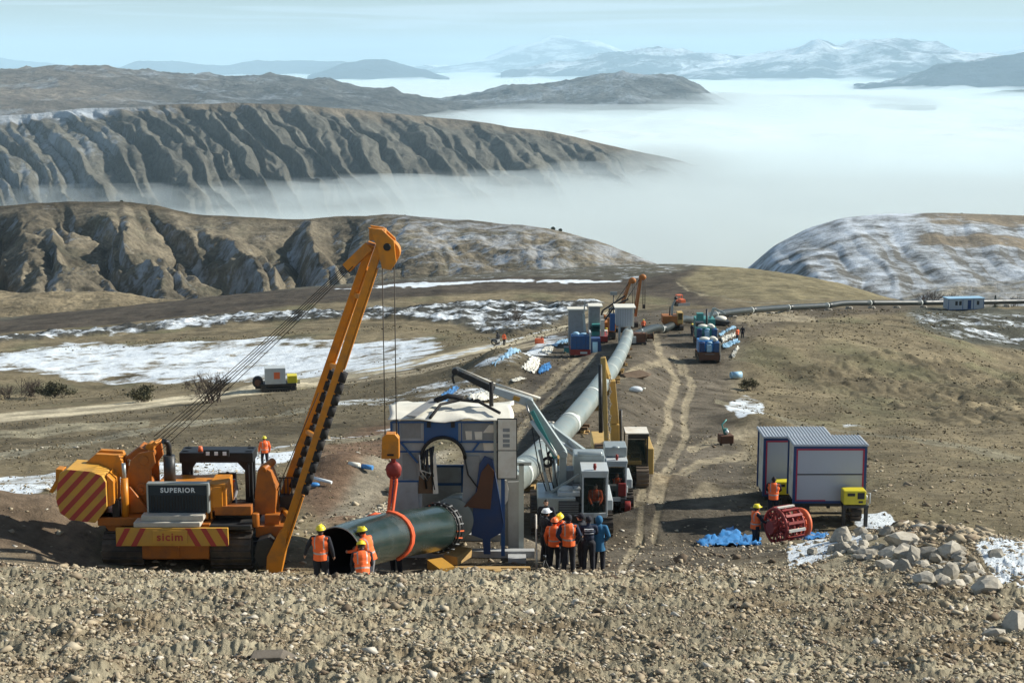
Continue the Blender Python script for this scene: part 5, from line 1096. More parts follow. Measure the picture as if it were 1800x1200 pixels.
# the hydraulic excavator beyond
W3 = 77; b = P(1122, 868, W3); O3 = Vector((b.x, W3, gz(b.x, W3))); ex = empty('excavator', O3, 0, 'old yellow excavator with raised folded boom beside the near pipeline', 'excavator')
def l3(px, py, y): return P(px, py, W3 + y) - O3
add_track(ex, l3(1129, 860, 0).x, -.3, 3.6, 1.05, .62, ('track_soil', 'dark_steel')); add_track(ex, l3(1060, 860, 0).x, -.3, 3.6, 1.05, .62, ('track_soil', 'dark_steel'))
m = MB(); m.bb(l3(1040, 0, 0).x, l3(1140, 0, 0).x, .2, 3.2, 1.1, 1.3); m.bb(l3(1052, 0, 0).x, l3(1098, 0, 0).x, .9, 3.8, 1.3, 2.0); m.bb(l3(1137, 800, .3).x, l3(1150, 800, .3).x, .5, 3.6, l3(0, 835, .3).z, l3(0, 790, .3).z); m.build('upper_body', M_('old_yellow'), ex, .04)
c0, c1 = l3(1101, 838, 0), l3(1139, 768, 0); cab(ex, c0.x, c1.x, .2, 1.6, c0.z, c1.z, 'dark_steel', False); m = MB(); m.beam((c0.x - .08, .1, c0.z + .2), (c0.x + .0, .1, c1.z + .1), .13); m.bb(c0.x - .05, c1.x + .05, .1, 1.5, c1.z + .125, c1.z + .18); m.build('cab_trim', M_('panel_white'), ex)
m = MB(); A_, B_ = l3(1082, 830, .8), l3(1080, 740, -.3); C2 = l3(1076, 668, -.8); m.beam(A_, B_, .42, .7, up=(0, 1, 0)); m.beam(B_, C2, .42, .65, up=(0, 1, 0), w1=.30, h1=.3); m.build('boom', M_('old_yellow'), ex, .03)
m = MB(); S1 = l3(1060, 628, -1.2); m.beam(C2 + Vector((-.15, 0, .1)), S1, .16, .22); m.beam(S1, l3(1066, 782, -1.6), .24, .34, w1=.2); m.build('stick', M_('old_yellow'), ex, .02)
m = MB(); m.cyl(l3(1055, 640, -1.4), l3(1056, 760, -1.7), .10); m.cyl(l3(1090, 800, .2), l3(1091, 720, -.3), .08); m.build('ram', M_('dark_steel'), ex)
m = MB(); zz = l3(1072, 660, -1.9)
for k in range(34): m.torus(zz + Vector((.05 * math.sin(k), 0, -.10 * k)), (1, 0, 0) if k % 2 else (0, 1, 0), .045, .015, 8, 5)
m.build('chain', M_('bare_steel'), ex)
bq = l3(1062, 790, -1.6); m = MB(); m.prism([(bq.y - .3, bq.z + .2), (bq.y + .35, bq.z + .25), (bq.y + .45, bq.z - .3), (bq.y + .1, bq.z - .65), (bq.y - .4, bq.z - .5)], bq.x - .45, bq.x + .35, axis='x'); m.build('bucket', M_('wood_dark'), ex, .02)

# ------------------------------------------------------------------ two welding cabins on crawler carriers
def welding_cabin(px0, px1, pyb, pyt, Y, label, dep=1.5, split=True):
    a, b = P(px0, pyb, Y), P(px1, pyt, Y); O = Vector(((a.x + b.x) / 2, Y, gz((a.x + b.x) / 2, Y + 1))); e = empty('welding_cabin', O, R(0), label, 'welding cabin')
    w_ = (b.x - a.x); zb, zt_ = a.z - O.z, b.z - O.z; x0, x1 = -w_ / 2, w_ / 2
    m = MB(); m.bb(x0 + .08, x1 - .08, .03, dep - .03, zb + .03, zt_ - .04); wl_ = m.build('wall', M_('container_white'), e)
    for xx in (x0 + .08, x1 - .08):
        m = MB(); m.bb(xx - .012, xx + .012, .1, dep - .1, zb + .08, zt_ - .1)
        for k in range(int(dep / .22)): m.bb(xx - .022, xx + .022, .12 + k * .22, .20 + k * .22, zb + .05, zt_ - .06)
        m.build('wall_rib', M_('panel_white'), wl_)
    m = MB(); t = .10
    for xx in (x0, x1 - t):
        m.bb(xx, xx + t, -.01, t, zb, zt_)
    m.bb(x0 + t, x1 - t, -.008, t - .01, zt_ - .12, zt_ - .002); m.bb(x0 + t, x1 - t, -.008, t - .01, zb, zb + .09)
    for xx in (x0 + .01, x1 - t - .01): m.bb(xx, xx + t, dep - t, dep, zb, zt_)
    m.build('frame', M_('deep_blue'), e)
    m = MB(); s = .055
    for xx in (x0 + t + .002, x1 - t - s - .002): m.bb(xx, xx + s, -.004, .025, zb + .09, zt_ - .13)
    m.bb(x0 + t + s, x1 - t - s, -.004, .025, zt_ - .19, zt_ - .125); m.bb(x0 + t + s, x0 + w_ * .45, -.004, .025, zb + .092, zb + .13); m.build('red_trim', M_('container_red'), e)
    if split: m = MB(); m.bb(x0 + t + s, x1 - t - s, .005, .028, (zb + zt_) / 2 - .02, (zb + zt_) / 2 + .02); m.build('seam', M_('dark_steel'), e)
    m = MB(); n = int(w_ / .125); pts = []
    for k in range(n * 4 + 1): u = k / (n * 4); pts.append((x0 - .04 + (w_ + .08) * u, zt_ + .05 + (.035 if (k % 4) in (1, 2) else 0)))
    pts += [(x1 + .04, zt_), (x0 - .04, zt_)]; m.prism(pts, -.10, dep + .06); m.build('corrugated_roof', M_('container_white'), e)
    m = MB()
    m.bb(x0 + .1, x1 - .1, .1, .25, zb - .16, zb - .01); m.bb(x0 + .1, x1 - .1, dep - .3, dep - .1, zb - .16, zb - .01)
    for k in range(3): m.bb(x0 + .3 + k * (w_ - .7) / 2, x0 + .42 + k * (w_ - .7) / 2, .1, dep - .1, zb - .24, zb - .12)
    m.bb(x0 + .25, x1 - .3, .15, .22, zb - .5, zb - .42); m.build('chassis', M_('dark_steel'), e, .01)
    hh = max(.45, zb - .12)
    add_track(e, x0 + .5, .05, dep + .1, hh, .42); add_track(e, x1 - .32, .05, dep + .1, hh, .42)
    return e, O, zb, zt_
e1, OC1, zb1, zt1 = welding_cabin(1393, 1525, 884, 783, 61.2, 'larger grey welding cabin with dark blue and magenta frame, in front on the right')
e2, OC2, zb2, zt2 = welding_cabin(1340, 1462, 872, 769, 64.2, 'welding cabin standing left and behind, with ribbed side wall towards the track', 1.7, False)
def generator(x, y, z, label, rz=0, sc=1):
    g = empty('welding_generator', (x, y, z), rz, label, 'welding generator'); m = MB(); m.bb(-.45, .45, -.3, .3, .04, .62); bd = m.build('housing', M_('generator_yellow'), g, .04)
    m = MB(); m.bb(-.30, .0, -.315, -.30, .40, .52); m.bb(.10, .38, -.315, -.30, .28, .54); m.bb(.15, .32, -.315, -.30, .12, .2); m.build('control_panel', M_('black'), bd); m = MB(); m.bb(-.46, -.36, -.28, .28, 0, .04); m.bb(.36, .46, -.28, .28, 0, .04); m.build('foot', M_('dark_steel'), g)
    m = MB(); m.tube([(.5, -.2, .5), (.62, -.22, .5), (.62, -.22, .1), (.5, -.2, .02)], .03, 6); m.cyl((.46, -.1, .3), (.53, -.1, .3), .1); m.build('bracket', M_('machine_white'), g); g.scale = (sc,) * 3; return g
p = P(1501, 887, 60.6); generator(p.x, 60.75, p.z, 'yellow welding generator hung on the right front corner of the nearer cabin', 0, .98)
p = P(1378, 869, 63.4); generator(p.x, 63.5, p.z, 'yellow welding generator between the two cabins, half hidden behind a worker', 0, .95)
m = MB(); p = G(1501, 60.75); z1 = P(1501, 887, 60.6).z; m.bb(p.x - .5, p.x + .5, 60.5, 61.05, z1 - .1, z1 - .005); m.bb(p.x + .38, p.x + .5, 60.6, 60.8, p.z, z1 - .1); m.bb(p.x - .5, p.x - .38, 60.6, 60.8, p.z, z1 - .1); o = m.build('generator_stand', M_('dark_steel')); tag(o, 'dark steel stand under the right corner yellow generator', 'stand')
p = G(1378, 63.5); z1 = P(1378, 869, 63.4).z; m = MB(); m.bb(p.x - .5, p.x + .5, 63.2, 63.85, z1 - .1, z1 - .005); m.bb(p.x - .1, p.x + .1, 63.4, 63.6, p.z, z1 - .1); o = m.build('generator_stand', M_('dark_steel')); tag(o, 'dark steel stand under the yellow generator between the two cabins', 'stand')
# ------------------------------------------------------------------ red internal line-up clamp on the ground
pc = P(1366, 924, 57.0); gzc = gz(pc.x, 57.0); rc_ = pc.z - gzc - .02
IC = empty('internal_clamp', (pc.x, 57.0, gzc), R(-62), 'red internal line-up clamp, a spoked drum lying before the cabins', 'pipe clamp')
r_ = .66; zc2 = rc_ if rc_ > r_ else r_
def ring(name, y, rr, tt, mat, n=14, hub=.24):
    m = MB(); m.torus((0, y, zc2), (0, 1, 0), rr, tt, 30, 8); 
    for k in range(n): t = 2 * math.pi * k / n; m.beam((math.cos(t) * hub, y, zc2 + math.sin(t) * hub), (math.cos(t) * rr, y, zc2 + math.sin(t) * rr), .055, .055, up=(0, 1, 0))
    m.torus((0, y, zc2), (0, 1, 0), hub, .04, 18, 6); return m.build(name, M_(mat), IC)
# axis: local -Y faces the viewer's left front
ring('spoked_wheel', -.05, r_, .06, 'red_iron'); ring('spoked_wheel', .28, r_ * .98, .05, 'red_iron', 14); ring('spoked_wheel', .75, r_ * .95, .05, 'red_iron', 12); ring('tail_wheel', 1.15, r_ * .70, .10, 'orange_iron', 8)
m = MB(); m.cyl((0, -.3, zc2), (0, 1.35, zc2), .15, seg=16); m.cyl((0, -.34, zc2), (0, -.12, zc2), .24, seg=16); m.build('hub', M_('red_iron'), IC, .01)
for k in range(16): t = 2 * math.pi * k / 16; m = MB(); m.bb(-.05, .05, .0, .75, r_ + .02, r_ + .08); o = m.build('gripper_bar', M_('panel_white' if k % 4 == 0 else 'red_iron'), IC); o.matrix_local = Matrix.Translation((0, 0, zc2)) @ Matrix.Rotation(t, 4, 'Y')
m = MB(); m.bb(-.5, .5, -.1, 1.3, -.02, .10); m.build('skid', M_('wood_dark'), IC, .01)
# ------------------------------------------------------------------ people
def stand_at(px, Y, dz=0):
    p = G(px, Y); return p.x, p.y, p.z + dz
def GY(px, py): return GP(px, py).y
def ppl(px, Y, label, dz=0, **k): x, y, z = stand_at(px, Y, dz); return person(label, x, y, z, **k)
ppl(565, 40.6, 'worker in orange vest and yellow helmet standing left of the open pipe end', .02, pose='stand', arms='out', rz=-8)
ppl(650, 41.4, 'worker with yellow helmet bending forward beside the hanging pipe in an orange jacket', .0, pose='lean', rz=62, arms='fwd', jacket='vest_orange', legs='grey_cloth')
ppl(638, 40.3, 'worker crouching low at the open pipe end, yellow helmet, orange vest', .05, pose='crouch', rz=10, jacket='dark_cloth')
p = P(697, 915, 46.6); ppl(697, 46.6, 'worker with yellow helmet standing behind the hanging pipe, mostly hidden', -.1, pose='lean', rz=150, arms='fwd')
ppl(466, 87, 'lone worker in orange walking on the grass beyond the pipelayer', .0, pose='walk', rz=20, jacket='vest_orange')
GRP = 'people gathered behind the white crane tractor'
ppl(958, 48.2, 'man in dark coat and white helmet at the left edge of the group', .1, rz=-60, top=None, hat='helmet_white')
ppl(974, 47.8, 'figure in orange jacket with orange hood, left half of the group', .0, rz=-20, hat='helmet_orange', jacket='vest_orange', h=1.68)
ppl(989, 48.3, 'man with bright yellow helmet leaning in between the orange jackets', .1, rz=150, pose='lean')
ppl(999, 47.0, 'man in large orange vest and dark cap, back turned, in the middle of the group', .03, rz=5, hat='cap', arms='pocket', h=1.84, jacket='navy_cloth')
ppl(1022, 48.6, 'dark clothed man with navy cap facing left between orange vest and navy jacket', .0, rz=80, top=None, hat='cap', jacket='dark_cloth', h=1.78)
pn = ppl(1034, 47.4, 'man in navy jacket with white back print, right half of the group', .0, rz=3, top=None, hat='cap', jacket='navy_cloth', arms='low', h=1.78)
m = MB(); m.bb(-.13, .13, -.158, -.10, 1.325, 1.395); bp_ = m.build('back_print', M_('white_cloth'), pn); m = MB()
for k_, (w1_, h1_) in enumerate(((.028, .036), (.01, .03), (.012, .012), (.03, .034), (.026, .036), (.008, .034))): m.bb(-.10 + k_ * .036, -.10 + k_ * .036 + w1_, -.1605, -.157, 1.342, 1.342 + h1_)
m.build('print_mark', M_('navy_cloth'), bp_)
m = MB(); m.prism([(-.13, 1.245), (.13, 1.245), (.13, 1.26), (-.13, 1.26)], -.150, -.10); m.build('reflective_band', M_('white_cloth'), pn)
ppl(1052, 47.7, 'figure in long bright blue coat at the right edge of the group', .0, rz=-15, top='coat', hat='hood', jacket='blue_cloth', arms='pocket', h=1.76)
ppl(960, 52.5, 'dark haired worker in dark clothes standing close to the crane tractor grille', .15, rz=170, top=None, hat=None)
def at_loc(px, py, Y): p = P(px, py, Y); return p.x, p.y, p.z
x, y, z = at_loc(402, 905, Y0 + 2.35); person('operator in orange seated under the black canopy of the pipelayer', x, y, z + .1, rz=195, pose='sit', jacket='grey_cloth', hat=None)
c = cbx; x, y, z = at_loc(1046, 905, W1 + .65); person('driver in orange seated behind the glass of the nearest crane tractor', x, y, z - .0, rz=180, pose='sit', jacket='vest_orange', hat=None, h=1.65)
x, y, z = at_loc(1084, 879, W2 + .75); person('driver in dark clothes seated in the second crane tractor cab', x, y, z - .0, rz=180, pose='sit', jacket='dark_cloth', hat=None, h=1.65)
ppl(1327, 57.6, 'worker with yellow helmet and orange vest at the red spoked clamp', .0, pose='stand', rz=-75, arms='low')
x, y, z = stand_at(1358, 60.4); person('dark haired worker in orange vest standing before the two welding cabins', x, y, z + .35, rz=-10, hat=None, arms='low')
m = MB(); m.bb(x - .5, x + .5, y - .4, y + .5, z - .05, z + .19); m.bb(x - .5, x + .5, y - .4, y - .2, z + .192, z + .35); m.bb(x - .5, x + .5, y + .1, y + .5, z + .192, z + .35); m.bb(x - .5, x + .5, y - .2, y + .1, z + .20, z + .349); o = m.build('step_platform', M_('dark_steel')); tag(o, 'low dark platform under the worker before the welding cabins', 'platform')
ppl(1131, GY(1131, 583), 'small figure in orange standing right of the far white shelter', .0, rz=10, far=True, jacket='vest_orange')
ppl(1296, GY(1296, 600), 'tiny orange figure right of the blue crawler vehicles', .0, rz=40, far=True, hat=None, jacket='vest_orange')
ppl(1305, GY(1305, 596), 'tiny dark clothed figure beside the far orange one', .0, rz=-30, far=True, top=None, hat=None)
ppl(886, GY(886, 607), 'far orange clad figure by the dirt road left of the blue carrier', .0, rz=-40, far=True, hat=None, jacket='vest_orange')
ppl(876, GY(876, 606), 'far dark clothed figure leaning over beside the dirt road', .0, rz=40, far=True, top=None, hat='hood', pose='lean')
# quad-like wheel beside them and a red fuel can
p = GP(871, 606); e = empty('hand_cart', p, R(60), 'small dark two wheeled cart by the dirt road figures', 'cart'); 
for s_ in (-.4, .4): m = MB(); m.torus((s_, 0, .45), (1, 0, 0), .38, .08, 18, 8); m.build('wheel', M_('rubber'), e)
m = MB(); m.bb(-.35, .35, -.5, .5, .45, .8); m.beam((0, .5, .6), (0, 1.2, .9), .06); m.build('cart_body', M_('mid_grey'), e)
p = GP(948, 604); e = empty('fuel_can', p, 0, 'small red fuel can standing on the edge of the dirt road', 'fuel can'); m = MB(); m.bb(-.6, .6, -.3, .3, 0, .7); m.build('can_body', M_('orange_iron'), e, .08); m = MB(); m.cyl((.3, 0, .7), (.3, 0, .95), .1); m.tube([(-.4, 0, .7), (-.2, 0, .9), (.1, 0, .9)], .04, 6); m.build('handle', M_('red_iron'), e)

# ------------------------------------------------------------------ the far working group
def carrier(px, Y, label, wpx, hpx, body, sc_kw=None, rz=0, boxes=(), bottom='red_iron', cat='tracked carrier'):
    p = G(px, Y); dpt = Y * CT - p.z * ST; k = F / dpt; w_ = wpx / k; h_ = hpx / k / .97; e = empty('tracked_carrier', p, R(rz), label, cat)
    add_track(e, -w_ / 2 + .25, 0, 4.2, .85, .5, grous=False); add_track(e, w_ / 2 - .25, 0, 4.2, .85, .5, grous=False)
    m = MB(); m.bb(-w_ / 2, w_ / 2, .1, 4.1, .65, .95); m.bb(-w_ / 2, w_ / 2, -.1, .1, .35, 1.0); m.build('chassis', M_(bottom), e)
    return e, w_, h_, k
e, w_, h_, k = carrier(1020, GY(1020, 629), 'tracked carrier with blue box and grey shelter, far left of the pipeline', 36, 78, None)
m = MB(); m.bb(-w_ / 2 + .1, w_ / 2 - .15, .0, 1.6, 1.0, 2.6); b_ = m.build('blue_box', M_('blue_steel'), e, .04)
m = MB()
for q in range(4): m.bb(-w_ / 2 + .2 + q * .52, -w_ / 2 + .24 + q * .52, -.03, .0, 1.1, 2.5)
m.build('box_rib', M_('deep_blue'), b_)
m = MB(); m.bb(w_ / 2 - .14, w_ / 2 + .04, -.05, 1.8, .6, 3.0); m.bb(0, .8, -.14, -.11, .5, .75); m.build('side_plate', M_('machine_white'), e)
m = MB(); m.ball((-.5, .6, 2.75), .35, (1.2, 1, .7)); m.ball((.4, .7, 2.7), .3, (1.5, 1, .5)); m.build('load', M_('tarp_pale'), e)
m = MB(); m.bb(-w_ / 2 - .1, w_ / 2 - .6, 2.6, 4.0, 1.0, h_ - .1); m.build('shelter_wall', M_('mid_grey'), e, .03); m = MB(); m.bb(-w_ / 2 - .25, w_ / 2 - .3, 2.4, 4.2, h_ - .1, h_ + .06); m.build('shelter_roof', M_('tarp_white'), e)
m = MB(); m.beam((.75, 2.2, 1.5), (.45, 2.2, h_ - .5), .28, .3); m.beam((.45, 2.2, h_ - .6), (.6, 2.2, h_ + 1.0), .14); m.build('loader_crane', M_('silver'), e)
e, w_, h_, k = carrier(1052, GY(1052, 606), 'grey shelter carrier with pale front panel right behind the blue box carrier', 32, 62, None)
m = MB(); m.bb(-w_ / 2, w_ / 2 - .9, 1.2, 3.2, 1.0, h_); m.build('shelter_wall', M_('mid_grey'), e, .03); m = MB(); m.bb(-w_ / 2 - .1, w_ / 2 - .6, 1.0, 3.4, h_, h_ + .12); m.build('shelter_roof', M_('tarp_white'), e)
m = MB(); m.bb(-w_ / 2 + .3, .2, .2, 1.1, 1.0, 2.5); m.build('cab', M_('teal'), e, .04); m = MB(); m.bb(.25, .75, .1, .4, 1.0, 3.1); m.build('front_panel', M_('panel_white'), e); m = MB(); m.bb(-w_ / 2 + .1, .1, .1, .2, 1.6, 2.3); m.build('window', M_('glass'), e)
# far side booms: bodies half hidden behind the white shelter
def far_sideboom(px, Y, top, foot, label, cab_side=-1):
    p = G(px, Y); e = empty('far_pipelayer', p, 0, label, 'pipelayer'); add_track(e, -1.1, 0, 4, 1.0, .6, grous=False); add_track(e, 1.1, 0, 4, 1.0, .6, grous=False)
    m = MB(); m.bb(-.8, .8, .2, 3.9, .8, 1.3); m.bb(-.55, .55, .1, 2.0, 1.3, 2.2); m.prism([(-1.9, 1.1), (-1.2, 1.0), (-1.1, 2.2), (-1.6, 2.4), (-2.0, 1.9)], .8, 2.2); m.build('body', M_('orange_dull') if 'orange_dull' in Mt else [mk('orange_dull', (.42, .15, .03), .5, 0, .4, (.15, .08, .04), 2)], e, .03)
    m = MB()
    for x_ in (-.8, .7):
        for y_ in (2.1, 3.4): m.bb(x_, x_ + .1, y_, y_ + .1, 1.3, 3.0)
    m.bb(-.85, .85, 2.0, 3.6, 3.0, 3.15); m.bb(-.4, .4, 2.6, 3.1, 1.4, 2.3); m.build('canopy', M_('dark_steel'), e)
    a, b = P(*foot, Y + 1) - p, P(*top, Y + 1.5) - p; m = MB(); m.beam(a, b, .36, .5, up=(0, 1, 0), w1=.3); m.beam(a + Vector((0, 2, 0)), b + Vector((-.1, .2, 0)), .3, .4, up=(0, 1, 0)); m.build('boom', M_('orange_dull'), e)
    m = MB(); m.ball(b + Vector((.2, 0, -.1)), .5, (1.1, .6, .9)); m.build('boom_head', M_('orange_dull'), e); m = MB()
    for s_ in (0, .3): m.tube([b + Vector((.3 + s_, 0, -.3)), b + Vector((.3 + s_, 0, -4.2))], .05, 5)
    m.tube([b, Vector((-1.2, 1.5, 2.4))], .05, 5); m.box(b + Vector((.45, 0, -4.4)), (.4, .3, .6)); m.build('cable', M_('cable'), e); return e
far_sideboom(1082, GY(1082, 585), (1109, 492), (1086, 560), 'far orange pipelayer with boom leaning right, left one of two above the white shelter')
far_sideboom(1105, GY(1105, 578), (1127, 486), (1117, 556), 'far orange pipelayer with steeper boom, right one of two above the white shelter')
e, w_, h_, k = carrier(1070, GY(1070, 598), 'orange and cream crane machine squeezed between the grey and white far shelters', 24, 50, None, bottom='dark_steel')
m = MB(); m.bb(-w_ / 2, w_ / 2, .3, 2.5, 1, 2.3); m.bb(-.2, .9, .0, .3, 1.1, 2.9); m.build('body', M_('orange_dull'), e, .04); m = MB(); m.bb(-w_ / 2 - .3, -w_ / 2 + .2, 0, .5, .9, 3.2); m.build('side_panel', M_('panel_white'), e); m = MB(); m.beam((-.8, .6, 2.2), (.9, .6, 4.6), .22); m.beam((.9, .6, 4.6), (2.6, .6, 5.4), .18); m.build('crane_arm', M_('dark_steel'), e)
# far white shelter over the pipe
p = G(1100, 193); O = p.copy(); e = empty('welding_shelter', O, 0, 'small white welding shelter straddling the pipeline far down the right of way', 'shelter')
def lf(px, py, y=0): return P(px, py, 193 + y) - O
a, b = lf(1083, 573), lf(1112, 542); m = MB(); m.bb(a.x, b.x, 0, 2.6, a.z, b.z); wl_ = m.build('wall', M_('container_white'), e, .02); m = MB(); m.bb(a.x - .2, b.x + .4, -.2, 2.9, b.z, b.z + .14); m.build('roof', M_('tarp_white'), e)
m = MB()
for q in range(6): m.bb(a.x + .2 + q * .3, a.x + .24 + q * .3, -.02, 0, a.z, b.z - .1)
m.build('wall_rib', M_('mid_grey'), wl_)
m = MB(); m.bb(a.x - .75, a.x - .15, -.1, .8, a.z - .6, b.z - .7); m.build('door', M_('blue_steel'), e); m = MB(); m.bb(b.x + .003, b.x + .2, -.05, 2.6, a.z - .1, b.z); m.build('side_wall', M_('panel_white'), e)
m = MB(); m.bb(a.x + .3, b.x - .2, .1, 2.2, a.z - .12, a.z - .003); m.bb(a.x + .3, a.x + .55, .1, .35, 0, a.z - .12); m.bb(b.x - .45, b.x - .2, .1, .35, 0, a.z - .12); m.bb(b.x - .1, b.x + .5, .2, 2, .2, 1.0); m.build('leg', M_('machine_white'), e)
# far excavator standing against the pipe
p = GP(1184, 581); O = p.copy(); e = empty('excavator', O, 0, 'far orange tracked excavator with pale raised arm beside the pipe', 'excavator')
add_track(e, -.9, -.6, 3, .9, .55, grous=False); add_track(e, 1.1, -.6, 3, .9, .55, grous=False); m = MB(); m.bb(-1.6, .5, -.3, 2.2, 1.0, 2.1); m.bb(-1.3, 1.3, 0, 2.4, .75, 1.0); m.build('body', M_('orange_dull'), e, .04); m = MB(); m.bb(.5, 1.3, -.3, 1.6, 1.0, 2.6); m.build('cab', M_('old_yellow'), e, .05); m = MB(); m.bb(.6, 1.2, -.33, -.3, 1.6, 2.5); m.bb(1.3, 1.32, -.1, 1.3, 1.6, 2.4); m.build('window', M_('glass'), e)
a, b, c_ = Vector((-.3, .5, 1.6)), Vector((-.2, .6, 3.4)), P(1188, 524, p.y + .5) - O; m = MB(); m.beam(a, b, .3, .5); m.beam(b, c_, .24, .3); m.build('arm', M_('silver'), e); m = MB(); m.ball(c_, .25); m.tube([a + Vector((-.3, 0, 0)), b + Vector((-.3, 0, 0))], .08, 6); m.build('arm_ram', M_('dark_steel'), e)
p = GP(1201, 540); e = empty('dozer', p, R(20), 'tiny orange bulldozer standing beyond the pipe bend', 'bulldozer'); add_track(e, -.8, 0, 3, .9, .5, grous=False); add_track(e, .8, 0, 3, .9, .5, grous=False); m = MB(); m.bb(-.55, .55, 0, 1.6, .6, 1.7); m.bb(-.6, .6, 1.6, 2.9, .6, 1.3); m.build('body', M_('orange_iron'), e, .04); m = MB(); m.bb(-.65, .65, 1.5, 2.8, 2.4, 2.5)
for x_ in (-.6, .5):
    for y_ in (1.55, 2.65): m.bb(x_, x_ + .1, y_, y_ + .1, 1.3, 2.4)
m.build('canopy', M_('orange_iron'), e); m = MB(); m.prism([(-.5, .1), (-.3, .1), (-.25, .5), (-.35, 1.0), (-.5, 1.0)], -1.4, 1.4, axis='x'); m.build('blade', M_('mid_grey'), e)
# clutter round the far working group
def clutter(name, lab, cat, px, py, parts, grp=None):
    p = GP(px, py); e = empty(name, p, 0, lab, cat, grp)
    for nm, mt, fn in parts: m = MB(); fn(m); m.build(nm, M_(mt), e)
clutter('air_compressor', 'dark compressor box just right of the pipeline below the far white shelter', 'compressor', 1122, 606, [('housing', 'rust_brown', lambda m: m.bb(-.9, .9, 0, 1.2, .3, 1.4)), ('skid', 'dark_steel', lambda m: m.bb(-1.0, 1.0, -.1, 1.3, 0, .3)), ('exhaust', 'silver', lambda m: m.cyl((.5, .4, 1.4), (.5, .4, 1.9), .08))])
clutter('light_mast', 'slim lighting mast standing among the far orange booms', 'light mast', 1078, 583, [('mast', 'dark_steel', lambda m: m.cyl((0, 0, 0), (0, 0, 5.5), .08)), ('lamp_head', 'silver', lambda m: m.bb(-.5, .5, -.1, .1, 5.3, 5.8)), ('base', 'dark_steel', lambda m: m.bb(-.6, .6, -.6, .6, 0, .5))])
clutter('welding_tent', 'small dark blue tent beside the blue box carrier on the pipeline side', 'tent', 1046, 622, [('canvas', 'deep_blue', lambda m: m.box((0, .8, .9), (1.6, 1.6, 1.8), None, 0, (.75, .9))), ('flap', 'tarp_pale', lambda m: m.bb(-.3, .3, -.04, 0, .1, 1.4))])
clutter('cable_reel', 'dark cable reel lying between the rutted tracks and the compressor box', 'cable reel', 1142, 600, [('drum', 'rust_brown', lambda m: m.cyl((-.4, 0, .6), (.4, 0, .6), .35)), ('flange', 'wood_dark', lambda m: (m.cyl((-.5, 0, .6), (-.4, 0, .6), .6), m.cyl((.4, 0, .6), (.5, 0, .6), .6)))])
clutter('flatbed_cart', 'low flatbed cart with pale bundle beyond the blue loaded carriers', 'cart', 1268, 575, [('bed', 'dark_steel', lambda m: m.bb(-1.2, 1.2, 0, 2.5, .5, .8)), ('bundle', 'tarp_white', lambda m: m.ball((0, 1, 1.1), .7, (1.3, 1.2, .6))), ('wheel', 'rubber', lambda m: (m.cyl((-1.2, .5, .35), (1.2, .5, .35), .35), m.cyl((-1.2, 2, .35), (1.2, 2, .35), .35)))])
0 and clutter('spoil_heap', 'dark earth heap against the right side of the pipeline', 'earth heap', 1108, 668, [('earth', 'track_soil', lambda m: (m.ball((0, 0, 0), 1.6, (1, 1.6, .55)), m.ball((-1, 2, 0), 1.3, (1.2, 1, .6))))])
clutter('sack', 'white sack lying on the slope just right of the dark earth heap', 'sack', 1118, 690, [('bag', 'helmet_white', lambda m: m.ball((0, 0, .25), .45, (1.3, .8, .6))), ('bag_neck', 'tarp_white', lambda m: m.cyl((.5, 0, .3), (.8, 0, .35), .12, .05))])
clutter('loader_crane', 'slim dark crane arm leaning right, in front of the far orange booms', 'crane', 1052, 594, [('base', 'dark_steel', lambda m: m.bb(-.8, .8, 0, 2, 0, 1.4)), ('arm', 'dark_steel', lambda m: (m.beam((0, 1, 1.4), (.6, 1, 3.6), .25), m.beam((.6, 1, 3.6), (3.6, 1, 5.6), .2)))])
clutter('crane_tractor', 'dark green crawler behind the blue loaded carriers with pale crane arm', 'crane tractor', 1240, 590, [('body', 'teal', lambda m: (m.bb(-1.3, 1.3, 0, 3, .7, 2.2), m.bb(-1.2, -.3, 0, 1, 2.2, 3.0))), ('track', 'track_steel', lambda m: (m.bb(-1.4, -.9, -.2, 3.2, 0, .75), m.bb(.9, 1.4, -.2, 3.2, 0, .75), m.bb(-.9, .9, 1, 1.4, .3, .6))), ('arm', 'silver', lambda m: (m.beam((.6, 1, 2.1), (1.2, 1, 3.6), .3), m.beam((1.2, 1, 3.6), (2.8, 1, 2.8), .22)))])
clutter('generator_set', 'pale box generator between the grey and white far shelters', 'generator', 1060, 602, [('housing', 'panel_white', lambda m: m.bb(-.6, .6, 0, 1, .2, 1.5)), ('skid', 'dark_steel', lambda m: m.bb(-.65, .65, 0, 1, 0, .2))])
clutter('tool_chest', 'small teal chest on the ground left of the blue box carrier', 'tool chest', 1000, 622, [('chest', 'teal', lambda m: m.bb(-.6, .6, 0, .7, 0, .7)), ('lid', 'mid_grey', lambda m: m.bb(-.62, .62, -.02, .72, .7, .8))])
ppl(1066, GY(1066, 600), 'far orange clad worker between the grey shelter carrier and the pipeline', .0, rz=60, far=True, jacket='vest_orange')
ppl(1216, GY(1216, 592), 'far dark clothed worker left of the blue loaded carriers', .0, rz=-60, far=True, top=None)
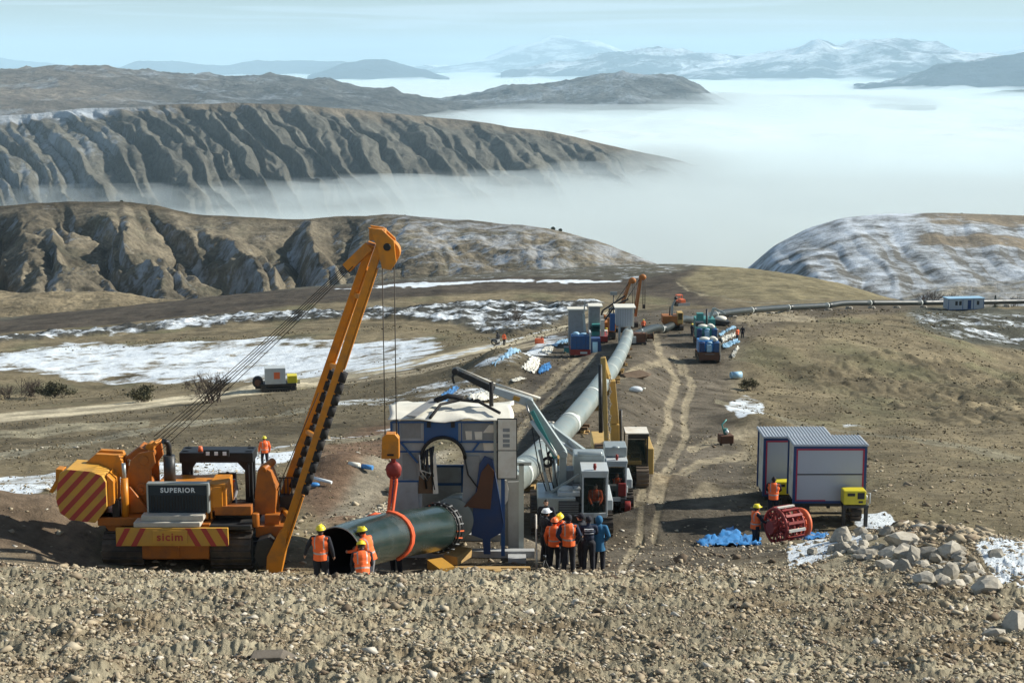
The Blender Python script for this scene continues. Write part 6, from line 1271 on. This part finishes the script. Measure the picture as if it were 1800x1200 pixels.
# two blue-loaded carriers on the right
for (px, Y, hp, lab, k2) in ((1247, GY(1247, 638), 52, 'tracked carrier loaded with blue and pale bundles, red brown front, right of the track', 0), (1243, GY(1243, 612), 38, 'second blue loaded carrier with a tall dark mast, behind the first', 1)):
    e, w_, h_, k = carrier(px, Y, lab, 37, hp, None, bottom='rust_brown')
    m = MB(); m.bb(-w_ / 2, w_ / 2, -.05, .5, .5, 1.25); m.build('front_plate', M_('rust_brown'), e, .03); m = MB(); m.bb(-.5, .55, -.075, -.05, .75, 1.05); m.build('number_plate', M_('mid_grey'), e)
    for q in range(3):
        m = MB(); xx = -w_ / 2 + .38 + q * (w_ - .76) / 2; m.bb(xx - .32, xx + .28, .1, .9, 1.25, 2.35 - .25 * (q == 1)); m.ball((xx + .05, .5, 2.3), .3, (1.1, 1, .5)); m.build('bundle', M_(('deep_blue', 'tarp_pale', 'blue_steel')[q]), e, .06)
    m = MB(); m.bb(-w_ / 2 + .05, w_ / 2 - .05, 1.2, 3.2, 1.0, 2.4); m.build('box', M_('teal' if k2 else 'tarp_blue'), e, .05); m = MB(); m.ball((-.4, 1.9, 2.5), .5, (1.3, 1, .5)); m.ball((.6, 2.2, 2.5), .45, (1, 1.3, .6)); m.ball((.7, .8, 2.6), .32, (1, 1, .8)); m.build('bundle', M_('tarp_white'), e)
    m = MB(); m.bb(w_ / 2 - .06, w_ / 2 + .03, -.1, .3, .2, 2.4); m.build('side_post', M_('panel_white'), e)
    if k2: m = MB(); m.cyl((.2, 2.6, 1), (.2, 2.6, 4.6), .14); m.bb(-1.2, -.2, 2.0, 3.4, 1.2, 2.9); m.build('mast', M_('dark_steel'), e)
# white box crawler on the left road
p = G(487, 186); e = empty('crawler_carrier', p, R(-80), 'tracked carrier with white box body and big round reel on the dirt road', 'crawler carrier')
def cv(x, y, z): return (x, y, z)
add_track(e, -.95, -2.2, 2.6, .85, .5); add_track(e, .95, -2.2, 2.6, .85, .5); m = MB(); m.bb(-1.1, 1.1, -2.3, 2.6, .8, 1.1); m.build('chassis', M_('dark_steel'), e)
m = MB(); m.bb(-1.15, 1.15, -.6, .9 + 1.6 - 2.6, 1.1, 1.12); m.bb(-1.15, 1.15, -1.6, 1.15, 1.1, 3.25); bx = m.build('white_box', M_('machine_white'), e, .04); e.scale = (.88,) * 3
m = MB(); m.bb(1.155, 1.17, -.4, .4, 1.8, 2.7); m.build('red_mark', M_('orange_iron'), bx); m = MB(); m.bb(-.9, .9, 1.4, 2.7, 1.1, 2.1); m.build('engine', M_('generator_yellow'), e, .05); m = MB(); m.bb(-.3, .3, 2.7, 3.1, .9, 1.5); m.build('hitch', M_('machine_white'), e)
m = MB(); m.cyl((-.7, -2.55, 1.25), (.6, -2.55, 1.25), .72, seg=22); m.build('reel', M_('rubber'), e)
for xx, mt in ((.62, 'bare_steel'),): m = MB(); m.cyl((xx, -2.55, 1.25), (xx + .05, -2.55, 1.25), .45, seg=20); m.build('reel_hub', M_('rust_brown'), e)
m = MB(); m.bb(-.5, .5, -2.9, -2.1, .35, .9); m.build('reel_cradle', M_('dark_steel'), e)
# site cabin far right
p = G(1698, 306); dpt = 306 * CT - p.z * ST; k = F / dpt; e = empty('site_cabin', p, R(8), 'long low white site cabin with blue trimmed flat roof in front of the pipeline', 'site cabin'); w_, h_, dp = 65 / k, 2.1, 2.6
m = MB(); m.bb(-w_ / 2, w_ / 2, 0, dp, .1, h_); wl_ = m.build('wall', M_('container_white'), e); m = MB(); m.bb(-w_ / 2 - .15, w_ / 2 + .15, -.15, dp + .15, h_, h_ + .16); m.build('roof', M_('tarp_pale'), e)
for x_ in (-2.0, -1.2, 2.4): m = MB(); m.bb(x_ - .25, x_ + .25, -.03, 0, .9, 1.7); m.build('window', M_('dark_steel'), wl_)
m = MB(); m.bb(.3, 1.0, -.03, 0, .15, 1.85); m.build('door', M_('deep_blue'), wl_); m = MB()
for x_ in (-w_ / 2, -.7, 1.5, w_ / 2): m.bb(x_ - .05, x_ + .05, -.035, .0, .1, h_)
m.bb(-w_ / 2, w_ / 2, -.034, .0, .02, .1); m.build('trim', M_('blue_steel'), wl_)
# compressor with hoses, blue drum
p = GP(1276, 784); e = empty('compressor', p, R(10), 'small rusty compressor with hoses standing alone on the bare slope', 'compressor'); m = MB(); m.bb(-.45, .45, -.3, .5, .2, .75); m.build('housing', M_('rust_brown'), e, .05); m = MB(); m.cyl((0, .1, .75), (0, .1, 1.15), .12); m.tube([(-.1, .1, .8), (-.25, .2, 1.4), (.1, .3, 1.7)], .05, 6); m.build('pipework', M_('teal'), e); m = MB(); m.ball((.05, .0, .95), .13); m.build('valve', M_('helmet_white'), e)
for x_ in (-.35, .35): m = MB(); m.torus((x_, 0, .17), (1, 0, 0), .12, .05, 12, 6); m.build('wheel', M_('rubber'), e)
m = MB(); m.beam((-.4, -.2, .25), (-1.3, -.5, .12), .05); m.build('tow_bar', M_('dark_steel'), e)
p = GP(1294, 666); m = MB(); m.cyl((-.6, -.1, .36), (.6, .2, .36), .36, seg=20); m.torus((-.6, -.1, .36), (1, .25, 0), .33, .04, 20, 6); o = m.build('drum', M_('tarp_pale'), loc=p); tag(o, 'pale blue drum lying on its side right of the track', 'drum')

# ------------------------------------------------------------------ sheets and tarpaulins draped on the ground
def drape(name, label, pts, mat, Yr, lift=.12, amp=.10, cat='tarpaulin', seed=0, n=34):
    """a crumpled sheet lying on the ground over the outline pts (photo px), each with its own distance"""
    W_ = [GP(px, py) for px, py in pts]; xs = [p.x for p in W_]; ys = [p.y for p in W_]
    gx_, gy_ = np.meshgrid(np.linspace(min(xs), max(xs), n), np.linspace(min(ys), max(ys), n)); ins = in_poly(gx_ + .0, gy_, [(p.x, p.y) for p in W_])
    sz_ = (max(xs) - min(xs)) / 6; idx = -np.ones((n, n), int); vs = []; f = []
    for i in range(n):
        for j in range(n):
            x, y = gx_[i, j], gy_[i, j]; idx[i, j] = len(vs); vs.append((x + .3 * sz_ * float(perlin(x / sz_, y / sz_, seed)), y, gz(x, y) + lift + amp * float(abs(perlin(x / sz_ * 2 + seed, y / sz_ * 1.2, seed + 1)) * 2 + .6 * perlin(x / sz_ * 5, y / sz_ * 3, seed + 2))))
    for i in range(n - 1):
        for j in range(n - 1):
            if ins[i, j] and ins[i + 1, j] and ins[i, j + 1] and ins[i + 1, j + 1]: f.append((idx[i, j], idx[i, j + 1], idx[i + 1, j + 1], idx[i + 1, j]))
    if not f: return
    m = MB(); m.add(vs, f, 0, True); 
    me = m.build(name, M_(mat)); bm = bmesh.new(); bm.from_mesh(me.data); bmesh.ops.delete(bm, geom=[v for v in bm.verts if not v.link_faces], context='VERTS'); bm.to_mesh(me.data); bm.free()
    for p_ in me.data.polygons: p_.use_smooth = True
    so_ = me.modifiers.new('t', 'SOLIDIFY'); so_.thickness = .015; tag(me, label, cat); return me
drape('tarpaulin', 'crumpled bright blue tarpaulin lying left of the red clamp', [(1222, 956), (1240, 948), (1262, 946), (1268, 934), (1290, 932), (1305, 942), (1340, 945), (1335, 960), (1300, 962), (1250, 962)], 'tarp_blue', 0, .05, .10, seed=3)
drape('tarpaulin', 'small scrap of blue tarpaulin right of the red clamp', [(1405, 945), (1425, 940), (1458, 940), (1450, 950), (1415, 954)], 'tarp_blue', 0, .04, .08, seed=5)
drape('ground_sheet', 'long blue white sheet strip beside the spoil heap left of the pipeline', [(858, 652), (868, 636), (890, 622), (916, 612), (912, 624), (888, 640), (870, 656)], 'tarp_pale', 0, .10, .13, 'ground sheet', 7)
drape('ground_sheet', 'cream folded sheet on the spoil heap left of the ruts', [(912, 650), (925, 640), (935, 628), (950, 632), (948, 648), (940, 660)], 'tarp_white', 0, .10, .13, 'ground sheet', 8)
drape('ground_sheet', 'short cream sheet nearer the blue box carrier', [(950, 620), (962, 608), (974, 612), (966, 626)], 'tarp_white', 0, .10, .12, 'ground sheet', 9)
drape('ground_sheet', 'pale blue sheet trailing from the blue box carrier to the left', [(968, 610), (980, 601), (1000, 597), (1000, 603), (980, 612)], 'tarp_pale', 0, .10, .12, 'ground sheet', 10)
drape('ground_sheet', 'small dark blue sheet below the cream one by the spoil heap', [(944, 660), (950, 648), (966, 640), (970, 650), (955, 660)], 'tarp_blue', 0, .1, .2, 'ground sheet', 11)
drape('ground_sheet', 'bright light blue sheet just behind the near shelter roof', [(770, 708), (778, 694), (800, 680), (808, 684), (795, 696), (784, 710)], 'tarp_blue', 0, .10, .12, 'ground sheet', 12)
drape('ground_sheet', 'cream sheet lying behind the near shelter, right of its roof post', [(820, 706), (838, 694), (862, 686), (885, 690), (870, 704), (850, 712)], 'tarp_white', 0, .10, .12, 'ground sheet', 13)
drape('ground_sheet', 'narrow pale sheet beside the crane boom tip on the rutted soil', [(896, 670), (915, 665), (926, 668), (905, 674)], 'tarp_white', 0, .08, .1, 'ground sheet', 14)
for i, (a, b, c_, d_) in enumerate((((1262, 590), (1290, 574), (1294, 578), (1266, 596)), ((1266, 598), (1292, 588), (1296, 592), (1270, 606)), ((1268, 610), (1296, 598), (1302, 604), (1274, 618)), ((1284, 628), (1296, 612), (1300, 615), (1290, 634)))):
    drape('plastic_sheet', ['uppermost', 'second from the top', 'third from the top', 'lowest'][i] + ' of four pale plastic strips right of the blue carriers', [a, b, c_, d_], 'tarp_white' if i % 2 else 'tarp_pale', 0, .12, .2, 'plastic sheet', 20 + i)
# pieces lying behind the boom
p = GP(634, 828); m = MB(); m.cyl((-.55, .2, .18), (-.05, .0, .16), .13); o = m.build('roll', M_('tarp_white'), loc=p); tag(o, 'short white roll lying beside a blue one on the reddish mound', 'roll')
m = MB(); m.cyl((.05, 0, .14), (.55, -.2, .12), .11); o = m.build('roll', M_('tarp_blue'), loc=p + Vector((.02, -.02, 0))); tag(o, 'short blue roll on the reddish mound beside the white one', 'roll')
p = GP(566, 852); m = MB(); m.cyl((-.45, .3, .2), (.45, -.15, .1), .07); o = m.build('tube', M_('helmet_white'), loc=p); tag(o, 'slim white tube on the ground right of the boom', 'tube')
p = GP(553, 858); m = MB(); m.ball((0, 0, .1), .2, (1.2, .8, .5)); o = m.build('bag', M_('tarp_blue'), loc=p); tag(o, 'small blue bag on the ground just right of the boom', 'bag')
# timber in the front
for i, (x0_, y0_, x1_, y1_, Yk, lab) in enumerate(((800, 997, 932, 998, 45.6, 'long squared timber lying on the rubble in front of the shelter'), (815, 1003, 880, 1001, 44.9, 'shorter squared timber just in front of the long one'), (868, 1007, 900, 1005, 44.3, 'stub of squared timber nearest the viewer'))):
    a, b = G(x0_, Yk), G(x1_, Yk + .25); m = MB(); m.beam(a + Vector((0, 0, .22)), b + Vector((0, 0, .25)), .16, .15); o = m.build('timber', M_('wood'), None, .01); tag(o, lab, 'timber')
for i, (px, py) in enumerate(((775, 968), (805, 945))):
    p = G(px, 47.2 + i * 1.2); m = MB(); m.box((0, 0, .17), (.5, .9, .28), (.05, 0, .5 - i)); o = m.build('timber_block', M_('hazard_yellow' if i == 0 else 'wood'), loc=p); tag(o, ['yellow block under the hanging pipe', 'brown timber block under the pipe joint'][i], 'block')
a = G(943, 47.8); m = MB(); m.cyl(a, a + Vector((-.02, 0, 1.75)), .028, seg=8); m.cyl(a + Vector((0, 0, .02)), a + Vector((0, 0, .6)), .034, seg=8); o = m.build('survey_pole', M_('panel_white')); tag(o, 'thin pale pole standing upright left of the group', 'pole')
a = G(957, 45.6); m = MB()
for q in range(3): t = 2.1 * q; m.cyl(a + Vector((math.cos(t) * .25, math.sin(t) * .25, 0)), a + Vector((0, 0, .6)), .018, seg=6)
m.cyl(a + Vector((0, 0, .58)), a + Vector((0, 0, .7)), .05); o = m.build('tripod', M_('dark_steel')); tag(o, 'small dark tripod on the rubble in front of the group', 'tripod')

# ------------------------------------------------------------------ rocks
def rock_mesh(name, seed, mat, sub=2, sq=.75):
    bm = bmesh.new(); bmesh.ops.create_icosphere(bm, subdivisions=sub, radius=1); rg = random.Random(seed); pl_ = [(Vector((rg.gauss(0, 1), rg.gauss(0, 1), rg.gauss(0, 1))).normalized(), rg.uniform(.42, .74)) for _ in range(15)]
    o3 = seed * 3.3
    for v in bm.verts:
        p = v.co.copy()
        for n_, d_ in pl_:
            q = p.dot(n_)
            if q > d_: p -= n_ * (q - d_)
        p *= 1 + .10 * float(perlin(p.x * 2 + o3, p.y * 2 + p.z, seed)); v.co = Vector((p.x, p.y, p.z * sq))
    me = bpy.data.meshes.new(name); bm.to_mesh(me); bm.free(); me.materials.append(mat); return me
def rockmat(name, c, c2, sc_=3):
    m = paint(name, c, .9, 0, .6, c2, sc_, .2, .5); n = m.node_tree.nodes; l = m.node_tree.links; b = n['Principled BSDF']; oi = n.new('ShaderNodeObjectInfo'); hv = n.new('ShaderNodeHueSaturation')
    mr = n.new('ShaderNodeMapRange'); mr.inputs[3].default_value = .7; mr.inputs[4].default_value = 1.25; l.new(oi.outputs['Random'], mr.inputs[0]); l.new(mr.outputs[0], hv.inputs['Value']); src = b.inputs['Base Color'].links[0].from_socket; l.new(src, hv.inputs['Color']); l.new(hv.outputs[0], b.inputs['Base Color']); return m
RK = rockmat('limestone', (.43, .395, .325), (.22, .185, .135), 5); rms = [rock_mesh('boulder', 50 + k, RK) for k in range(9)]
rg = random.Random(4)
def boulder(p, s, label, group, sink=.3):
    o = bpy.data.objects.new('boulder', rg.choice(rms)); C.objects.link(o); o.location = p + Vector((0, 0, s * (.5 - sink))); o.rotation_euler = (rg.uniform(-.3, .3), rg.uniform(-.3, .3), rg.uniform(0, 6)); o.scale = (s * rg.uniform(.85, 1.2), s * rg.uniform(.7, 1.1), s * rg.uniform(.8, 1.1)); tag(o, label, 'boulder', group); return o
for px, py, s, lab in ((1478, 948, .74, 'large grey block at the near end of the rubble pile beneath the cabins'), (1513, 940, .52, 'flat sided grey block second from the cabin end of the pile'), (1594, 958, .74, 'big pale block on top of the middle of the pile'), (1670, 978, .66, 'pale boulder at the far shoulder of the pile beside the grass'), (1590, 985, .60, 'rounded grey boulder in the centre of the pile, under the big pale block'), (1668, 1015, .46, 'pale boulder just below the far shoulder of the pile'),
                      (1560, 940, .50, 'low grey boulder behind the big pale block'), (1735, 1045, .62, 'large pale rock next to the snow patch at the end of the pile'), (1785, 1110, .62, 'big angular grey rock at the very edge of the picture'), (1745, 1120, .36, 'brown rock beside the big angular edge rock')): boulder(GP(px, py), s * .82, lab, None)
for k in range(190):
    t = rg.random() * .86; px = 1455 + 330 * t + rg.gauss(0, 16); py = 955 + 75 * t + rg.gauss(0, 17) * (1 if t > .2 else .7); boulder(GP(px, py), min(.50, .09 + rg.expovariate(9)), 'one of the pale stones in the rubble pile below the welding cabins', 'stones of the rubble pile')
sl_m = MB(); sl_m.prism([(-.95, -.18), (-.8, .12), (.35, .16), (.9, -.1), (.6, -.2)], -.35, .35, axis='y'); p = G(480, 26.6); o = sl_m.build('stone_slab', [rockmat('grey_slab', (.17, .145, .115), (.10, .085, .065))], None, .04, p + Vector((0, 0, .08))); o.scale = (.46, .6, .5); tag(o, 'flat dark grey slab lying alone in the front gravel, left of centre', 'slab')
p = G(1115, 38.5); o = bpy.data.objects.new('earth_clod', rock_mesh('earth_clod', 88, rockmat('brown_clod', (.13, .09, .06), (.2, .15, .1)))); C.objects.link(o); o.location = p; o.scale = (.5, .35, .22); tag(o, 'dark brown clod of earth below and right of the group', 'clod')
p = G(1085, 35.5); q_ = bpy.data.objects.new('earth_clod', o.data); C.objects.link(q_); q_.location = p; q_.scale = (.48, .32, .22); q_.rotation_euler = (0, 0, 2); tag(q_, 'second dark clod of earth nearer the viewer, left of the first', 'clod')
# loose gravel: tens of thousands of stones nobody could count
def scatter(name, n, gen, label, mats, sq=.7, seed=1):
    r_ = np.random.RandomState(seed); base = []
    for k in range(12):
        bm = shard(900 + k)
        base.append((np.array([v.co[:] for v in bm.verts]), np.array([[v.index for v in f.verts] for f in bm.faces]))); bm.free()
    px, Y, s = gen(r_, n); n = len(px); V = []; Fc = []; MI = []; off = 0
    for i in range(n):
        y = Y[i]; a = float(azim(px[i], 1000)); x = a * y; ii = np.interp(math.log(y), lY, ar_idx); jj = (a - A0) / (A1 - A0) * (NA - 1); i0, j0 = int(ii), int(min(max(jj, 0), NA - 2)); z = ZZ_final[i0, j0]
        b, f = base[(i * 7) % 12]; c_, s_ = math.cos(i * 2.4), math.sin(i * 2.4); q = b * s[i] * (np.array((1 + .5 * math.sin(i), 1, .8 + .3 * math.cos(i * 1.7)))); X_ = q[:, 0] * c_ - q[:, 1] * s_; Y_ = q[:, 0] * s_ + q[:, 1] * c_
        V.append(np.stack([X_ + x, Y_ + y, q[:, 2] + z + s[i] * .12], -1)); Fc.append(f + off); MI.append(np.full(len(f), (0, 0, 2, 4, 1, 0, 4, 1, 0, 3, 4, 0, 2, 1)[(i * 7919) % 14] % len(mats))); off += len(b)
    V = np.concatenate(V).astype(np.float32); Fc = np.concatenate(Fc).astype(np.int32); MI = np.concatenate(MI).astype(np.int32)
    me = bpy.data.meshes.new(name); me.vertices.add(len(V)); me.vertices.foreach_set('co', V.ravel()); me.loops.add(Fc.size); me.loops.foreach_set('vertex_index', Fc.ravel()); me.polygons.add(len(Fc)); me.polygons.foreach_set('loop_start', np.arange(len(Fc), dtype=np.int32) * 3); me.polygons.foreach_set('loop_total', np.full(len(Fc), 3, np.int32)); me.polygons.foreach_set('material_index', MI); me.update(calc_edges=True)
    for m_ in mats: me.materials.append(m_)
    o = bpy.data.objects.new(name, me); C.objects.link(o); tag(o, label, 'gravel', kind='stuff'); return o
ar_idx = np.arange(len(lY))
GM = [paint('gravel_a', (.385, .32, .22), .95, 0, .4, (.2, .15, .1), 4, .2), paint('gravel_b', (.46, .40, .29), .95, 0, .4, (.28, .22, .16), 4, .2), paint('gravel_c', (.17, .13, .09), .95, 0, .4, (.13, .1, .07), 4, .2), paint('gravel_d', (.54, .50, .42), .9, 0, .3, (.36, .3, .22), 4, .2), paint('gravel_e', (.29, .235, .165), .95, 0, .4, (.16, .12, .08), 4, .2)]
def shard(seed):
    rr = random.Random(seed); bm = bmesh.new()
    for _ in range(rr.choice((7, 8, 9))): v = Vector((rr.gauss(0, 1), rr.gauss(0, 1), rr.gauss(0, 1))).normalized() * rr.uniform(.75, 1.15); bm.verts.new((v.x, v.y, v.z * .72))
    h_ = bmesh.ops.convex_hull(bm, input=bm.verts); bmesh.ops.delete(bm, geom=[q for q in h_['geom_interior'] if isinstance(q, bmesh.types.BMVert)], context='VERTS'); bm.verts.index_update(); return bm
def gen_fg(r, n):
    Y = np.exp(r.uniform(math.log(23), math.log(43), n)); px = r.uniform(-60, 1860, n); s = .016 + r.exponential(.019, n); 
    cl_ = fbm(px / 45, Y * 1.3, 3, 6); keep = r.uniform(-.5, .45, n) < cl_; px, Y, s, cl_ = px[keep], Y[keep], s[keep], cl_[keep]; return px, Y, np.clip(s * (.85 + 1.1 * cl_), .010, .17)
scatter('gravel', 105000, gen_fg, 'loose pale gravel and clods covering the front bank', GM, seed=2)
def gen_mid(r, n):
    k = n // 4; Y1 = r.uniform(42, 60, k); p1 = r.uniform(500, 1800, k); Y2 = np.exp(r.uniform(math.log(44), math.log(110), n - 2 * k)); p2 = r.uniform(-50, 1850, n - 2 * k)
    t = r.uniform(0, 1, k); p3 = 1460 + 250 * t + r.normal(0, 16, k); Y3 = np.clip(49.5 - 8 * t + r.normal(0, 1.1, k), 36, 60)
    return np.concatenate([p1, p2, p3]), np.concatenate([Y1, Y2, Y3]), np.concatenate([.02 + r.exponential(.02, k), .03 + r.exponential(.035, n - 2 * k), .03 + r.exponential(.05, k)])
scatter('gravel', 9000, gen_mid, 'scattered stones on the trampled working ground', GM, seed=5)
# pale gravel windrow beside the near trench
def gen_win(r, n):
    t = r.uniform(0, 1, n); return 560 + 200 * t + r.normal(0, 6, n), 53 + 22 * t + r.normal(0, .7, n), .03 + r.exponential(.035, n)
scatter('gravel', 1800, gen_win, 'narrow windrow of pale stones behind the hanging pipe', [GM[1], GM[3]], seed=8)

o = bpy.data.objects.new('earth_heap', rock_mesh('earth_heap', 91, bpy.data.materials['brown_clod'], 4, .5)); C.objects.link(o); p = GP(1110, 662); o.location = p; o.scale = (1.9, 3.0, 1.1); tag(o, 'dark earth heap against the pipeline, level with the rutted tracks', 'earth heap')
TM = [paint('tuft_a', (.17, .14, .085), 1, 0, .3, (.17, .14, .09), 3, .1), paint('tuft_b', (.11, .095, .06), 1, 0, .3, (.08, .07, .05), 3, .1), paint('tuft_c', (.07, .06, .045), 1, 0, .3, (.1, .09, .06), 3, .1), paint('tuft_d', (.20, .17, .10), 1, 0, .3, (.2, .17, .11), 3, .1)]
def py_at(px, Y):
    ii = np.clip(np.interp(np.log(Y), lY, ar_idx).astype(int), 0, len(lY) - 1); jj = np.clip(((azim(px, 700) - A0) / (A1 - A0) * (NA - 1)).astype(int), 0, NA - 1); return to_pix(XX[ii, jj] / YY[ii, jj], ZZ[ii, jj] / YY[ii, jj])[1]
def gen_tuft(r, n):
    Y = np.exp(r.uniform(math.log(56), math.log(300), n)); px = r.uniform(-60, 1860, n); c_ = fbm(px / 110, np.log(Y) * 6, 4, 66); inc = (px > 1000) & (px < 1300) & (Y > 60)
    keep = (r.uniform(-.45, .5, n) < c_) & ~(inc & (r.uniform(0, 1, n) < .6)); keep &= seg_dist(px, np.interp(np.log(Y), [4.9, 5.1, 5.23, 5.4, 5.6], [745, 722, 700, 655, 600]) * 0 + py_at(px, Y), [(-300, 768), (0, 733), (200, 716), (400, 693), (560, 668), (700, 645), (850, 612)]) > 12; keep &= ~((px < 780) & (Y > 212) & (Y < 285)); Y, px = Y[keep], px[keep]; return px, Y, np.clip(.015 + r.exponential(.022, len(Y)), 0, .09) * (Y / 80)
scatter('dry_grass', 90000, gen_tuft, 'tufts of dry grass and clods dotted over the slopes', TM, seed=11)
# ------------------------------------------------------------------ shrubs and trees
mk('twig', (.085, .065, .05), .9, 0, .3, (.14, .12, .1), 5); mk('twig_green', (.10, .095, .05), .9, 0, .4, (.16, .13, .08), 3); mk('needle', (.03, .05, .028), .9, 0, .3, (.06, .06, .03), 5)
def shrub(px, Y, h, w_, label, dense=1.0, mat='twig', leaf=None, seed=0, group=None, name='bare_shrub'):
    p = G(px, Y); rr = random.Random(seed); e = empty(name, p, 0, label, 'shrub', group); m = MB(); tips = []
    def br(a, d, ln, r, lv):
        b = a + d * ln; m.tube([a, (a + b) / 2 + Vector((rr.gauss(0, .04), rr.gauss(0, .04), 0)) * ln, b], [r, r * .8, r * .5], 4, 0, False); tips.append(b)
        if lv:
            for _ in range(rr.choice((3, 4))): nd = (d + Vector((rr.gauss(0, .5), rr.gauss(0, .5), rr.gauss(.1, .3)))).normalized(); br(a.lerp(b, rr.uniform(.5, 1)), nd, ln * rr.uniform(.5, .75), r * .6, lv - 1)
    for k in range(int(12 * dense)):
        a = Vector((rr.gauss(0, w_ * .12), rr.gauss(0, w_ * .12), 0)); d = Vector((rr.gauss(0, w_ / h * .55), rr.gauss(0, w_ / h * .55), 1)).normalized(); br(a, d, h * rr.uniform(.38, .52), h * .016 + .008, 3)
    m.build('branches', M_(mat), e)
    if leaf:
        f = MB()
        for t in tips:
            if rr.random() < leaf:
                for _ in range(3): c_ = t + Vector((rr.gauss(0, .12), rr.gauss(0, .12), rr.gauss(0, .12))) * h * .5; n_ = Vector((rr.gauss(0, 1), rr.gauss(0, 1), rr.gauss(0, 1))).normalized(); u = n_.orthogonal().normalized() * h * .035; v = n_.cross(u); f.add([c_ - u - v, c_ + u - v, c_ + u + v, c_ - u + v], [(0, 1, 2, 3)])
        f.build('foliage', M_('twig_green'), e)
    return e
shrub(372, 168, 3.6, 3.8, 'large bare shrub leaning over the lower edge of the dirt road', 1.7, seed=1); shrub(250, 181, 1.9, 2.6, 'round dense shrub alone on the grass left of the road', 1.3, 'twig', .8, 2)
shrub(50, 205, 2.9, 3.8, 'tall bare thicket at the edge of the snowfield, far left', 1.5, seed=3); shrub(100, 203, 2.2, 4.0, 'dark wind bent shrub at the lower edge of the snowfield', 1.9, 'twig', .5, 4); shrub(14, 204, 2.4, 2.2, 'small bare shrub at the extreme left edge of the snowfield', 1.0, seed=5)
shrub(331, 205, 1.1, 2.0, 'low grey twiggy shrub poking out of the snow', .9, seed=6); shrub(1315, GY(1315, 686), 1.3, 2.2, 'dark low bush beside the blue drum right of the track', 1.0, 'twig', .5, 7)
shrub(905, GY(905, 572), 4.0, 6.0, 'wide grey bush standing in the snowy gully', 1.6, seed=8)
for i, (px, Y, h) in enumerate(((1625, 352, 3.5), (1640, 350, 4.2), (1668, 354, 3.6), (1782, 356, 3.2))): shrub(px, Y, h, h * .8, ['bare tree left of the site cabin, shortest of the row', 'taller bare tree left of the site cabin', 'bare tree rising behind the site cabin roof', 'bare tree far right beyond the pipeline'][i], .7, seed=20 + i, name='bare_tree')
def conifer(p, h, label, seed=0):
    e = empty('pine_tree', p, 0, label, 'tree'); m = MB(); m.cyl((0, 0, 0), (0, 0, h), h * .04, h * .008, 8); m.build('trunk', M_('twig'), e); rr = random.Random(seed); f = MB()
    for k in range(600):
        t = rr.uniform(.08, 1); a = rr.uniform(0, 6.28); r = (1 - t) * h * .26 * rr.uniform(.3, 1.1); c_ = Vector((math.cos(a) * r, math.sin(a) * r, t * h - r * .3)); u = Vector((math.cos(a), math.sin(a), -.35)) * h * .05; v = Vector((-math.sin(a), math.cos(a), rr.uniform(-.4, .4))) * h * .03; f.add([c_ - u - v, c_ + u - v * .3, c_ + u + v * .3, c_ - u + v], [(0, 1, 2, 3)])
    f.build('crown', M_('needle'), e); return e
conifer(G(1749, 352), 2.6, 'small dark conifer behind the pipeline, right of the site cabin')
def hilltree(px, py, Y, h, label, seed):
    p = P(px, py + 5, Y); e = empty('tree', p, 0, label, 'tree'); m = MB(); m.cyl((0, 0, -2), (0, 0, h * .6), h * .05, h * .03, 8); m.build('trunk', M_('twig'), e); rr = random.Random(seed); f = MB()
    for k in range(500):
        d = Vector((rr.gauss(0, 1), rr.gauss(0, 1), rr.gauss(0, .8))).normalized() * rr.uniform(.3, 1) ** .5; c_ = Vector((d.x * h * .38, d.y * h * .38, h * .66 + d.z * h * .34)); n_ = Vector((rr.gauss(0, 1), rr.gauss(0, 1), rr.gauss(0, 1))).normalized(); u = n_.orthogonal().normalized() * h * .05; v = n_.cross(u); f.add([c_ - u - v, c_ + u - v, c_ + u + v, c_ - u + v], [(0, 1, 2, 3)])
    f.build('crown', M_('needle'), e)
hilltree(214, 355, 980, 2.8, 'lone dark tree on the skyline of the eroded hill, left', 1); hilltree(1690, 376, 1500, 3.6, 'lone tree on the crest of the snowy hill on the right', 2); hilltree(1252 + 270, 378, 1500, 2.0, 'tiny shrub at the left end of the snowy hill crest', 3)
hilltree(972, 404, 860, 3.2, 'dark bush group at the right end of the hill crest, leftmost', 4); hilltree(985, 405, 860, 2.6, 'dark bush at the right end of the hill crest, rightmost', 5); hilltree(900, 396, 890, 2.2, 'small bush halfway along the hill crest', 6); hilltree(712, 380, 905, 2.4, 'flat dark bush on the hill crest right of the boom tip', 7)
